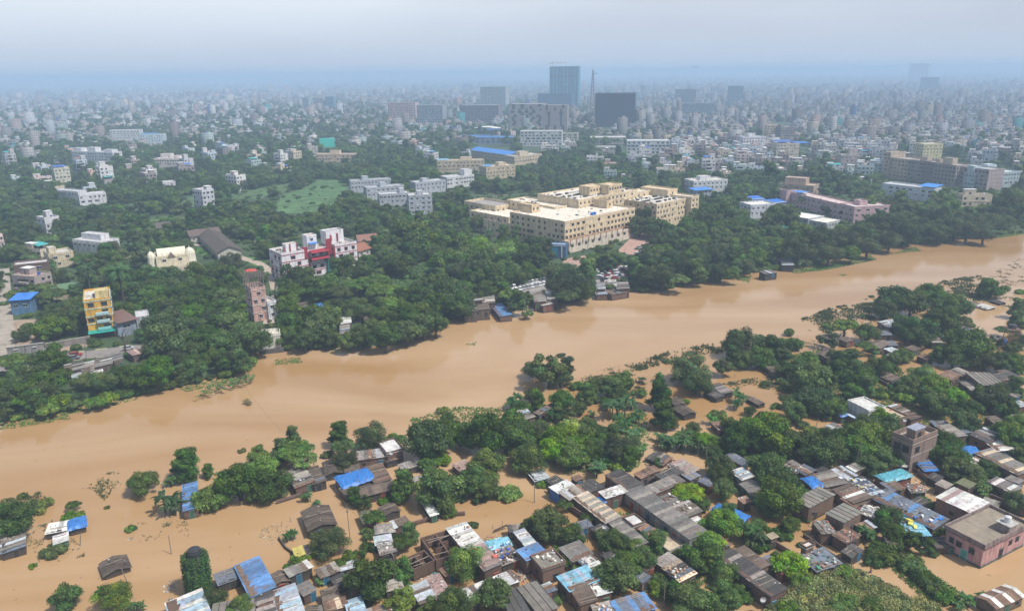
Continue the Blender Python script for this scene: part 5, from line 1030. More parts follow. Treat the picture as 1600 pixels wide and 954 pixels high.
far(796, 850, 199, 166, 40, (.33, .29, .27), 'tan windowless mall block left of the dark cube', phrase='tan mall block', wsp=14, ww=5, wh=5)
far(848, 886, 205, 168, 30, (.3, .27, .25), 'brown stepped mall tower in front of the tan block', wsp=14, ww=3, wh=6)
far(719, 779, 191, 167, 40, (.2, .17, .2), 'dark brown wide office block left of the tan mall block')
far(751, 790, 170, 139, 40, (.36, .4, .4), 'pale hazy block with flat top left of the tallest tower')
far(1054, 1087, 163, 142, 30, (.2, .22, .25), 'grey slab block right of the dark cube, alone above the trees')
far(1063, 1115, 178, 163, 30, (.2, .25, .3), 'wide glassy block with vertical fins below the grey slab block')
far(652, 692, 193, 167, 30, (.3, .33, .37), 'round-fronted grey office with stilts near the woods', phrase='round-fronted grey office')
far(607, 650, 187, 163, 24, (.6, .42, .4), 'pinkish long hotel block left of the round-fronted office')
far(472, 483, 169, 154, 14, (.28, .38, .4), 'left one of the pair of slim slab towers far left'); far(509, 522, 170, 153, 14, (.13, .28, .34), 'right one of the pair of slim teal towers far left')
far(490, 506, 170, 155, 14, (.36, .36, .4), 'middle pale block between the slim towers')
far(1418, 1448, 127, 102, 60, (.3, .38, .42), 'stepped pale high-rise on the right horizon', phrase='stepped horizon high-rise'); far(1436, 1465, 142, 123, 40, (.12, .22, .32), 'dark blue slab in front of the horizon high-rise')
far(1080, 1090, 114, 104, 40, (.3, .35, .4), 'tiny lone high-rise on the horizon right of the antenna mast')
far(1136, 1160, 160, 137, 30, (.12, .22, .25), 'dark greenish block in the hazy quarter right of centre')
o, L, h = far(813, 878, 229, 207, 16, (.56, .58, .58), 'long white building with sloping wing below the mall', roofcol=(.7, .7, .7), phrase='long white winged building')
far(860, 903, 226, 210, 12, (.5, .5, .42), 'pale cream wing right of the long white building')
far(979, 1046, 243, 222, 18, (.56, .6, .62), 'white two-storey works building with bright roof below the dark cube', roofcol=(.75, .75, .75), phrase='white works building')
far(922, 978, 225, 216, 24, (.5, .5, .5), 'low flat roof left of the white works building', roofcol=(.6, .58, .55)); far(932, 972, 240, 231, 18, (.45, .45, .4), 'low cream block before the flat roof')
for a, b, y, t, c in ((700, 760, 219, 214, (.05, .2, .52)), (752, 786, 212, 204, (.03, .14, .42)), (742, 800, 226, 216, (.04, .2, .5))): far(a, b, y, t, 30, (.2, .25, .35), 'low shed of the blue-roofed market yard, %s' % {700: 'leftmost', 752: 'rearmost', 742: 'frontmost'}[a], roofcol=c, name='shed', cat='shed')
o, L, h = far(724, 790, 209, 205, 30, (.6, .6, .58), 'long hall with pale curved roof behind the blue market sheds', name='hall', cat='hall', parapet=0, phrase='blue market sheds')
q = MB('clean')
for i in range(10):
    a0, a1 = i/10, (i+1)/10; q.quad([(a0*L, -1, h+6*math.sin(math.pi*a0)), (a1*L, -1, h+6*math.sin(math.pi*a1)), (a1*L, 31, h+6*math.sin(math.pi*a1)), (a0*L, 31, h+6*math.sin(math.pi*a0))], (.66, .66, .62))
q.obj('curved_roof', o)
# antenna mast
a = at(925, 190, ZB); hm = 79*depth(a)/F/math.cos(PITCH); o = root('antenna_mast', a); tag(o, 'tall lattice antenna mast with round dish beside the dark cube', 'mast'); LM.append(('antenna mast', a.x, a.y)); q = MB('plain')
for sx in (-1, 1):
    for sy_ in (-1, 1): q.tube([(sx*5, sy_*5, 0), (sx*.7, sy_*.7, hm*.93)], .8, (.2, .17, .19), n=4)
for i in range(14):
    z, z2_ = hm*.93*i/14, hm*.93*(i+1)/14; w1, w2 = 5-4.3*i/14, 5-4.3*(i+1)/14
    for s in (-1, 1): q.tube([(-w1*s, -w1, z), (w2*s, -w2, z2_)], .42, (.2, .17, .19), n=4); q.tube([(w1, -w1*s, z), (w2, w2*s, z2_)], .42, (.2, .17, .19), n=4)
q.tube([(0, 0, hm*.9), (0, 0, hm)], .35, (.3, .3, .3)); q.obj('lattice', o); q = MB('plain'); q.lathe([(.2, 0), (3.6, .8), (4, 1.2)], (5, -2.5, hm*.86), (.5, .52, .55), n=14); q.obj('dish', o)
# --- pink flooded house, unfinished house, creeper tower, tank stand
ce, a, L, B = rect('D', [(968, 512), (1190, 412), (1395, 508), (1160, 630)], 5.6)
o = root('house', (ce.x, ce.y, 0), a); RECTS.append((ce.x, ce.y, L, B, a)); LM.append(('big pink house', ce.x, ce.y)); tag(o, 'big pink single-storey house with flat terrace roof and parapet standing in flood water', 'house')
pkc = (.46, .27, .26); m = MB('wall'); m.box((0, 0, 2), (2*L-.7, 2*B-.7, 6), pkc); m.obj('walls', o)
m = MB('wall')
for z, c, g in ((4.75, (.2, .13, .13), .1), (.35, (.12, .3, .36), -.58)): m.box((0, 0, z), (2*L+g, 2*B+g, .28), c)
m.obj('plinth_band', o)
m = MB('conc'); m.box((0, 0, 4.98), (2*L-.6, 2*B-.6, .16), (.27, .23, .18)); m.obj('roof', o)
m = MB('wall')
for s in (-1, 1): m.box((0, s*(B-.13), 5.25), (2*L, .26, .95), (.24, .19, .18)); m.box((s*(L-.13), 0, 5.25), (.26, 2*B-.53, .95), (.24, .19, .18))
m.obj('parapet', o)
q = MB('wall'); q.box((L*.25, -B*.62, 5.9), (2.6, 2.4, 1.8), (.27, .22, .21)); q.box((L*.25, -B*.62, 6.86), (3.1, 2.9, .14), (.45, .44, .42)); q.obj('tank_stand', o)
q = MB('plain'); q.lathe([(.1, 1.45), (.25, 1.4), (.62, 1.2), (.66, .1), (.66, 0)], (L*.25, -B*.62, 6.94), (.62, .64, .66), n=14); q.obj('water_tank', o)
for s_, p_, w_, z_ in (('l', -.55, 1.0, 2.2), ('l', .3, 1.0, 2.2), ('l', .8, .8, 2.3), ('f', .35, 1.0, 2.2), ('f', .75, 1.0, 2.2)): add_opening(o, L-.35, B-.35, 5, s_, p_, w_, z_, z_+1.2, (.03, .03, .035), 'window')
add_opening(o, L-.35, B-.35, 5, 'f', -.15, 1.2, -.2, 2.4, (.03, .03, .03), 'door'); add_opening(o, L-.35, B-.35, 5, 'l', -.1, 1.2, -.2, 2.2, (.1, .3, .28), 'door')
ce, a, L, B = rect('D', [(700, 48), (820, 5), (932, 38), (800, 97)], 9.0)
o = root('unfinished_house', (ce.x, ce.y, 0), a); RECTS.append((ce.x, ce.y, L, B, a)); LM.append(('unfinished brick house', ce.x, ce.y)); tag(o, 'unfinished two-storey bare brick house with open roof room rising above the huts', 'house')
bc = (.25, .18, .15); m = MB('brick'); m.box((0, 0, 3.7), (2*L, 2*B, 9.4), bc, skip='t'); m.box((0, 0, 4.6), (2*L+.16, 2*B+.16, .3), (.3, .27, .25)); m.obj('walls', o)
m = MB('conc'); m.box((0, 0, 8.0), (2*L+.3, 2*B+.3, .2), (.36, .31, .26)); m.quad([(L*.1, -B*.8, 8.13), (L*.8, -B*.8, 8.13), (L*.8, B*.2, 8.13), (L*.1, B*.2, 8.13)], (.6, .55, .5)); m.quad([(L*.3, -B*.6, 8.15), (L*.7, -B*.6, 8.15), (L*.7, -B*.1, 8.15), (L*.3, -B*.1, 8.15)], (.5, .24, .1)); m.obj('roof', o)
m = MB('brick')
for s in (-1, 1): m.box((0, s*(B-.12), 8.7), (2*L, .24, 1.2), bc); m.box((s*(L-.12), 0, 8.7), (.24, 2*B-.5, 1.2), bc)
m.obj('parapet', o)
m = MB('brick'); m.box((-L*.42, -B*.45, 9.7), (L*.75, B*.85, 3.2), bc); m.box((-L*.42, -B*.45, 11.4), (L*.85, B*.95, .2), (.3, .32, .4)); m.obj('stair_room', o)
for s_, p_, w_, z_, hh in (('l', -.5, 1.6, 5.3, 1.8), ('l', .5, 1.6, 5.3, 1.8), ('l', -.4, 1.8, .4, 2.3), ('f', -.7, 1.6, 5.3, 1.6), ('f', -.7, 1.8, .6, 2.2), ('l', .6, 1.4, 1, 1.6)): add_opening(o, L, B, 9, s_, p_, w_, z_, z_+hh, (.025, .022, .02), 'window')
q = MB('brick'); q.quad([(-L*.42-.9, -B*.88-.03, 9), (-L*.42+.6, -B*.88-.03, 9), (-L*.42+.6, -B*.88-.03, 10.6), (-L*.42-.9, -B*.88-.03, 10.6)], (.03, .03, .03)); q.obj('opening', o)
for i in range(5): q = MB('wood'); q.tube([(L*(.15*i-.2), -B+.2, 8), (L*(.15*i-.2), -B+.2, 10.6+.4*(i % 2))], .05, (.15, .12, .1), n=4); q.obj('rebar_post', o)
# creeper covered water tower
b = at(312, 925, 0); rr = 2.25; o = root('water_tower', b); tag(o, 'round water tower wrapped in green creeper with black tank on top', 'water tower'); LM.append(('creeper-covered water tower', b.x, b.y)); RECTS.append((b.x, b.y, 2.5, 2.5, 0))
hT = 8.0; q = MB('conc'); q.lathe([(rr*.75, -1), (rr*.8, hT-1), (rr*.9, hT), (0.01, hT)], (0, 0, 0), (.2, .18, .15), n=16); q.obj('shaft', o)
bl = [(rr*.8*math.cos(t), rr*.8*math.sin(t), z, .75, 1) for t in np.linspace(0, 6.28, 11)[:-1] for z in np.linspace(.2, hT-.1, 9)]
link('creeper', leaves_mesh('creeper', bl, 16000, .17, (.045, .12, .018), .15, 5, 0), o)
q = MB('tarp'); q.lathe([(.1, 2.1), (.4, 2.0), (1.15, 1.7), (1.2, 1.2), (1.28, 1.15), (1.2, 1.1), (1.2, .6), (1.28, .55), (1.2, .5), (1.2, 0)], (.15, 0, hT), (.035, .037, .045), n=18); q.obj('tank', o)
b = at(1575, 547, 0); o = root('tank_stand', b); tag(o, 'rusty steel tank stand rising from trees at the right edge', 'tank stand'); q = MB('wood')
for sx in (-1.6, 1.6):
    for sy_ in (-1.6, 1.6): q.tube([(sx, sy_, -1), (sx*.9, sy_*.9, 8)], .14, (.25, .11, .07), n=5)
for z in (2, 4.5, 7): q.tube([(-1.6, -1.6, z), (1.6, -1.6, z+1)], .09, (.25, .11, .07), n=4); q.tube([(-1.6, 1.6, z), (-1.6, -1.6, z+1)], .09, (.25, .11, .07), n=4); q.tube([(1.6, -1.6, z), (-1.6, -1.6, z+1)], .09, (.25, .11, .07), n=4)
q.box((0, 0, 8.1), (4.4, 4.4, .2), (.16, .1, .08)); q.obj('frame', o); q = MB('tarp'); q.lathe([(.1, 1.5), (1.2, 1.3), (1.3, 0)], (0, 0, 8.2), (.05, .05, .055), n=14); q.obj('tank', o)
b = at(1565, 538, 0); o = root('water_drum', b, .4); tag(o, 'dark blue drum lying at the foot of the rusty tank stand', 'drum'); q = MB('tarp'); q.tube([(-1.4, 0, .8), (1.4, 0, .8)], 1.2, (.02, .08, .3), n=16); q.obj('drum_body', o)
# ------------------------------------------------------------------ trees placed one by one (crop, x, y of the crown, width, kind, tint)
K_ = dict(r='round', m='dome', t='tall', o='open', f='flat', w='wide', n='round_fine', s='shrub', b='banana', p='palm')
NEAR = dict(
A="50,510,200,rd 40,415,105,so 210,412,140,so 372,420,70,ng 372,475,110,sb 715,305,150,rd 940,200,180,td 1055,250,75,rg 850,400,185,bd 870,285,95,bd 1060,380,180,mb 1205,305,230,rd 1310,175,100,rd 1335,250,160,ry 1320,345,140,rm 330,880,190,rd 570,880,175,ny 500,850,90,bd 690,925,95,bd 1090,895,130,nm 1215,935,150,nb 265,650,110,so 285,640,90,sg 165,728,48,sb 1225,140,40,so 545,425,34,so 665,535,60,sg 115,370,55,so",
B="45,290,220,rd 25,180,130,rm 110,330,120,rd 130,130,130,td 60,220,120,rg 205,140,170,fb 240,190,140,fb 185,60,95,td 420,55,135,td 440,110,120,td 455,185,140,nm 590,75,170,ng 690,90,90,nb 735,80,55,rg 865,100,230,rd 950,60,180,rm 1030,60,160,rb 1180,70,230,rd 1300,60,200,rd 925,180,130,sb 865,210,90,nb 930,345,235,rd 1095,300,170,rm 1180,220,190,ry 1165,330,150,rd 1270,350,140,sb 745,315,140,tb 720,370,100,nb 500,385,100,rb 545,405,85,ny 600,480,110,fb 655,395,70,sb 370,600,180,nm 300,640,110,sb 230,690,120,sb 160,735,60,sb 480,670,85,sb 415,725,90,nb 575,790,265,rd 510,820,120,rd 750,750,130,tg 780,570,110,ry 750,620,110,ry 1060,715,190,nb 1120,740,90,nb 1210,880,180,rd 740,905,150,ry 870,930,110,ny 1010,925,210,nm 325,800,70,bb 260,375,75,bm 310,400,60,bm 175,565,90,bd 255,360,60,bd 880,160,110,rm 1345,170,80,ng 1100,520,60,sg 560,330,50,so",
C="55,80,190,rd 115,185,170,nm 160,60,140,nd 300,80,210,ry 250,140,160,ry 345,170,160,rb 430,60,150,rd 420,150,140,rm 520,60,150,rm 560,140,160,nm 640,60,150,bm 680,140,120,bm 620,110,150,nm 460,235,130,bg 500,190,100,bm 590,215,120,sb 180,305,75,sb 25,355,100,sb 300,420,85,rd 130,535,120,rd 230,530,190,rm 320,560,160,rm 480,575,90,rd 420,480,80,rm 560,790,200,rd 600,730,180,rd 560,620,150,rm 550,580,90,pm 690,700,160,rd 650,640,120,ng 755,575,125,ng 760,630,100,rg 320,700,95,ng 265,885,90,sy 780,810,130,sd 930,880,220,rd 850,870,120,rd 1010,660,200,rb 1040,600,140,rb 990,720,120,rb 1090,510,170,rb 1130,480,120,rb 1130,760,160,nb 1200,720,90,nm 1240,550,180,bm 1290,590,130,bm 1290,620,110,sd 930,350,160,fy 980,390,120,fb 1090,220,150,rd 1080,270,130,rd 1110,345,130,rm 830,100,120,bm 900,90,130,bm 950,60,100,bd 790,70,90,bm 770,205,50,rb 795,165,30,td 1010,100,130,rb 1050,140,90,rm 1180,90,180,rd 1290,50,220,rb 1320,230,180,rb 1340,300,150,rb 1330,400,150,fb 1250,870,75,sb 1100,890,170,rb 1170,850,90,rb 1060,940,110,rb 880,660,60,rg",
D="80,60,240,rm 30,90,160,rb 190,90,150,rd 110,270,220,rm 50,240,130,rb 120,390,230,rm 200,340,120,rm 60,430,130,rm 340,140,210,rm 280,110,120,rm 590,80,210,rm 520,150,170,rm 660,170,170,rm 450,80,150,rd 380,60,110,nm 960,110,170,rd 985,160,190,wd 590,215,140,rm 1040,235,160,rm 1120,250,110,rm 1310,90,150,rd 1345,160,120,rd 175,520,110,rm 140,560,100,sd 260,470,90,sm 675,470,150,rd 640,510,110,rd 570,560,130,bm 720,570,150,rm 660,660,190,sd 600,690,120,sd 780,710,150,sm 850,770,130,sm 915,830,130,sm 970,880,120,sm 840,615,120,rd 925,550,85,nm 900,660,60,sm 855,390,70,bm 30,560,110,rm 25,620,90,sm 180,720,170,ry 220,770,130,nb 120,700,110,ry 1080,890,120,bm 1150,870,80,bm 1040,930,90,bm 1150,310,150,sd 1210,340,110,sm 1320,410,130,nm 900,120,110,rm 10,520,90,rm 1190,230,110,nb 240,620,60,sd 480,470,50,sd",
E="745,170,200,wd 700,215,130,rd 830,190,150,rd 930,130,150,wm 985,160,110,rd 1060,200,180,rd 1000,270,170,rm 1080,280,110,rd 480,310,130,fb 590,340,140,nm 390,375,110,fm 830,310,180,wd 870,360,150,rd 940,350,110,rm 1120,420,230,rd 1060,460,150,rd 1200,440,130,rm 970,470,100,rm 210,375,100,td 90,410,150,rd 40,470,140,rd 20,400,80,rm 285,470,110,td 200,530,150,rd 150,460,110,rm 470,480,180,rd 540,560,140,rd 290,585,200,rm 380,600,120,nd 330,690,230,wd 400,730,150,rm 210,755,150,rd 180,700,100,rd 570,590,150,rm 520,640,130,rd 440,560,120,nb 650,530,130,nm 590,640,120,rb 790,445,110,fb 730,480,90,nm 900,560,150,nb 840,590,120,nm 820,630,120,nd 960,630,160,rb 970,720,170,rd 900,700,120,rd 1080,690,140,rb 1140,740,130,rm 1125,815,160,rm 1080,850,90,rm 800,690,110,sb 680,665,110,sm 590,420,100,nm 640,440,70,bm 740,650,60,sb 1230,480,150,nm 1310,510,110,nm 1250,700,150,rd 1190,690,120,rm 1330,730,130,rd 1300,640,110,rm 1380,640,110,rm 1380,490,110,rm 1420,520,80,rm 1330,330,90,nd 1390,290,110,ng 1400,215,110,fd 1410,380,110,rd 1370,420,90,rd 1260,100,140,rm 1240,120,90,sd 1410,120,55,sb 1350,870,160,rd 1400,820,120,rd 650,790,130,rb 700,840,180,rm 600,830,160,rm 530,870,150,rm 45,610,55,sd 180,330,60,nb 620,145,30,sb 570,245,45,bd 780,600,90,bg 720,630,60,bm 1260,370,30,nd 1290,390,60,nm 720,530,90,nm",
F="150,250,120,om 225,265,200,og 300,240,130,od 290,300,130,nd 40,420,130,bd 90,460,110,nd 140,400,90,nd 170,440,110,nm 300,440,140,rd 320,500,110,nm 260,500,110,bd 480,350,120,rd 560,330,150,rd 620,320,120,rm 600,380,110,rd 440,400,110,nb 395,470,90,nm 410,430,70,ng 650,340,60,nb 730,310,60,bm 820,300,80,bb 860,220,50,sg 980,260,190,ng 1010,330,170,nd 940,300,110,nm 820,400,150,td 840,500,150,td 600,460,170,bd 660,430,120,bd 540,440,100,bd 690,500,110,bm 620,540,150,bm 1250,130,180,nd 1210,200,110,nd 1290,210,120,nd 1360,190,130,nd 1410,120,100,nd 1400,210,90,nd 1165,250,110,fg 1240,400,110,bd 1230,440,90,bd 1385,335,50,sm 50,580,190,rd 20,530,100,rd 180,570,110,ng 170,640,110,nm 120,700,130,nd 290,640,200,ry 350,600,150,ry 330,720,150,rm 440,560,130,rm 470,640,130,rd 560,620,130,rm 590,690,150,bm 680,650,120,bm 640,720,140,rm 500,770,110,bg 850,650,110,bm 930,620,150,bm 990,660,130,bm 1000,570,80,ng 1080,640,130,nb 1110,690,110,nm 1200,560,130,rd 1250,600,130,rm 1190,640,100,rb 1320,590,180,rm 1380,640,150,rm 1200,690,120,rm 960,430,60,sb 1370,510,90,nb 1300,480,70,nb 600,780,110,sy 840,720,30,td",
)
def place(dic, zg, grp):
    for c, s in dic.items():
        for it in s.split():
            x, y, w_, kt = it.split(','); k = K_[kt[0]]; T(c, float(x), float(y), float(w_), k, kt[1], zg, group=grp[1] if k == 'shrub' else grp[2] if k == 'banana' else grp[0])
place(NEAR, 0.0, ('trees among the flooded houses', 'shrubs of the flooded bank', 'banana clumps among the huts'))
BANK = dict(
G="20,760,130,rd 80,770,150,rd 150,790,170,rd 220,790,150,rd 180,710,170,rm 110,700,130,rm 265,620,180,rm 330,700,110,rd 40,840,120,rd 110,850,110,rd 190,850,120,rd 20,900,90,rm 300,840,130,sb 260,880,120,sb 370,820,110,sm 400,850,80,sm 540,745,130,nm 500,850,100,sb 570,820,110,sb 620,700,120,rd 700,690,160,rd 830,690,190,rb 760,700,150,rb 900,690,110,rd 960,700,90,rm 1030,660,130,rd 1130,600,130,rm 1180,640,110,rd 1290,640,120,rm 1240,600,110,nm 870,420,220,rd 880,510,230,rd 800,470,130,rd 950,520,130,rd 940,610,110,rd 1080,500,200,rm 1040,560,130,rm 1250,440,210,rm 1300,500,150,rm 1200,540,160,rm 1150,460,130,rm 310,420,150,rm 390,420,150,rd 300,350,110,rd 640,180,170,pg 660,250,130,rd 560,90,150,rm 500,120,130,rd 740,190,160,rd 800,240,150,rd 900,180,150,rm 960,260,170,rd 1060,170,150,rm 1120,240,150,rd 1060,300,150,rd 1200,170,150,rm 1220,290,150,rm 960,330,120,rb 1090,350,90,rb 1230,100,130,nd 460,150,110,pg 120,480,100,ng 160,450,70,ng 250,250,110,rm 200,180,120,rm 330,180,120,rd",
H="260,600,190,rd 330,570,190,rd 400,620,170,rd 450,560,150,rd 230,660,120,rd 330,680,130,rd 460,670,110,rd 610,520,150,nm 590,490,110,nd 620,660,150,rd 560,690,110,rm 740,560,150,rm 790,510,180,rm 750,670,160,rd 700,620,120,rd 920,540,200,rd 960,600,170,rd 870,640,150,rd 880,580,150,rm 1020,600,140,rd 1090,440,220,rd 1140,490,180,rd 1030,500,150,rd 1190,420,130,rm 1330,350,180,rd 1290,420,130,nd 1400,320,150,rm 1400,440,100,nm 910,130,260,rd 860,200,150,rd 1000,170,170,rm 760,240,160,rm 830,280,160,rd 690,370,180,fb 740,420,170,fb 620,390,150,fb 430,400,170,rm 360,430,130,rm 260,380,170,rd 330,340,150,rd 580,310,170,rd 660,300,110,rm 500,330,130,rd 500,500,110,fb 250,440,150,rm 1090,260,170,rb 1150,320,150,nd 1200,240,160,rb 1270,190,150,rb 1350,220,150,rb 880,440,170,rd 960,400,130,nm 20,640,90,rd 20,700,80,rm 20,800,90,sm 170,430,70,pm 20,480,60,rd 1400,180,130,rb 1300,110,70,pg 1000,340,30,ng",
I="700,620,150,ng 740,690,200,nd 680,710,170,nd 790,730,130,nd 640,700,110,ng 700,770,120,nd 400,760,130,rm 440,800,120,rm 370,730,80,rb 490,850,60,sb 480,770,90,rm 280,640,170,rd 320,690,130,rd 240,680,110,rd 120,720,160,rd 60,740,130,rd 130,800,170,rd 170,680,110,rd 20,660,110,rd 540,480,170,rd 500,560,170,rd 560,430,130,rd 590,520,110,rd 440,520,130,rb 370,520,150,rb 300,530,150,rb 230,540,150,rb 80,590,170,rb 200,620,110,rb 390,440,130,rd 270,360,130,rd 210,340,130,rd 160,320,120,rd 290,430,60,pg 930,710,60,nb 900,530,130,rm 860,560,110,rm 960,560,110,rb 820,590,90,rm 1090,380,150,rd 1130,330,150,rd 1180,390,150,rd 1040,400,100,rd 1230,470,150,rd 1200,520,130,rd 1280,440,130,rm 1350,370,130,rd 1110,570,160,nd 1180,560,150,nd 1250,570,160,nd 1320,610,160,nd 1390,640,130,nd 1120,650,150,nd 1210,650,160,nd 1060,620,110,nd 1290,680,120,nd 1380,560,150,rd 1420,480,110,rb",
J="40,640,130,nd 110,610,130,nd 130,680,120,nd 190,700,90,nd 230,600,130,nd 290,560,130,rd 310,620,110,nd 260,660,90,nd 420,580,150,rb 370,610,90,nb 530,520,150,rd 510,590,150,nd 590,560,150,nd 640,540,130,nd 660,600,120,nd 740,530,150,nd 760,590,110,nd 830,510,150,nd 850,560,130,nd 930,480,150,nd 950,540,120,nd 1010,450,130,nd 1050,500,140,nd 1110,470,130,nd 1180,450,130,nd 1200,500,120,nd 1270,470,150,nd 1330,490,130,nd 1400,450,150,nd 1410,500,120,nd 1480,410,130,nd 1540,400,150,rd 1560,350,150,rd 1490,350,130,rd 420,430,130,rd 470,440,110,rd 380,460,110,rd 500,430,70,rd 490,330,90,nm 560,350,90,nm 740,410,70,nm 660,390,70,nm 850,390,100,nd 940,380,130,nd 1000,370,110,nd 1060,380,110,nd 380,240,110,rb 230,440,120,rd 140,420,130,rd 60,450,130,rd 40,540,110,rd 130,530,130,rd 200,490,130,rd")
def place_bank():
    place(BANK, ZB, ('trees of the far river bank', 'shrubs of the far river bank', 'banana clumps'))
place_bank()
# bushes along the far water line and low growth among the flooded yards
rs_ = random.Random(21); xx = 20.0
while xx < 1600:
    g = at(xx, float(np.interp(xx, [p[0] for p in SHORE], [p[1] for p in SHORE])), 0); r_ = rs_.uniform(1.7, 3.3)
    if not any(a < xx < b for a, b in ((400, 450), (735, 800), (832, 850), (925, 985))): plant_at(g.x+rs_.uniform(-1, 1), g.y+rs_.uniform(.5, 2.5), .1, r_, 'shrub', rs_.choice('dmmbog'), 'shrubs of the far river bank')
    xx += rs_.uniform(9, 24)*(1 if xx < 900 else .55)
FILLP = [([(870, 590), (1010, 585), (1015, 715), (880, 720)], 16), ([(1090, 600), (1330, 590), (1340, 770), (1110, 770)], 26), ([(1230, 500), (1600, 470), (1600, 700), (1340, 700), (1240, 620)], 34), ([(640, 640), (880, 630), (880, 720), (650, 720)], 12), ([(420, 700), (830, 720), (830, 940), (560, 940)], 14), ([(830, 800), (1180, 820), (1180, 950), (840, 950)], 16), ([(1180, 700), (1600, 700), (1600, 830), (1240, 850)], 22)]
for pl_, n_ in FILLP:
    k = 0; tries = 0
    while k < n_ and tries < 600:
        tries += 1; X_, Y_ = rs_.uniform(min(p[0] for p in pl_), max(p[0] for p in pl_)), rs_.uniform(min(p[1] for p in pl_), max(p[1] for p in pl_))
        if not inpoly(X_, Y_, pl_): continue
        g = at(X_, Y_, 0); r_ = rs_.uniform(1.3, 2.6)
        if in_rects(g.x, g.y, r_*.55): continue
        plant_at(g.x, g.y, 0, r_, 'shrub' if rs_.random() < .85 else 'banana', rs_.choice('dmmbyo'), 'shrubs of the flooded bank'); k += 1
# fill the parks and woods behind: the nearest ones are trees of their own, the rest one mass
bpts = []
rf_ = random.Random(77); placed = [(x, y, r) for _, x, y, r, k in ALLTREES if y > 150 and k != 'shrub']
EXC += [(795, 434, 858, 452), (928, 412, 1000, 440), (150, 536, 240, 560), (40, 552, 130, 575)]
def density(px, py):     # share of houses against trees, read off the photo
    def ip(v, xs, ys): return float(np.interp(v, xs, ys))
    l_ = ip(py, [128, 160, 185, 200, 225, 250, 275, 300, 330, 450], [.78, .62, .5, .42, .33, .17, .08, .05, .05, .05])
    if px < 130: l_ += ip(py, [350, 380, 520], [0, .3, .35])
    m_ = ip(py, [118, 150, 175, 200, 225, 245, 260], [.78, .62, .5, .4, .3, .08, .0])
    r_ = ip(py, [112, 150, 200, 240, 262, 285, 300], [.92, .88, .86, .8, .55, .2, .02])
    if px < 500: return l_+(m_-l_)*max(0, (px-420)/80)
    if px < 900: return m_
    return m_+(r_-m_)*min(1, (px-900)/200)
def photo_ok(X, Y, h):
    for a, b, c, d in EXC:
        if a < X < c and b < Y < d: return False
    return True
cand = []
y = 205.0
while y < 2600:
    sp = 6.6 if y < 700 else (7.6 if y < 1200 else 10)
    half = y*.72+60; x = -half
    while x < half:
        X_, Y_ = x+rf_.uniform(-.45, .45)*sp, y+rf_.uniform(-.45, .45)*sp; x += sp
        px, py = proj((X_, Y_, ZB))
        if px < -60 or px > 1660 or py > 700: continue
        if Y_ < np.interp(X_, SX, SY)+7: continue
        if rf_.random() < density(px, py)*1.02: continue
        if on_road(X_, Y_, 1.5) or in_rects(X_, Y_, 3): continue
        if any(inpoly(X_, Y_, p) for p in PATCH): continue
        r = rf_.uniform(3.2, 6.6)*(1 if y < 900 else 1.15)
        u, v = proj((X_, Y_, ZB+r*1.5))
        if not photo_ok(u, v, r) or any(inpoly(u, v, q_) for q_ in PPX): continue
        cand.append((X_, Y_, r))
    y += sp
grid = {}
def near_placed(x, y, r):
    i, j = int(x//12), int(y//12)
    for a in (-1, 0, 1):
        for b in (-1, 0, 1):
            for X_, Y_, R_ in grid.get((i+a, j+b), ()):
                if (x-X_)**2+(y-Y_)**2 < (.62*(r+R_))**2: return True
    return False
for t in placed: grid.setdefault((int(t[0]//12), int(t[1]//12)), []).append(t)
rf_.shuffle(cand); keep = []
for c in cand:
    if near_placed(*c): continue
    grid.setdefault((int(c[0]//12), int(c[1]//12)), []).append(c); keep.append(c)
keep.sort(key=lambda c: math.hypot(c[0], c[1])-c[2]*6)
NIND = 20
for c in keep[:NIND]: plant_at(c[0], c[1], ZB-.1, c[2], rf_.choice(['round', 'round', 'round', 'dome', 'round_fine', 'tall', 'flat']), rf_.choice('dddmmmbog'), 'trees of the far river bank')
rest = keep[NIND:]
# the 300 trees that show largest stay things; the smaller ones join the mass
trees_ = [t for t in ALLTREES if t[4] not in ('shrub', 'banana', 'palm')]; trees_.sort(key=lambda t: -t[3]/depth((t[1], t[2], 2)))
over = [t for t in trees_[298:]]; drop = set(t[0].name for t in over); small = []
for o_, x_, y_, r_, k_ in over:
    small.append((x_, y_, o_.location.z, r_))
    for c_ in list(o_.children): bpy.data.objects.remove(c_)
TODO = [t for t in TODO if not (t[0] in [q[0] for q in over])]
for o_, *_q in over: bpy.data.objects.remove(o_)
ALLTREES = [t for t in trees_[:298]]
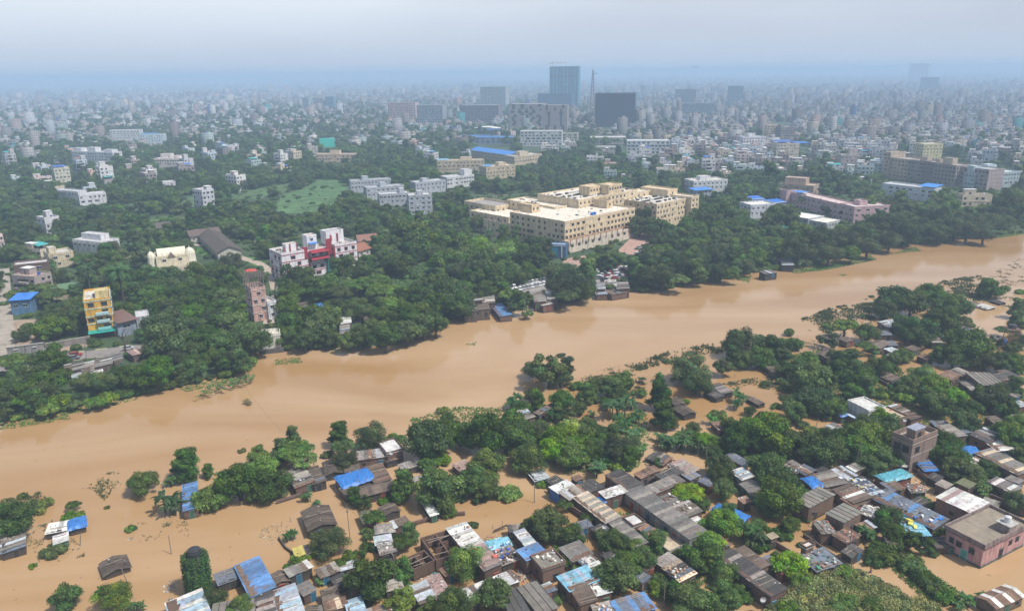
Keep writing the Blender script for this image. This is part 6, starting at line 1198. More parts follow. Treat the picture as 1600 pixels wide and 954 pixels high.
# one mass: points that carry the crowns already built
def instancer(name, pts, sources, kind='stuff'):
    me = bpy.data.meshes.new(name); me.from_pydata([(p[0], p[1], p[2]) for p in pts], [], [])
    for nm, ty, vals in (('scl', 'FLOAT_VECTOR', [c for p in pts for c in (p[3], p[3], p[3]*p[4])]), ('rot', 'FLOAT_VECTOR', [c for p in pts for c in (0, 0, p[5])]), ('pick', 'INT', [p[6] for p in pts])):
        at_ = me.attributes.new(nm, ty, 'POINT'); at_.data.foreach_set('vector' if ty == 'FLOAT_VECTOR' else 'value', vals)
    o = link(name, me); g = bpy.data.node_groups.new(name, 'GeometryNodeTree'); g.interface.new_socket('Geometry', in_out='INPUT', socket_type='NodeSocketGeometry'); g.interface.new_socket('Geometry', in_out='OUTPUT', socket_type='NodeSocketGeometry')
    n = g.nodes; l = g.links; gi = n.new('NodeGroupInput'); go = n.new('NodeGroupOutput'); ip = n.new('GeometryNodeInstanceOnPoints'); gti = n.new('GeometryNodeGeometryToInstance')
    for s in sources[::-1]:
        oi = n.new('GeometryNodeObjectInfo'); oi.inputs['Object'].default_value = s; oi.transform_space = 'ORIGINAL'; l.new(oi.outputs['Geometry'], gti.inputs[0])
    def attr(nm, ty):
        a = n.new('GeometryNodeInputNamedAttribute'); a.data_type = ty; a.inputs['Name'].default_value = nm; return a.outputs['Attribute']
    l.new(gi.outputs[0], ip.inputs['Points']); l.new(gti.outputs[0], ip.inputs['Instance']); ip.inputs['Pick Instance'].default_value = True
    l.new(attr('scl', 'FLOAT_VECTOR'), ip.inputs['Scale']); l.new(attr('rot', 'FLOAT_VECTOR'), ip.inputs['Rotation']); l.new(attr('pick', 'INT'), ip.inputs['Instance Index'])
    l.new(ip.outputs[0], go.inputs[0]); md = o.modifiers.new('scatter', 'NODES'); md.node_group = g; o['kind'] = kind; return o
src = []; seen = set()
for o_, *_ in ALLTREES:
    for c in o_.children:
        if c.name.startswith('crown') and c.data.name not in seen and _[3] in ('round', 'dome', 'round_fine', 'tall', 'flat', 'open'): seen.add(c.data.name); src.append(c)
print('crown sources', len(src), 'mass trees', len(rest), 'single trees', len(ALLTREES))
instancer('distant_woods', [(x, y, ZB-.1*r, r, rf_.uniform(.9, 1.2), rf_.uniform(0, 6.28), rf_.randrange(len(src))) for x, y, r in rest]+[(x, y, z, r, 1.0, rf_.uniform(0, 6.28), rf_.randrange(len(src))) for x, y, z, r in small], src)
ss = []
for o_, *_ in [(o_,) for o_ in scn.objects if o_.name.startswith('shrub') and o_.children][:12]:
    ss += [c for c in o_.children if c.name.startswith('crown')]
seen = set(); ss = [c for c in ss if not (c.data.name in seen or seen.add(c.data.name))]; sp_ = []
y = 200.0
while y < 900:
    half = y*.72+30; x = -half
    while x < half:
        X_, Y_ = x+rf_.uniform(-3, 3), y+rf_.uniform(-3, 3); x += 5.2
        if rf_.random() < .45 or Y_ < np.interp(X_, SX, SY)+5 or on_road(X_, Y_, 0) or in_rects(X_, Y_, 1.5): continue
        if any(inpoly(X_, Y_, p) for p in PATCH) and rf_.random() < .82: continue
        sp_.append((X_, Y_, ZB-.05, rf_.uniform(.8, 2.8), rf_.uniform(.7, 1.3), rf_.uniform(0, 6.28), rf_.randrange(len(ss))))
    y += 5.2
print('scrub', len(sp_), len(ss)); instancer('undergrowth_far_bank', sp_, ss)
# ------------------------------------------------------------------ reeds, floating weeds, grass
def weeds(name, polys, per_m2, size, col, seed, z=0.02, hgt=1.0, var=.3, clump=0, label=None):
    r = np.random.RandomState(seed); Vs, Cs = [], []
    for pl in polys:
        pw = [(at(x, y).x, at(x, y).y) for x, y in pl]; xs, ys = [p[0] for p in pw], [p[1] for p in pw]; area = (max(xs)-min(xs))*(max(ys)-min(ys)); n_ = int(area*per_m2)
        pp = np.stack([r.uniform(min(xs), max(xs), n_), r.uniform(min(ys), max(ys), n_)], 1)
        if clump:
            k = max(3, int(area/clump)); cc = pp[r.choice(len(pp), k)]; sg = r.uniform(.3, 1.6, k); ci = r.randint(0, k, n_); pp = cc[ci]+r.normal(size=(n_, 2))*sg[ci][:, None]*size*3
        pp = [p for p in pp if inpoly(p[0], p[1], pw)]
        for p in pp:
            sh = 1+r.uniform(-var, var)
            for b in range(5):
                a = r.uniform(0, 6.28); s = size*r.uniform(.5, 1.3); h = s*hgt*r.uniform(.5, 1.3); dx, dy = math.cos(a), math.sin(a); c0 = np.array([p[0]+dx*s*.3, p[1]+dy*s*.3, z-.05]); t = np.array([dx*s*r.uniform(.3, .9), dy*s*r.uniform(.3, .9), h]); q = np.array([-dy, dx, 0])*s*.22
                Vs += [c0-q, c0+q, c0+t*.6+q*1.2, c0+t-q*.4]; Cs.append(np.array(col)*sh*r.uniform(.75, 1.25))
    if not Vs: return
    me = np_mesh(name, np.array(Vs), np.arange(len(Vs)).reshape(-1, 4), np.array(Cs, np.float32), ['leaf']); o = link(name, me); o['kind'] = 'stuff'; return o
gc, rc_ = (.08, .17, .03), (.12, .16, .06)
o = weeds('reeds', [[(975, 572), (1060, 545), (1150, 530), (1160, 548), (1080, 556), (1000, 580)], [(1445, 462), (1470, 440), (1530, 430), (1560, 445), (1545, 470), (1480, 470)], [(1250, 500), (1300, 480), (1390, 470), (1380, 500), (1290, 520)]], 2.6, .5, (.10, .16, .06), 1, hgt=1.3, clump=18)
o = weeds('floating_weeds', [[(85, 650), (130, 628), (210, 612), (215, 624), (140, 642)], [(0, 652), (100, 638), (110, 655), (0, 672)], [(280, 606), (370, 585), (375, 597), (290, 612)], [(430, 562), (470, 558), (472, 567), (430, 570)], [(1230, 420), (1300, 408), (1320, 416), (1240, 428)], [(1250, 424), (1340, 404), (1360, 398), (1370, 406), (1280, 424)], [(1390, 397), (1430, 385), (1440, 392)],
     [(500, 548), (545, 540), (550, 548)], [(1150, 436), (1175, 430), (1170, 442)], [(1500, 372), (1600, 350), (1600, 366), (1560, 372)], [(1440, 380), (1480, 376), (1478, 382)], [(725, 538), (745, 534), (742, 540)], [(1310, 428), (1322, 429), (1318, 432)]], 4, .42, gc, 2, hgt=.6)
o = weeds('shore_weeds', [[(140, 760), (150, 745), (185, 752), (165, 782)], [(0, 775), (60, 765), (80, 790), (0, 830)], [(1120, 600), (1180, 590), (1290, 580), (1290, 600), (1180, 610)], [(880, 600), (960, 580), (1020, 590), (1000, 615), (900, 620)], [(1370, 500), (1460, 500), (1440, 520), (1370, 515)]], 3, .4, rc_, 3, hgt=.9, clump=14)
o = weeds('sparse_reeds', [[(120, 735), (190, 738), (200, 770), (130, 765)], [(900, 590), (980, 565), (1010, 575), (960, 600)], [(1260, 540), (1340, 470), (1420, 440), (1440, 460), (1350, 500), (1290, 555)], [(1470, 470), (1600, 400), (1600, 480), (1540, 480)], [(0, 800), (90, 800), (140, 880), (60, 880)], [(200, 820), (290, 800), (300, 850), (210, 860)], [(1190, 600), (1240, 590), (1240, 620), (1200, 625)], [(1225, 535), (1265, 515), (1300, 530), (1260, 560)]], .7, .33, (.15, .15, .08), 4, hgt=.8, clump=30)
o = weeds('undergrowth', [[(640, 655), (720, 635), (820, 640), (900, 655), (940, 710), (860, 725), (760, 700), (660, 690)], [(960, 650), (1010, 640), (1015, 690), (960, 700)], [(1100, 700), (1180, 690), (1260, 700), (1300, 750), (1200, 790), (1120, 760)], [(960, 800), (1060, 810), (1120, 860), (1110, 940), (1010, 930), (950, 860)], [(1280, 590), (1400, 580), (1600, 610), (1600, 690), (1480, 700), (1330, 680)], [(330, 740), (440, 725), (440, 760), (340, 775)], [(1200, 560), (1290, 545), (1340, 570), (1330, 610), (1230, 620)], [(560, 880), (640, 880), (650, 930), (560, 950)], [(880, 690), (1000, 700), (1000, 730), (880, 740)]], 2.6, .5, (.07, .14, .03), 5, hgt=.8)
HILL = [(1195, 958), (1222, 928), (1255, 903), (1290, 888), (1345, 891), (1375, 908), (1410, 928), (1460, 948), (1480, 972), (1190, 972)]
hb = []
while len(hb) < 420:
    X_, Y_ = rs_.uniform(1190, 1480), rs_.uniform(885, 972)
    if inpoly(X_, Y_, HILL): g = at(X_, Y_, 1.1); hb.append((g.x, g.y, 1.0+rs_.uniform(0, .5), rs_.uniform(.4, 1.25), rs_.uniform(.5, .9)))
o = link('tall_grass', leaves_mesh('tall_grass', hb, 60000, .17, (.25, .28, .07), .4, 9, .0)); o['kind'] = 'stuff'
for i in range(16):
    X_, Y_ = rs_.uniform(1210, 1470), rs_.uniform(895, 960)
    if inpoly(X_, Y_, HILL): g = at(X_, Y_, 1); plant_at(g.x, g.y, 1.0, rs_.uniform(1.2, 2.4), 'shrub', rs_.choice('bybyog'), 'shrubs of the flooded bank')
o = weeds('river_flotsam', [[(0, 680), (300, 620), (500, 560), (900, 490), (1300, 430), (1590, 385), (1590, 420), (1300, 480), (900, 570), (500, 660), (0, 800)], [(0, 760), (500, 780), (500, 950), (0, 950)], [(740, 740), (860, 760), (840, 860), (740, 820)], [(1360, 850), (1600, 880), (1600, 950), (1480, 940)]], .02, .34, (.13, .12, .06), 12, hgt=.25)
o = weeds('water_hyacinth', [[(1375, 866), (1400, 850), (1425, 862), (1455, 895), (1500, 925), (1490, 945), (1450, 940), (1420, 915), (1395, 890)]], 9, .42, (.06, .14, .025), 7, hgt=.7)
o = weeds('scrub', [[(612, 446), (632, 424), (660, 412), (690, 415), (688, 440), (668, 452), (640, 458)], [(300, 630), (330, 610), (400, 590), (395, 602), (330, 622)], [(560, 545), (640, 532), (700, 505), (705, 512), (640, 540)]], 1.2, .9, (.07, .14, .03), 8, z=ZB, hgt=.5)
# ------------------------------------------------------------------ the city
CW = [(.58, .58, .6), (.66, .66, .66), (.55, .56, .6), (.6, .52, .4), (.58, .4, .34), (.45, .45, .46), (.36, .34, .33), (.5, .56, .62), (.3, .27, .26), (.6, .5, .48), (.4, .5, .5), (.66, .64, .6), (.35, .3, .28)]
CWN = ['white', 'white', 'pale grey', 'cream', 'salmon', 'grey', 'dark grey', 'pale blue', 'brown', 'pinkish', 'greenish', 'off-white', 'brown']
def city_proto(seed):
    r = random.Random(seed); m = MB('citythings', 'conc', 'glass'); X, Y = r.uniform(9, 16), r.uniform(8, 13); fl = r.choice([2, 2, 3, 3, 3, 4, 5]); fh = 3.1; h = fl*fh; one = (1, 1, 1)
    sb = r.random() < .5
    m.box((0, 0, h/2-.5), (X, Y, h+1), one, skip='t'); m.quad([(-X/2, -Y/2, h), (X/2, -Y/2, h), (X/2, Y/2, h), (-X/2, Y/2, h)], r.choice([(.45, .43, .4), (.6, .58, .56), (.33, .31, .3), (.42, .3, .25)]), 'conc')
    for s in (-1, 1): m.box((0, s*(Y/2-.1), h+.45), (X+.1, .22, .9), one); m.box((s*(X/2-.1), 0, h+.447), (.22, Y-.4, .9), one)
    for f in range(fl):
        z = f*fh
        if f: m.box((0, 0, z), (X+.5, Y+.5, .16), (.85, .85, .85))
        for s, ln in (('f', X), ('k', X), ('l', Y), ('r', Y)):
            n_ = int(ln/2.7)
            for i in range(n_):
                if r.random() < .18: continue
                t = (i+.5)/n_-.5; wd = r.choice([1, 1.2, 1.6]); c = (.04, .045, .055)
                if s in 'fk': y = (-1 if s == 'f' else 1)*(Y/2+.02); m.box((t*X, y, z+1.65), (wd, .08, 1.35), c, 'glass'); m.box((t*X, y*1.03, z+2.45), (wd+.4, .5, .08), (.8, .8, .8))
                else: x = (-1 if s == 'l' else 1)*(X/2+.02); m.box((x, t*Y, z+1.65), (.08, wd, 1.35), c, 'glass'); m.box((x*1.03, t*Y, z+2.45), (.5, wd+.4, .08), (.8, .8, .8))
        if sb and f: bx = r.uniform(-.2, .2)*X; m.box((bx, -Y/2-.7, z+.5), (X*.4, 1.3, .95), (.9, .9, .9)); m.box((bx, -Y/2-.02, z+1.6), (X*.34, .12, 1.9), (.05, .05, .06), 'glass')
    me = m.mesh('walls'); q = MB('citythings', 'conc'); x, y = r.choice([-1, 1])*X*.25, r.choice([-1, 1])*Y*.2; hh = r.uniform(2.4, 4.5)
    q.box((x, y, h+hh/2), (X*.38, Y*.42, hh), one); q.box((x, y, h+hh+.08), (X*.42, Y*.46, .16), (.7, .7, .7), 'conc'); q.box((x, y-Y*.215, h+1.1), (1, .1, 2), (.1, .08, .08), 'conc')
    t = MB('tarp'); tx, ty = -x, y*.6; c = r.choice([(.05, .05, .06), (.6, .6, .6), (.03, .1, .35)]); t.lathe([(.1, 1.5), (.7, 1.35), (.8, .1), (.8, 0)], (tx, ty, h+.02), c, n=10)
    return me, q.mesh('roof_room'), t.mesh('water_tank'), h, fl, X, Y
CP = [city_proto(40+i) for i in range(16)]
rc2 = random.Random(9); hs = []
# one grid of blocks, turned here and there
y = 330.0
def blockang(x, y): return .35*math.sin(x/170+.7)+.3*math.cos(y/230)-.15
cells = []
while y < 24000:
    sp = 14.5 if y < 1500 else (17 if y < 2600 else (30 if y < 4500 else (52 if y < 9000 else 150))); half = y*.74+60; x = -half
    while x < half:
        X_, Y_ = x+rc2.uniform(-.3, .3)*sp, y+rc2.uniform(-.3, .3)*sp; x += sp; px, py = proj((X_, Y_, ZB))
        if px < -40 or px > 1640: continue
        if rc2.random() > density(px, py): continue
        if in_rects(X_, Y_, 7) or on_road(X_, Y_, 7) or any(inpoly(X_, Y_, p) for p in PATCH): continue
        if Y_ < np.interp(X_, SX, SY)+26: continue
        k = 1 if y < 2600 else (1.7 if y < 4500 else (2.6 if y < 9000 else 7))
        u, v = proj((X_, Y_, ZB+5))
        if not photo_ok(u, v, 5) and rc2.random() < .93: continue
        cells.append((X_, Y_, k))
    y += sp
cells.sort(key=lambda c: math.hypot(c[0], c[1]))
print('city cells', len(cells))
NH = 265
def keep_clear(x, y):    # no mass crown inside a house
    return True
for X_, Y_, k in cells[:NH]:
    me, rm, tk, h, fl, bx, by = rc2.choice(CP); ci = rc2.randrange(len(CW)); c = CW[ci]; o = root('city_house', (X_, Y_, ZB), blockang(X_, Y_)+rc2.choice([0, 0, math.pi/2])+rc2.uniform(-.05, .05)); o.scale = (rc2.uniform(.8, 1.25), rc2.uniform(.8, 1.2), rc2.uniform(.9, 1.15))
    for m_, n_ in ((me, 'walls'), (rm, 'roof_room'), (tk, 'water_tank')): q = link(n_, m_, o); q.color = (*c, 1)
    if rc2.random() < .14: s = MB('tin'); s.box((0, 0, h+2.6), (bx*.8, by*.7, .15), rc2.choice([(.03, .16, .55), (.05, .3, .5), (.45, .45, .48), (.35, .15, .1), (.03, .4, .38)]), tilt=(0, .07)); s.obj('sheet_roof', o)
    tag(o, cat='house', group='houses of the city behind the woods', desc='%s %s-storey house' % (CWN[ci], {2: 'two', 3: 'three', 4: 'four', 5: 'five'}[fl]))
# all the farther houses as one mass
N = len(cells)-NH; r = np.random.RandomState(4); cx = np.array([c[0] for c in cells[NH:]]); cyy = np.array([c[1] for c in cells[NH:]]); kk = np.array([c[2] for c in cells[NH:]])
pal = np.array(CW+[(.05, .35, .36), (.04, .12, .4)]); pw = np.array([.8]*6+[1]*7+[.18, .22]); pw[6] = 1.6; pw[8] = 1.7; pw[12] = 1.7
def boxes(cx, cy_, z0, z1, hx, hy, a, col, tcol):
    n_ = len(cx); ca, sa = np.cos(a), np.sin(a); V = np.zeros((n_, 8, 3)); i = 0
    for z in (z0, z1):
        for sx, sy_ in ((-1, -1), (1, -1), (1, 1), (-1, 1)):
            X, Y = sx*hx, sy_*hy; V[:, i, 0] = cx+X*ca-Y*sa; V[:, i, 1] = cy_+X*sa+Y*ca; V[:, i, 2] = z; i += 1
    base = (np.arange(n_)*8)[:, None, None]; q = np.array([(4, 5, 6, 7), (0, 1, 5, 4), (1, 2, 6, 5), (2, 3, 7, 6), (3, 0, 4, 7)])[None]; Q = (base+q).reshape(-1, 4)
    C = np.repeat(col[:, None, :], 5, axis=1); C[:, 0] = tcol; h = z1-z0; UV = np.zeros((n_, 5, 4, 2))
    for f, wd in ((1, 2*hx), (2, 2*hy), (3, 2*hx), (4, 2*hy)): UV[:, f, 1, 0] = wd; UV[:, f, 2, 0] = wd; UV[:, f, 2, 1] = h; UV[:, f, 3, 1] = h
    return V.reshape(-1, 3), Q, C.reshape(-1, 3), UV.reshape(-1, 2)
ang = .35*np.sin(cx/170+.7)+.3*np.cos(cyy/230)-.15+r.choice([0, np.pi/2], N); fl = r.choice([1, 1, 2, 2, 2, 3, 3, 4], N); tallm = r.rand(N) < .03; fl[tallm] = r.choice([6, 7, 9], tallm.sum())
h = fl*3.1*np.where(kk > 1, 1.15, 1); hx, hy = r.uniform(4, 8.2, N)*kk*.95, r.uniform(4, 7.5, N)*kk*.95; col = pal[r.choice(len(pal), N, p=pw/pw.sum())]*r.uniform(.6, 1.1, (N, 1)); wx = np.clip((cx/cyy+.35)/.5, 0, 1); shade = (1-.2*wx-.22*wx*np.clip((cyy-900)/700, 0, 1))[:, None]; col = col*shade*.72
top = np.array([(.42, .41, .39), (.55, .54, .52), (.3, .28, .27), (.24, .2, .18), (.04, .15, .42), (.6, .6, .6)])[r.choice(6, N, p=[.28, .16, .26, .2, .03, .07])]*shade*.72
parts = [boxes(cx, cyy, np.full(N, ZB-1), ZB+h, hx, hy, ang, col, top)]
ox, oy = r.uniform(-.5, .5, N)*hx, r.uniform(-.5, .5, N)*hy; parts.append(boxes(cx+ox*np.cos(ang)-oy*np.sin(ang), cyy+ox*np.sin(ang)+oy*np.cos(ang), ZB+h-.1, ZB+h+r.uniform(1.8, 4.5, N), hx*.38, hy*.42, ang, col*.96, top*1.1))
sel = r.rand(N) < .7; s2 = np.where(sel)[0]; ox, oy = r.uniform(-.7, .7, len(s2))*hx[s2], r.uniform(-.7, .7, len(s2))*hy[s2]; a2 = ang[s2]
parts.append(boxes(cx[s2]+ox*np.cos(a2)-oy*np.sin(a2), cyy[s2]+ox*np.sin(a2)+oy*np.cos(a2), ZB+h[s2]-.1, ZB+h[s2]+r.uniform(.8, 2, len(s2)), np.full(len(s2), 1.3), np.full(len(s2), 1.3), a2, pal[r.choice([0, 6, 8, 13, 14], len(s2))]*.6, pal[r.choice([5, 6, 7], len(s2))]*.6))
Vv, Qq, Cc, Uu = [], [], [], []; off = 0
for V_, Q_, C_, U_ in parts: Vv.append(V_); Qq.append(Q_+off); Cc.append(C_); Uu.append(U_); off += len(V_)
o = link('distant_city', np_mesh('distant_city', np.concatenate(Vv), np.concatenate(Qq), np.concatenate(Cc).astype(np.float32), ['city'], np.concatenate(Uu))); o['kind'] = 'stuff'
# far trees between the far houses
far_pts = []
y = 2600.0
while y < 7000:
    sp = 26 if y < 4000 else 45; half = y*.74; x = -half
    while x < half:
        X_, Y_ = x+rc2.uniform(-.5, .5)*sp, y+rc2.uniform(-.5, .5)*sp; x += sp
        if rc2.random() < .35: far_pts.append((X_, Y_, ZB-1, rc2.uniform(7, 13), .6, rc2.uniform(0, 6.28), rc2.randrange(len(src))))
    y += sp
instancer('far_tree_line', far_pts, src)
# ------------------------------------------------------------------ vehicles, poles, wires, people and odds and ends
def car_mesh():
    b = MB('carpaint'); one = (1, 1, 1); X = [-2.1, -2.05, -1.25, -1.05, 1.0, 1.75, 2.1, 2.12]; zt = [.55, .82, .98, 1.0, .98, .9, .78, .5]
    for s in range(len(X)-1):
        for q in ([(X[s], -.83, zt[s]), (X[s+1], -.83, zt[s+1]), (X[s+1], .83, zt[s+1]), (X[s], .83, zt[s])], [(X[s], -.86, .28), (X[s+1], -.86, .28), (X[s+1], -.83, zt[s+1]), (X[s], -.83, zt[s])], [(X[s+1], .86, .28), (X[s], .86, .28), (X[s], .83, zt[s]), (X[s+1], .83, zt[s+1])]): b.quad(q, one)
    b.quad([(X[0], .86, .28), (X[0], -.86, .28), (X[0], -.83, zt[0]), (X[0], .83, zt[0])], one); b.quad([(X[-1], -.86, .28), (X[-1], .86, .28), (X[-1], .83, zt[-1]), (X[-1], -.83, zt[-1])], one)
    b.box((-.35, 0, 1.5), (2.1, 1.36, .07), one); g = MB('glass'); g.box((-.3, 0, 1.22), (2.75, 1.5, .5), (.03, .035, .04), taper=.82)
    w_ = MB('plain'); w_.tube([(0, -.1, 0), (0, .1, 0)], .32, (.03, .03, .03), n=10); return b.mesh('body'), g.mesh('windows_band'), w_.mesh('wheel')
cb, cg, cwh = car_mesh(); rv = random.Random(8); VC = [((.75, .75, .75), 'white'), ((.4, .41, .43), 'silver'), ((.06, .06, .07), 'black'), ((.3, .03, .03), 'dark red'), ((.75, .75, .75), 'white'), ((.15, .16, .18), 'grey'), ((.04, .08, .25), 'blue')]
def car(px, py, ang, ci=None, z=ZB+.06, label=None, grp='cars parked along the far bank road'):
    p = at(px, py, z); c, nm = VC[ci if ci is not None else rv.randrange(len(VC))]; o = root('parked_car', p, ang); q = link('body', cb, o); q.color = (*c, 1); link('cabin_glass', cg, o)
    for sx in (-1.35, 1.35):
        for sy_ in (-.8, .8): link('wheel', cwh, o, (sx, sy_, .32))
    tag(o, label, 'car', grp, desc=None if label else nm+' car'); return o
RA = .42
for i, (x, y) in enumerate([(814, 446), (820, 444.6), (826, 443.2), (832, 441.8), (838, 440.4), (844, 439), (850, 437.6), (803, 449), (797, 451), (791, 453), (785, 455)]): car(x, y, RA+math.pi/2-.2, [0, 0, 1, 4, 0, 5, 1, 0, 2, 0, 1][i])
for i in range(10): car(940+i*6.3, 431-i*1.75, RA+math.pi/2-.1)
for x, y in ((945, 439), (951, 437), (938, 434), (928, 436)): car(x, y, RA, rv.choice([0, 0, 2]))
for x, y, c in ((118, 556, 3), (115, 561, 5), (633, 485, 0), (641, 484, 0), (660, 478, 1), (652, 480, 5), (30, 571, 2), (20, 575, 2), (200, 546, 1), (1000, 388, 1), (1006, 386, 2), (1012, 384, 2), (996, 398, 0), (1002, 396, 1), (500, 508, 0), (560, 499, 1), (398, 516, 1), (720, 468, 0), (735, 464, 5)): car(x, y, .35+rv.uniform(-.1, .1), c)
for i in range(26): car(929+rv.uniform(0, 68), 438-rv.uniform(0, 20), RA+rv.choice([0, math.pi/2])+rv.uniform(-.15, .15))
for i in range(9): car(800+i*6.2, 455-i*1.35, RA+math.pi/2-.2, rv.choice([0, 0, 1, 4]))
def pole(px, py, h, lean=0.0, z=0.0, arms=True, lab='wooden power pole'):
    p = at(px, py, z); o = root('power_pole', p); q = MB('wood'); q.tube([(0, 0, -1), (lean*h, 0, h)], [.11, .07], (.22, .19, .16), n=6); q.obj('shaft', o); 
    if arms: q = MB('wood'); q.box((lean*h*.93, 0, h*.93), (1.4, .1, .1), (.16, .14, .12)); q.box((lean*h*.8, .15, h*.8), (.3, .3, .5), (.25, .25, .26)); q.obj('crossarm', o)
    tag(o, cat='pole', group='poles standing in the flood', desc=lab); return Vector((p.x+lean*h, p.y, z+h*.95))
tops = {}
for k, a in dict(a=(209, 930, 6.5, -.22), b=(268, 865, 4.5, 0), c=(494, 767, 9, 0), d=(547, 840, 8, -.02), e=(835, 785, 5.5, 0), f=(1103, 735, 7, -.03), g=(1325, 863, 8, .03), h=(918, 846, 5, 0), i=(65, 790, 2, .2), j=(1037, 950, 6, 0), k=(124, 852, 3.2, .25), l=(1268, 690, 7, .15), m=(1333, 738, 8, .12), n=(1345, 738, 8, -.1), o=(1090, 712, 5, 0)).items(): tops[k] = pole(*a[:3], a[3], lab='thin leaning pole' if abs(a[3]) > .1 else 'upright power pole', arms=k in 'cdgf')
for px, py in ((138, 572), (262, 546), (60, 584), (352, 540), (600, 500), (730, 476), (880, 456), (500, 516)): pole(px, py, 9, 0, ZB, lab='roadside power pole')
def wire(a, b, sag=1.0, nm='overhead_wire', lab=None):
    q = MB('plain'); q.tube([tuple(a.lerp(b, t/12)-Vector((0, 0, sag*4*(t/12)*(1-t/12)))) for t in range(13)], .022, (.05, .05, .05), n=3, cap=False); o = q.obj(nm); tag(o, lab, 'wire', 'overhead wires'); return o
wire(tops['c'], at(380, 600, 4.5), 2, lab='long thin wire hanging across the brown river with a snagged weed clump')
wire(tops['c'], tops['d'], .6, lab='thin overhead wire between the poles by the thatched hut'); wire(tops['d'], at(640, 860, 5), .5, lab='thin overhead wire running towards the roofless brick house')
wire(tops['g'], at(1480, 950, 6), .7, lab='thin overhead wire over the flooded lane near the pink house')
p = at(385, 625, 1.2); link('snagged_weeds', leaves_mesh('snagged_weeds', [(p.x, p.y, 1.0, .9, .6), (p.x+1.1, p.y-.9, .6, .7, .6)], 500, .16, (.2, .17, .09), .2, 3)); o = bpy.data.objects['snagged_weeds']; o['kind'] = 'stuff'
# flooded garden walls
def gwall(pts, h, label, col=(.17, .12, .10)):
    m = MB('brick'); q = [at(x, y, 0) for x, y in pts]
    for a, b in zip(q, q[1:]): d = b-a; m.box(((a.x+b.x)/2, (a.y+b.y)/2, h/2-.5), (d.length, .24, h+1), jit(col), rz=math.atan2(d.y, d.x))
    o = m.obj('brick_wall'); tag(o, label, 'wall', 'flooded yard walls')
gwall([P('B', 105, 412), P('B', 235, 372)], 1.0, 'low dark yard wall beside the lane left of the thatched hut')
gwall([P('B', 790, 525), P('B', 940, 480), P('B', 1060, 470)], 1.1, 'sunken brick wall behind the roofless brick house')
gwall([P('B', 115, 590), P('B', 150, 640), P('B', 185, 665)], .7, 'broken low wall left of the yellow plastic shelter', (.12, .1, .08))
gwall([P('B', 650, 650), P('B', 700, 720)], 2.2, 'grey yard wall left of the roofless brick house', (.24, .21, .18))
gwall([P('C', 215, 350), P('C', 250, 395), P('C', 420, 510), P('C', 440, 560)], 1.7, 'long crumbling wall along the row houses')
gwall([P('C', 830, 590), P('C', 905, 640)], 1.6, 'yard wall closing the terrace of the row houses', (.28, .25, .22))
gwall([P('D', 820, 265), P('D', 880, 310), P('D', 960, 350)], 1.6, 'dark wall by the pond in front of the white roof with a red panel')
gwall([P('D', 1180, 405), P('D', 1363, 480)], 2.4, 'long brick wall running right from the pink house')
gwall([P('D', 100, 630), P('D', 180, 680), P('D', 200, 740)], 1.5, 'brick yard wall beside the rubble-covered roof')
gwall([P('D', 660, 100), P('D', 720, 230), P('D', 860, 265)], 1.2, 'muddy brick wall below the unfinished brick house')
gwall([P('E', 575, 520), P('E', 625, 555)], 1.2, 'short sunken wall in the upper flooded yards'); gwall([P('E', 615, 580), P('E', 700, 625), P('E', 745, 605)], 1.2, 'angled sunken wall in the upper flooded yards')
gwall([P('E', 795, 400), P('E', 870, 440), P('E', 900, 430)], 1.0, 'sunken wall near the big dark tree of the upper yards')
gwall([P('O', 1255, 838), P('O', 1330, 890)], .9, 'low wall beside the lane where a person wades', (.2, .16, .13))
# scattered poles of drowned fences
for i, (x, y) in enumerate([(770, 825), (785, 822), (800, 838), (434, 830), (440, 822), (447, 836), (455, 815), (1148, 590), (15, 870), (980, 612)]):
    p = at(x, y, 0); o = root('fence_stake', p); q = MB('wood'); q.tube([(0, 0, -.6), (rv.uniform(-.2, .2), 0, rv.uniform(1, 1.8))], .05, (.13, .1, .08), n=5); q.obj('stake', o); tag(o, cat='stake', group='drowned fence stakes', desc='short dark stake in the water')
# drowned beam and floating junk
p = at(782, 826, .5); o = root('broken_fence', p, .5); q = MB('wood'); q.box((0, 0, .3), (3.4, .2, .35), (.13, .09, .07), tilt=(.12, 0)); q.obj('rail', o); tag(o, 'dark broken fence rail sticking out of the flood near the white panel roof', 'fence')
def patchy(name, c, x, y, wpx, n_, cols, s=.35):
    X, Y = P(c, x, y); p = at(X, Y, 0); w_ = wpx/CRP[c][2]*depth(p)/F; m = MB('plain')
    for i in range(n_): a, k = rh.uniform(0, 6.28), rh.random()**.6*w_/2; z = rh.uniform(.2, 1)*s; m.box((math.cos(a)*k, math.sin(a)*k*1.3, .05), (z, z*rh.uniform(.3, .9), .12), jit(rh.choice(cols), .3), rz=rh.uniform(0, 3))
    o = m.obj(name, None, p); o['kind'] = 'stuff'
G3 = [(.3, .29, .28), (.2, .17, .14), (.45, .44, .42)]
patchy('floating_debris', 'A', 865, 830, 75, 60, G3, .4); patchy('floating_debris', 'A', 665, 590, 30, 12, G3); patchy('floating_debris', 'A', 862, 900, 25, 10, G3)
patchy('floating_debris', 'B', 1180, 640, 200, 160, [(.5, .5, .5), (.2, .3, .5), (.5, .15, .12), (.15, .35, .2), (.25, .2, .15)], .6)
patchy('floating_debris', 'C', 120, 760, 190, 200, [(.5, .48, .45), (.25, .2, .16), (.4, .35, .3), (.5, .12, .1)], .7); patchy('floating_debris', 'D', 900, 330, 160, 110, [(.5, .48, .45), (.25, .2, .16), (.2, .25, .2)], .5)
patchy('floating_debris', 'D', 350, 560, 160, 90, [(.5, .48, .45), (.25, .2, .16), (.3, .08, .06), (.1, .12, .3)], .6); patchy('floating_debris', 'C', 780, 200, 160, 80, [(.12, .1, .09), (.2, .17, .15)], .8)
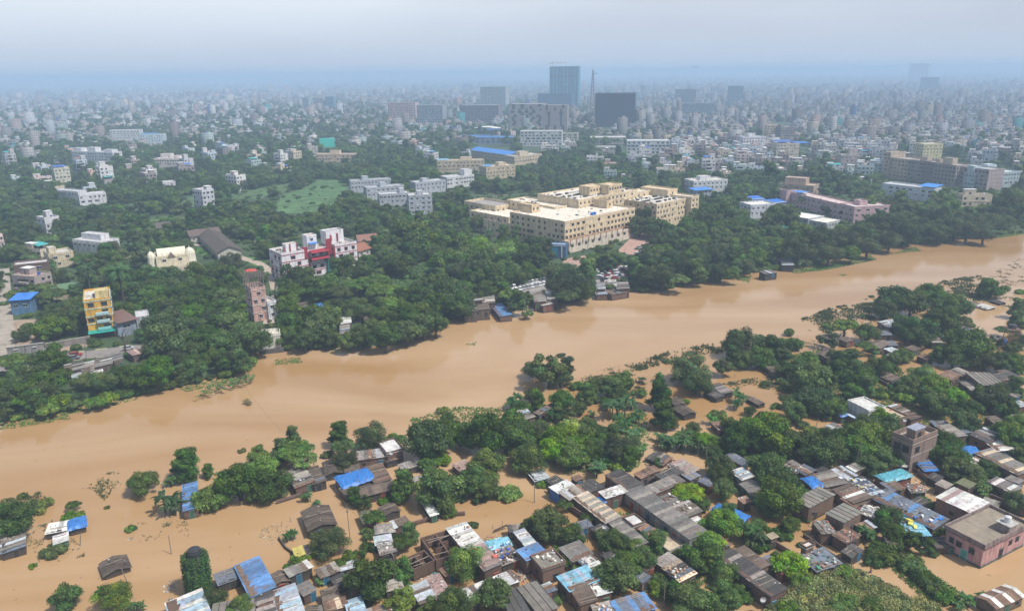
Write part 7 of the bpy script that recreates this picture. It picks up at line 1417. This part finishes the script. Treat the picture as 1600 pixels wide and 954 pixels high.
patchy('floating_debris', 'B', 900, 780, 200, 120, [(.4, .38, .36), (.25, .2, .16), (.1, .25, .3)], .6); patchy('floating_debris', 'B', 90, 560, 150, 60, [(.25, .2, .13), (.35, .3, .22)], .5)
patchy('floating_debris', 'C', 1000, 300, 140, 60, [(.5, .5, .5), (.2, .2, .2), (.1, .2, .4)], .6); patchy('floating_debris', 'F', 350, 420, 150, 60, [(.3, .24, .16), (.2, .17, .12)], .6)
# satellite dishes
for c, x, y, z in (('C', 500, 522, 3.6), ('D', 38, 890, 3.2), ('C', 1303, 893, 3.0), ('B', 686, 150, 4.3), ('E', 795, 800, 5)):
    X, Y = P(c, x, y); p = at(X, Y, z); o = root('satellite_dish', p); q = MB('plain'); q.tube([(0, 0, -1.2), (0, 0, 0)], .04, (.2, .2, .2), n=5); q.obj('stand', o); q = MB('plain')
    for i in range(12):
        a0, a1 = 6.28*i/12, 6.28*(i+1)/12; q.quad([(0, -.12, 0), (.55*math.cos(a0), -.3, .55*math.sin(a0)), (.55*math.cos(a1), -.3, .55*math.sin(a1))], (.62, .62, .62)); q.quad([(0, -.08, 0), (.55*math.cos(a1), -.26, .55*math.sin(a1)), (.55*math.cos(a0), -.26, .55*math.sin(a0))], (.5, .5, .5))
    q.obj('dish', o); tag(o, cat='dish', group='satellite dishes on the roofs', desc='small white rooftop dish')
# red garden canopy
p = at(392, 431, ZB); o = root('garden_canopy', p); q = MB('tarp'); q.lathe([(3.4, 2.6), (2.4, 3.1), (.3, 3.5), (.05, 3.5)], (0, 0, 0), (.55, .08, .05), n=14); q.obj('canopy', o); q = MB('wood'); q.tube([(0, 0, 0), (0, 0, 3.5)], .12, (.3, .3, .3)); q.obj('post', o); tag(o, 'round red canopy on the lawn beside the garden path', 'canopy')
# bare tree by the road
p = at(197, 556, ZB); o = root('tree', p); q = MB('bark'); rb = random.Random(4); q.tube([(0, 0, 0), (.2, 0, 4), (-.2, .2, 7)], [.4, .3, .2], (.1, .08, .07))
for i in range(14):
    z = rb.uniform(3, 7); a = rb.uniform(0, 6.28); q.tube([(0, 0, z), (math.cos(a)*1.6, math.sin(a)*1.6, z+1.6), (math.cos(a+.4)*3, math.sin(a+.4)*3, z+rb.uniform(2.5, 4.5))], [.14, .09, .03], (.1, .08, .07), n=5)
q.obj('trunk', o); tag(o, 'bare leafless tree beside the road in front of the workshop', 'tree')
# the person wading in the flooded lane
b = at(1360, 894, 0); o = root('person', b, .6); bm_v = [(0, 0, .05), (0, 0, .35), (0, 0, .62), (0, 0, .74), (-.02, 0, .9), (-.21, 0, .62), (-.38, -.1, .45), (-.42, -.28, .3), (.21, 0, .62), (.38, -.08, .42), (.4, -.3, .32), (0, 0, -.3)]
bm_e = [(0, 1), (1, 2), (2, 3), (3, 4), (2, 5), (5, 6), (6, 7), (2, 8), (8, 9), (9, 10), (0, 11)]; rad = [.17, .16, .14, .065, .11, .075, .055, .04, .075, .055, .04, .14]
me = bpy.data.meshes.new('body'); me.from_pydata(bm_v, bm_e, []); me.materials.append(M['skin']); bo = link('body', me, o); sk = bo.modifiers.new('skin', 'SKIN')
for i, v in enumerate(me.skin_vertices[0].data): v.radius = (rad[i],)*2; v.use_root = (i == 0)
bo.modifiers.new('sub', 'SUBSURF').levels = 1
M['skin'].node_tree.nodes['Principled BSDF'].inputs['Base Color'].default_value = (.16, .085, .055, 1)
for l_ in list(M['skin'].node_tree.links):
    if l_.to_socket.name == 'Base Color': M['skin'].node_tree.links.remove(l_)
q = MB('plain'); q.lathe([(.02, .24), (.09, .2), (.125, .1), (.12, 0), (.1, -.04)], (-.02, .02, .87), (.02, .017, .015), n=10); q.obj('hair', o); q = MB('plain'); q.lathe([(.12, .66), (.2, .6), (.19, .3), (.19, 0), (.2, -.2)], (0, 0, 0), (.05, .06, .1), n=12); q.obj('shirt', o)
tag(o, 'person with dark hair and dark shirt wading chest-deep in the flooded lane', 'person')
# ------------------------------------------------------------------ labels that say which one
from collections import defaultdict
LMX = [(p, x, y) for p, x, y in LM]; buckets = defaultdict(list)
def rel(tx, ty, lx, ly):
    u1 = proj((tx, ty, 0)); u2 = proj((lx, ly, 0)); dx, dy = u1[0]-u2[0], u1[1]-u2[1]
    if abs(dx) > abs(dy)*1.1: return 'right of' if dx > 0 else 'left of'
    return 'behind' if dy < 0 else 'before'
for o, desc in TODO:
    x, y = o.location.x, o.location.y; dd = sorted((math.hypot(x-a, y-b), p, a, b) for p, a, b in LMX); d_, p, a, b = dd[0]
    desc = desc.replace('near the thatched hut', '').strip(); buckets[(desc, rel(x, y, a, b), p)].append((d_, o))
ORD = 'nearest second third fourth fifth sixth seventh eighth ninth tenth eleventh twelfth thirteenth fourteenth fifteenth sixteenth seventeenth eighteenth nineteenth twentieth'.split()
def words_(n_):
    if n_ < 20: return ORD[n_]
    return ['twenty', 'thirty', 'forty', 'fifty', 'sixty'][n_//10-2]+'-'+['first', 'second', 'third', 'fourth', 'fifth', 'sixth', 'seventh', 'eighth', 'ninth', 'tenth'][(n_+1) % 10-1] if n_ < 69 else 'very far'
for (desc, rl, p), L_ in buckets.items():
    L_.sort(key=lambda t: t[0])
    for i, (d_, o) in enumerate(L_):
        if len(L_) == 1: s = '%s %s the %s' % (desc, rl, p)
        elif i == 0: s = '%s %s the %s, nearest one' % (desc, rl, p)
        elif i == len(L_)-1 and i > 2: s = '%s %s the %s, farthest one' % (desc, rl, p)
        else: s = '%s %s the %s, %s nearest' % (desc, rl, p, words_(i))
        o['label'] = s
        if len(s.replace('/', ' ').split()) > 15: print('LONG', s)
# ------------------------------------------------------------------ haze
hz = bpy.data.materials.new('haze'); hz.use_nodes = True; n = hz.node_tree.nodes; n.clear(); ou = n.new('ShaderNodeOutputMaterial'); pv = n.new('ShaderNodeVolumePrincipled')
pv.inputs['Color'].default_value = (.53, .735, 1.0, 1); pv.inputs['Density'].default_value = HAZE; pv.inputs['Anisotropy'].default_value = 0.0; hz.node_tree.links.new(pv.outputs[0], ou.inputs['Volume']); M['haze'] = hz
q = MB('haze'); ZT = 122.0; q.box((0, 10000, (ZT-3)/2), (84000, 84000, ZT+3), (1, 1, 1)); o = q.obj('haze'); o['kind'] = 'stuff'
print('windows', WCOUNT[0], 'things', len([o for o in scn.objects if o.parent is None]), 'objects', len(scn.objects))
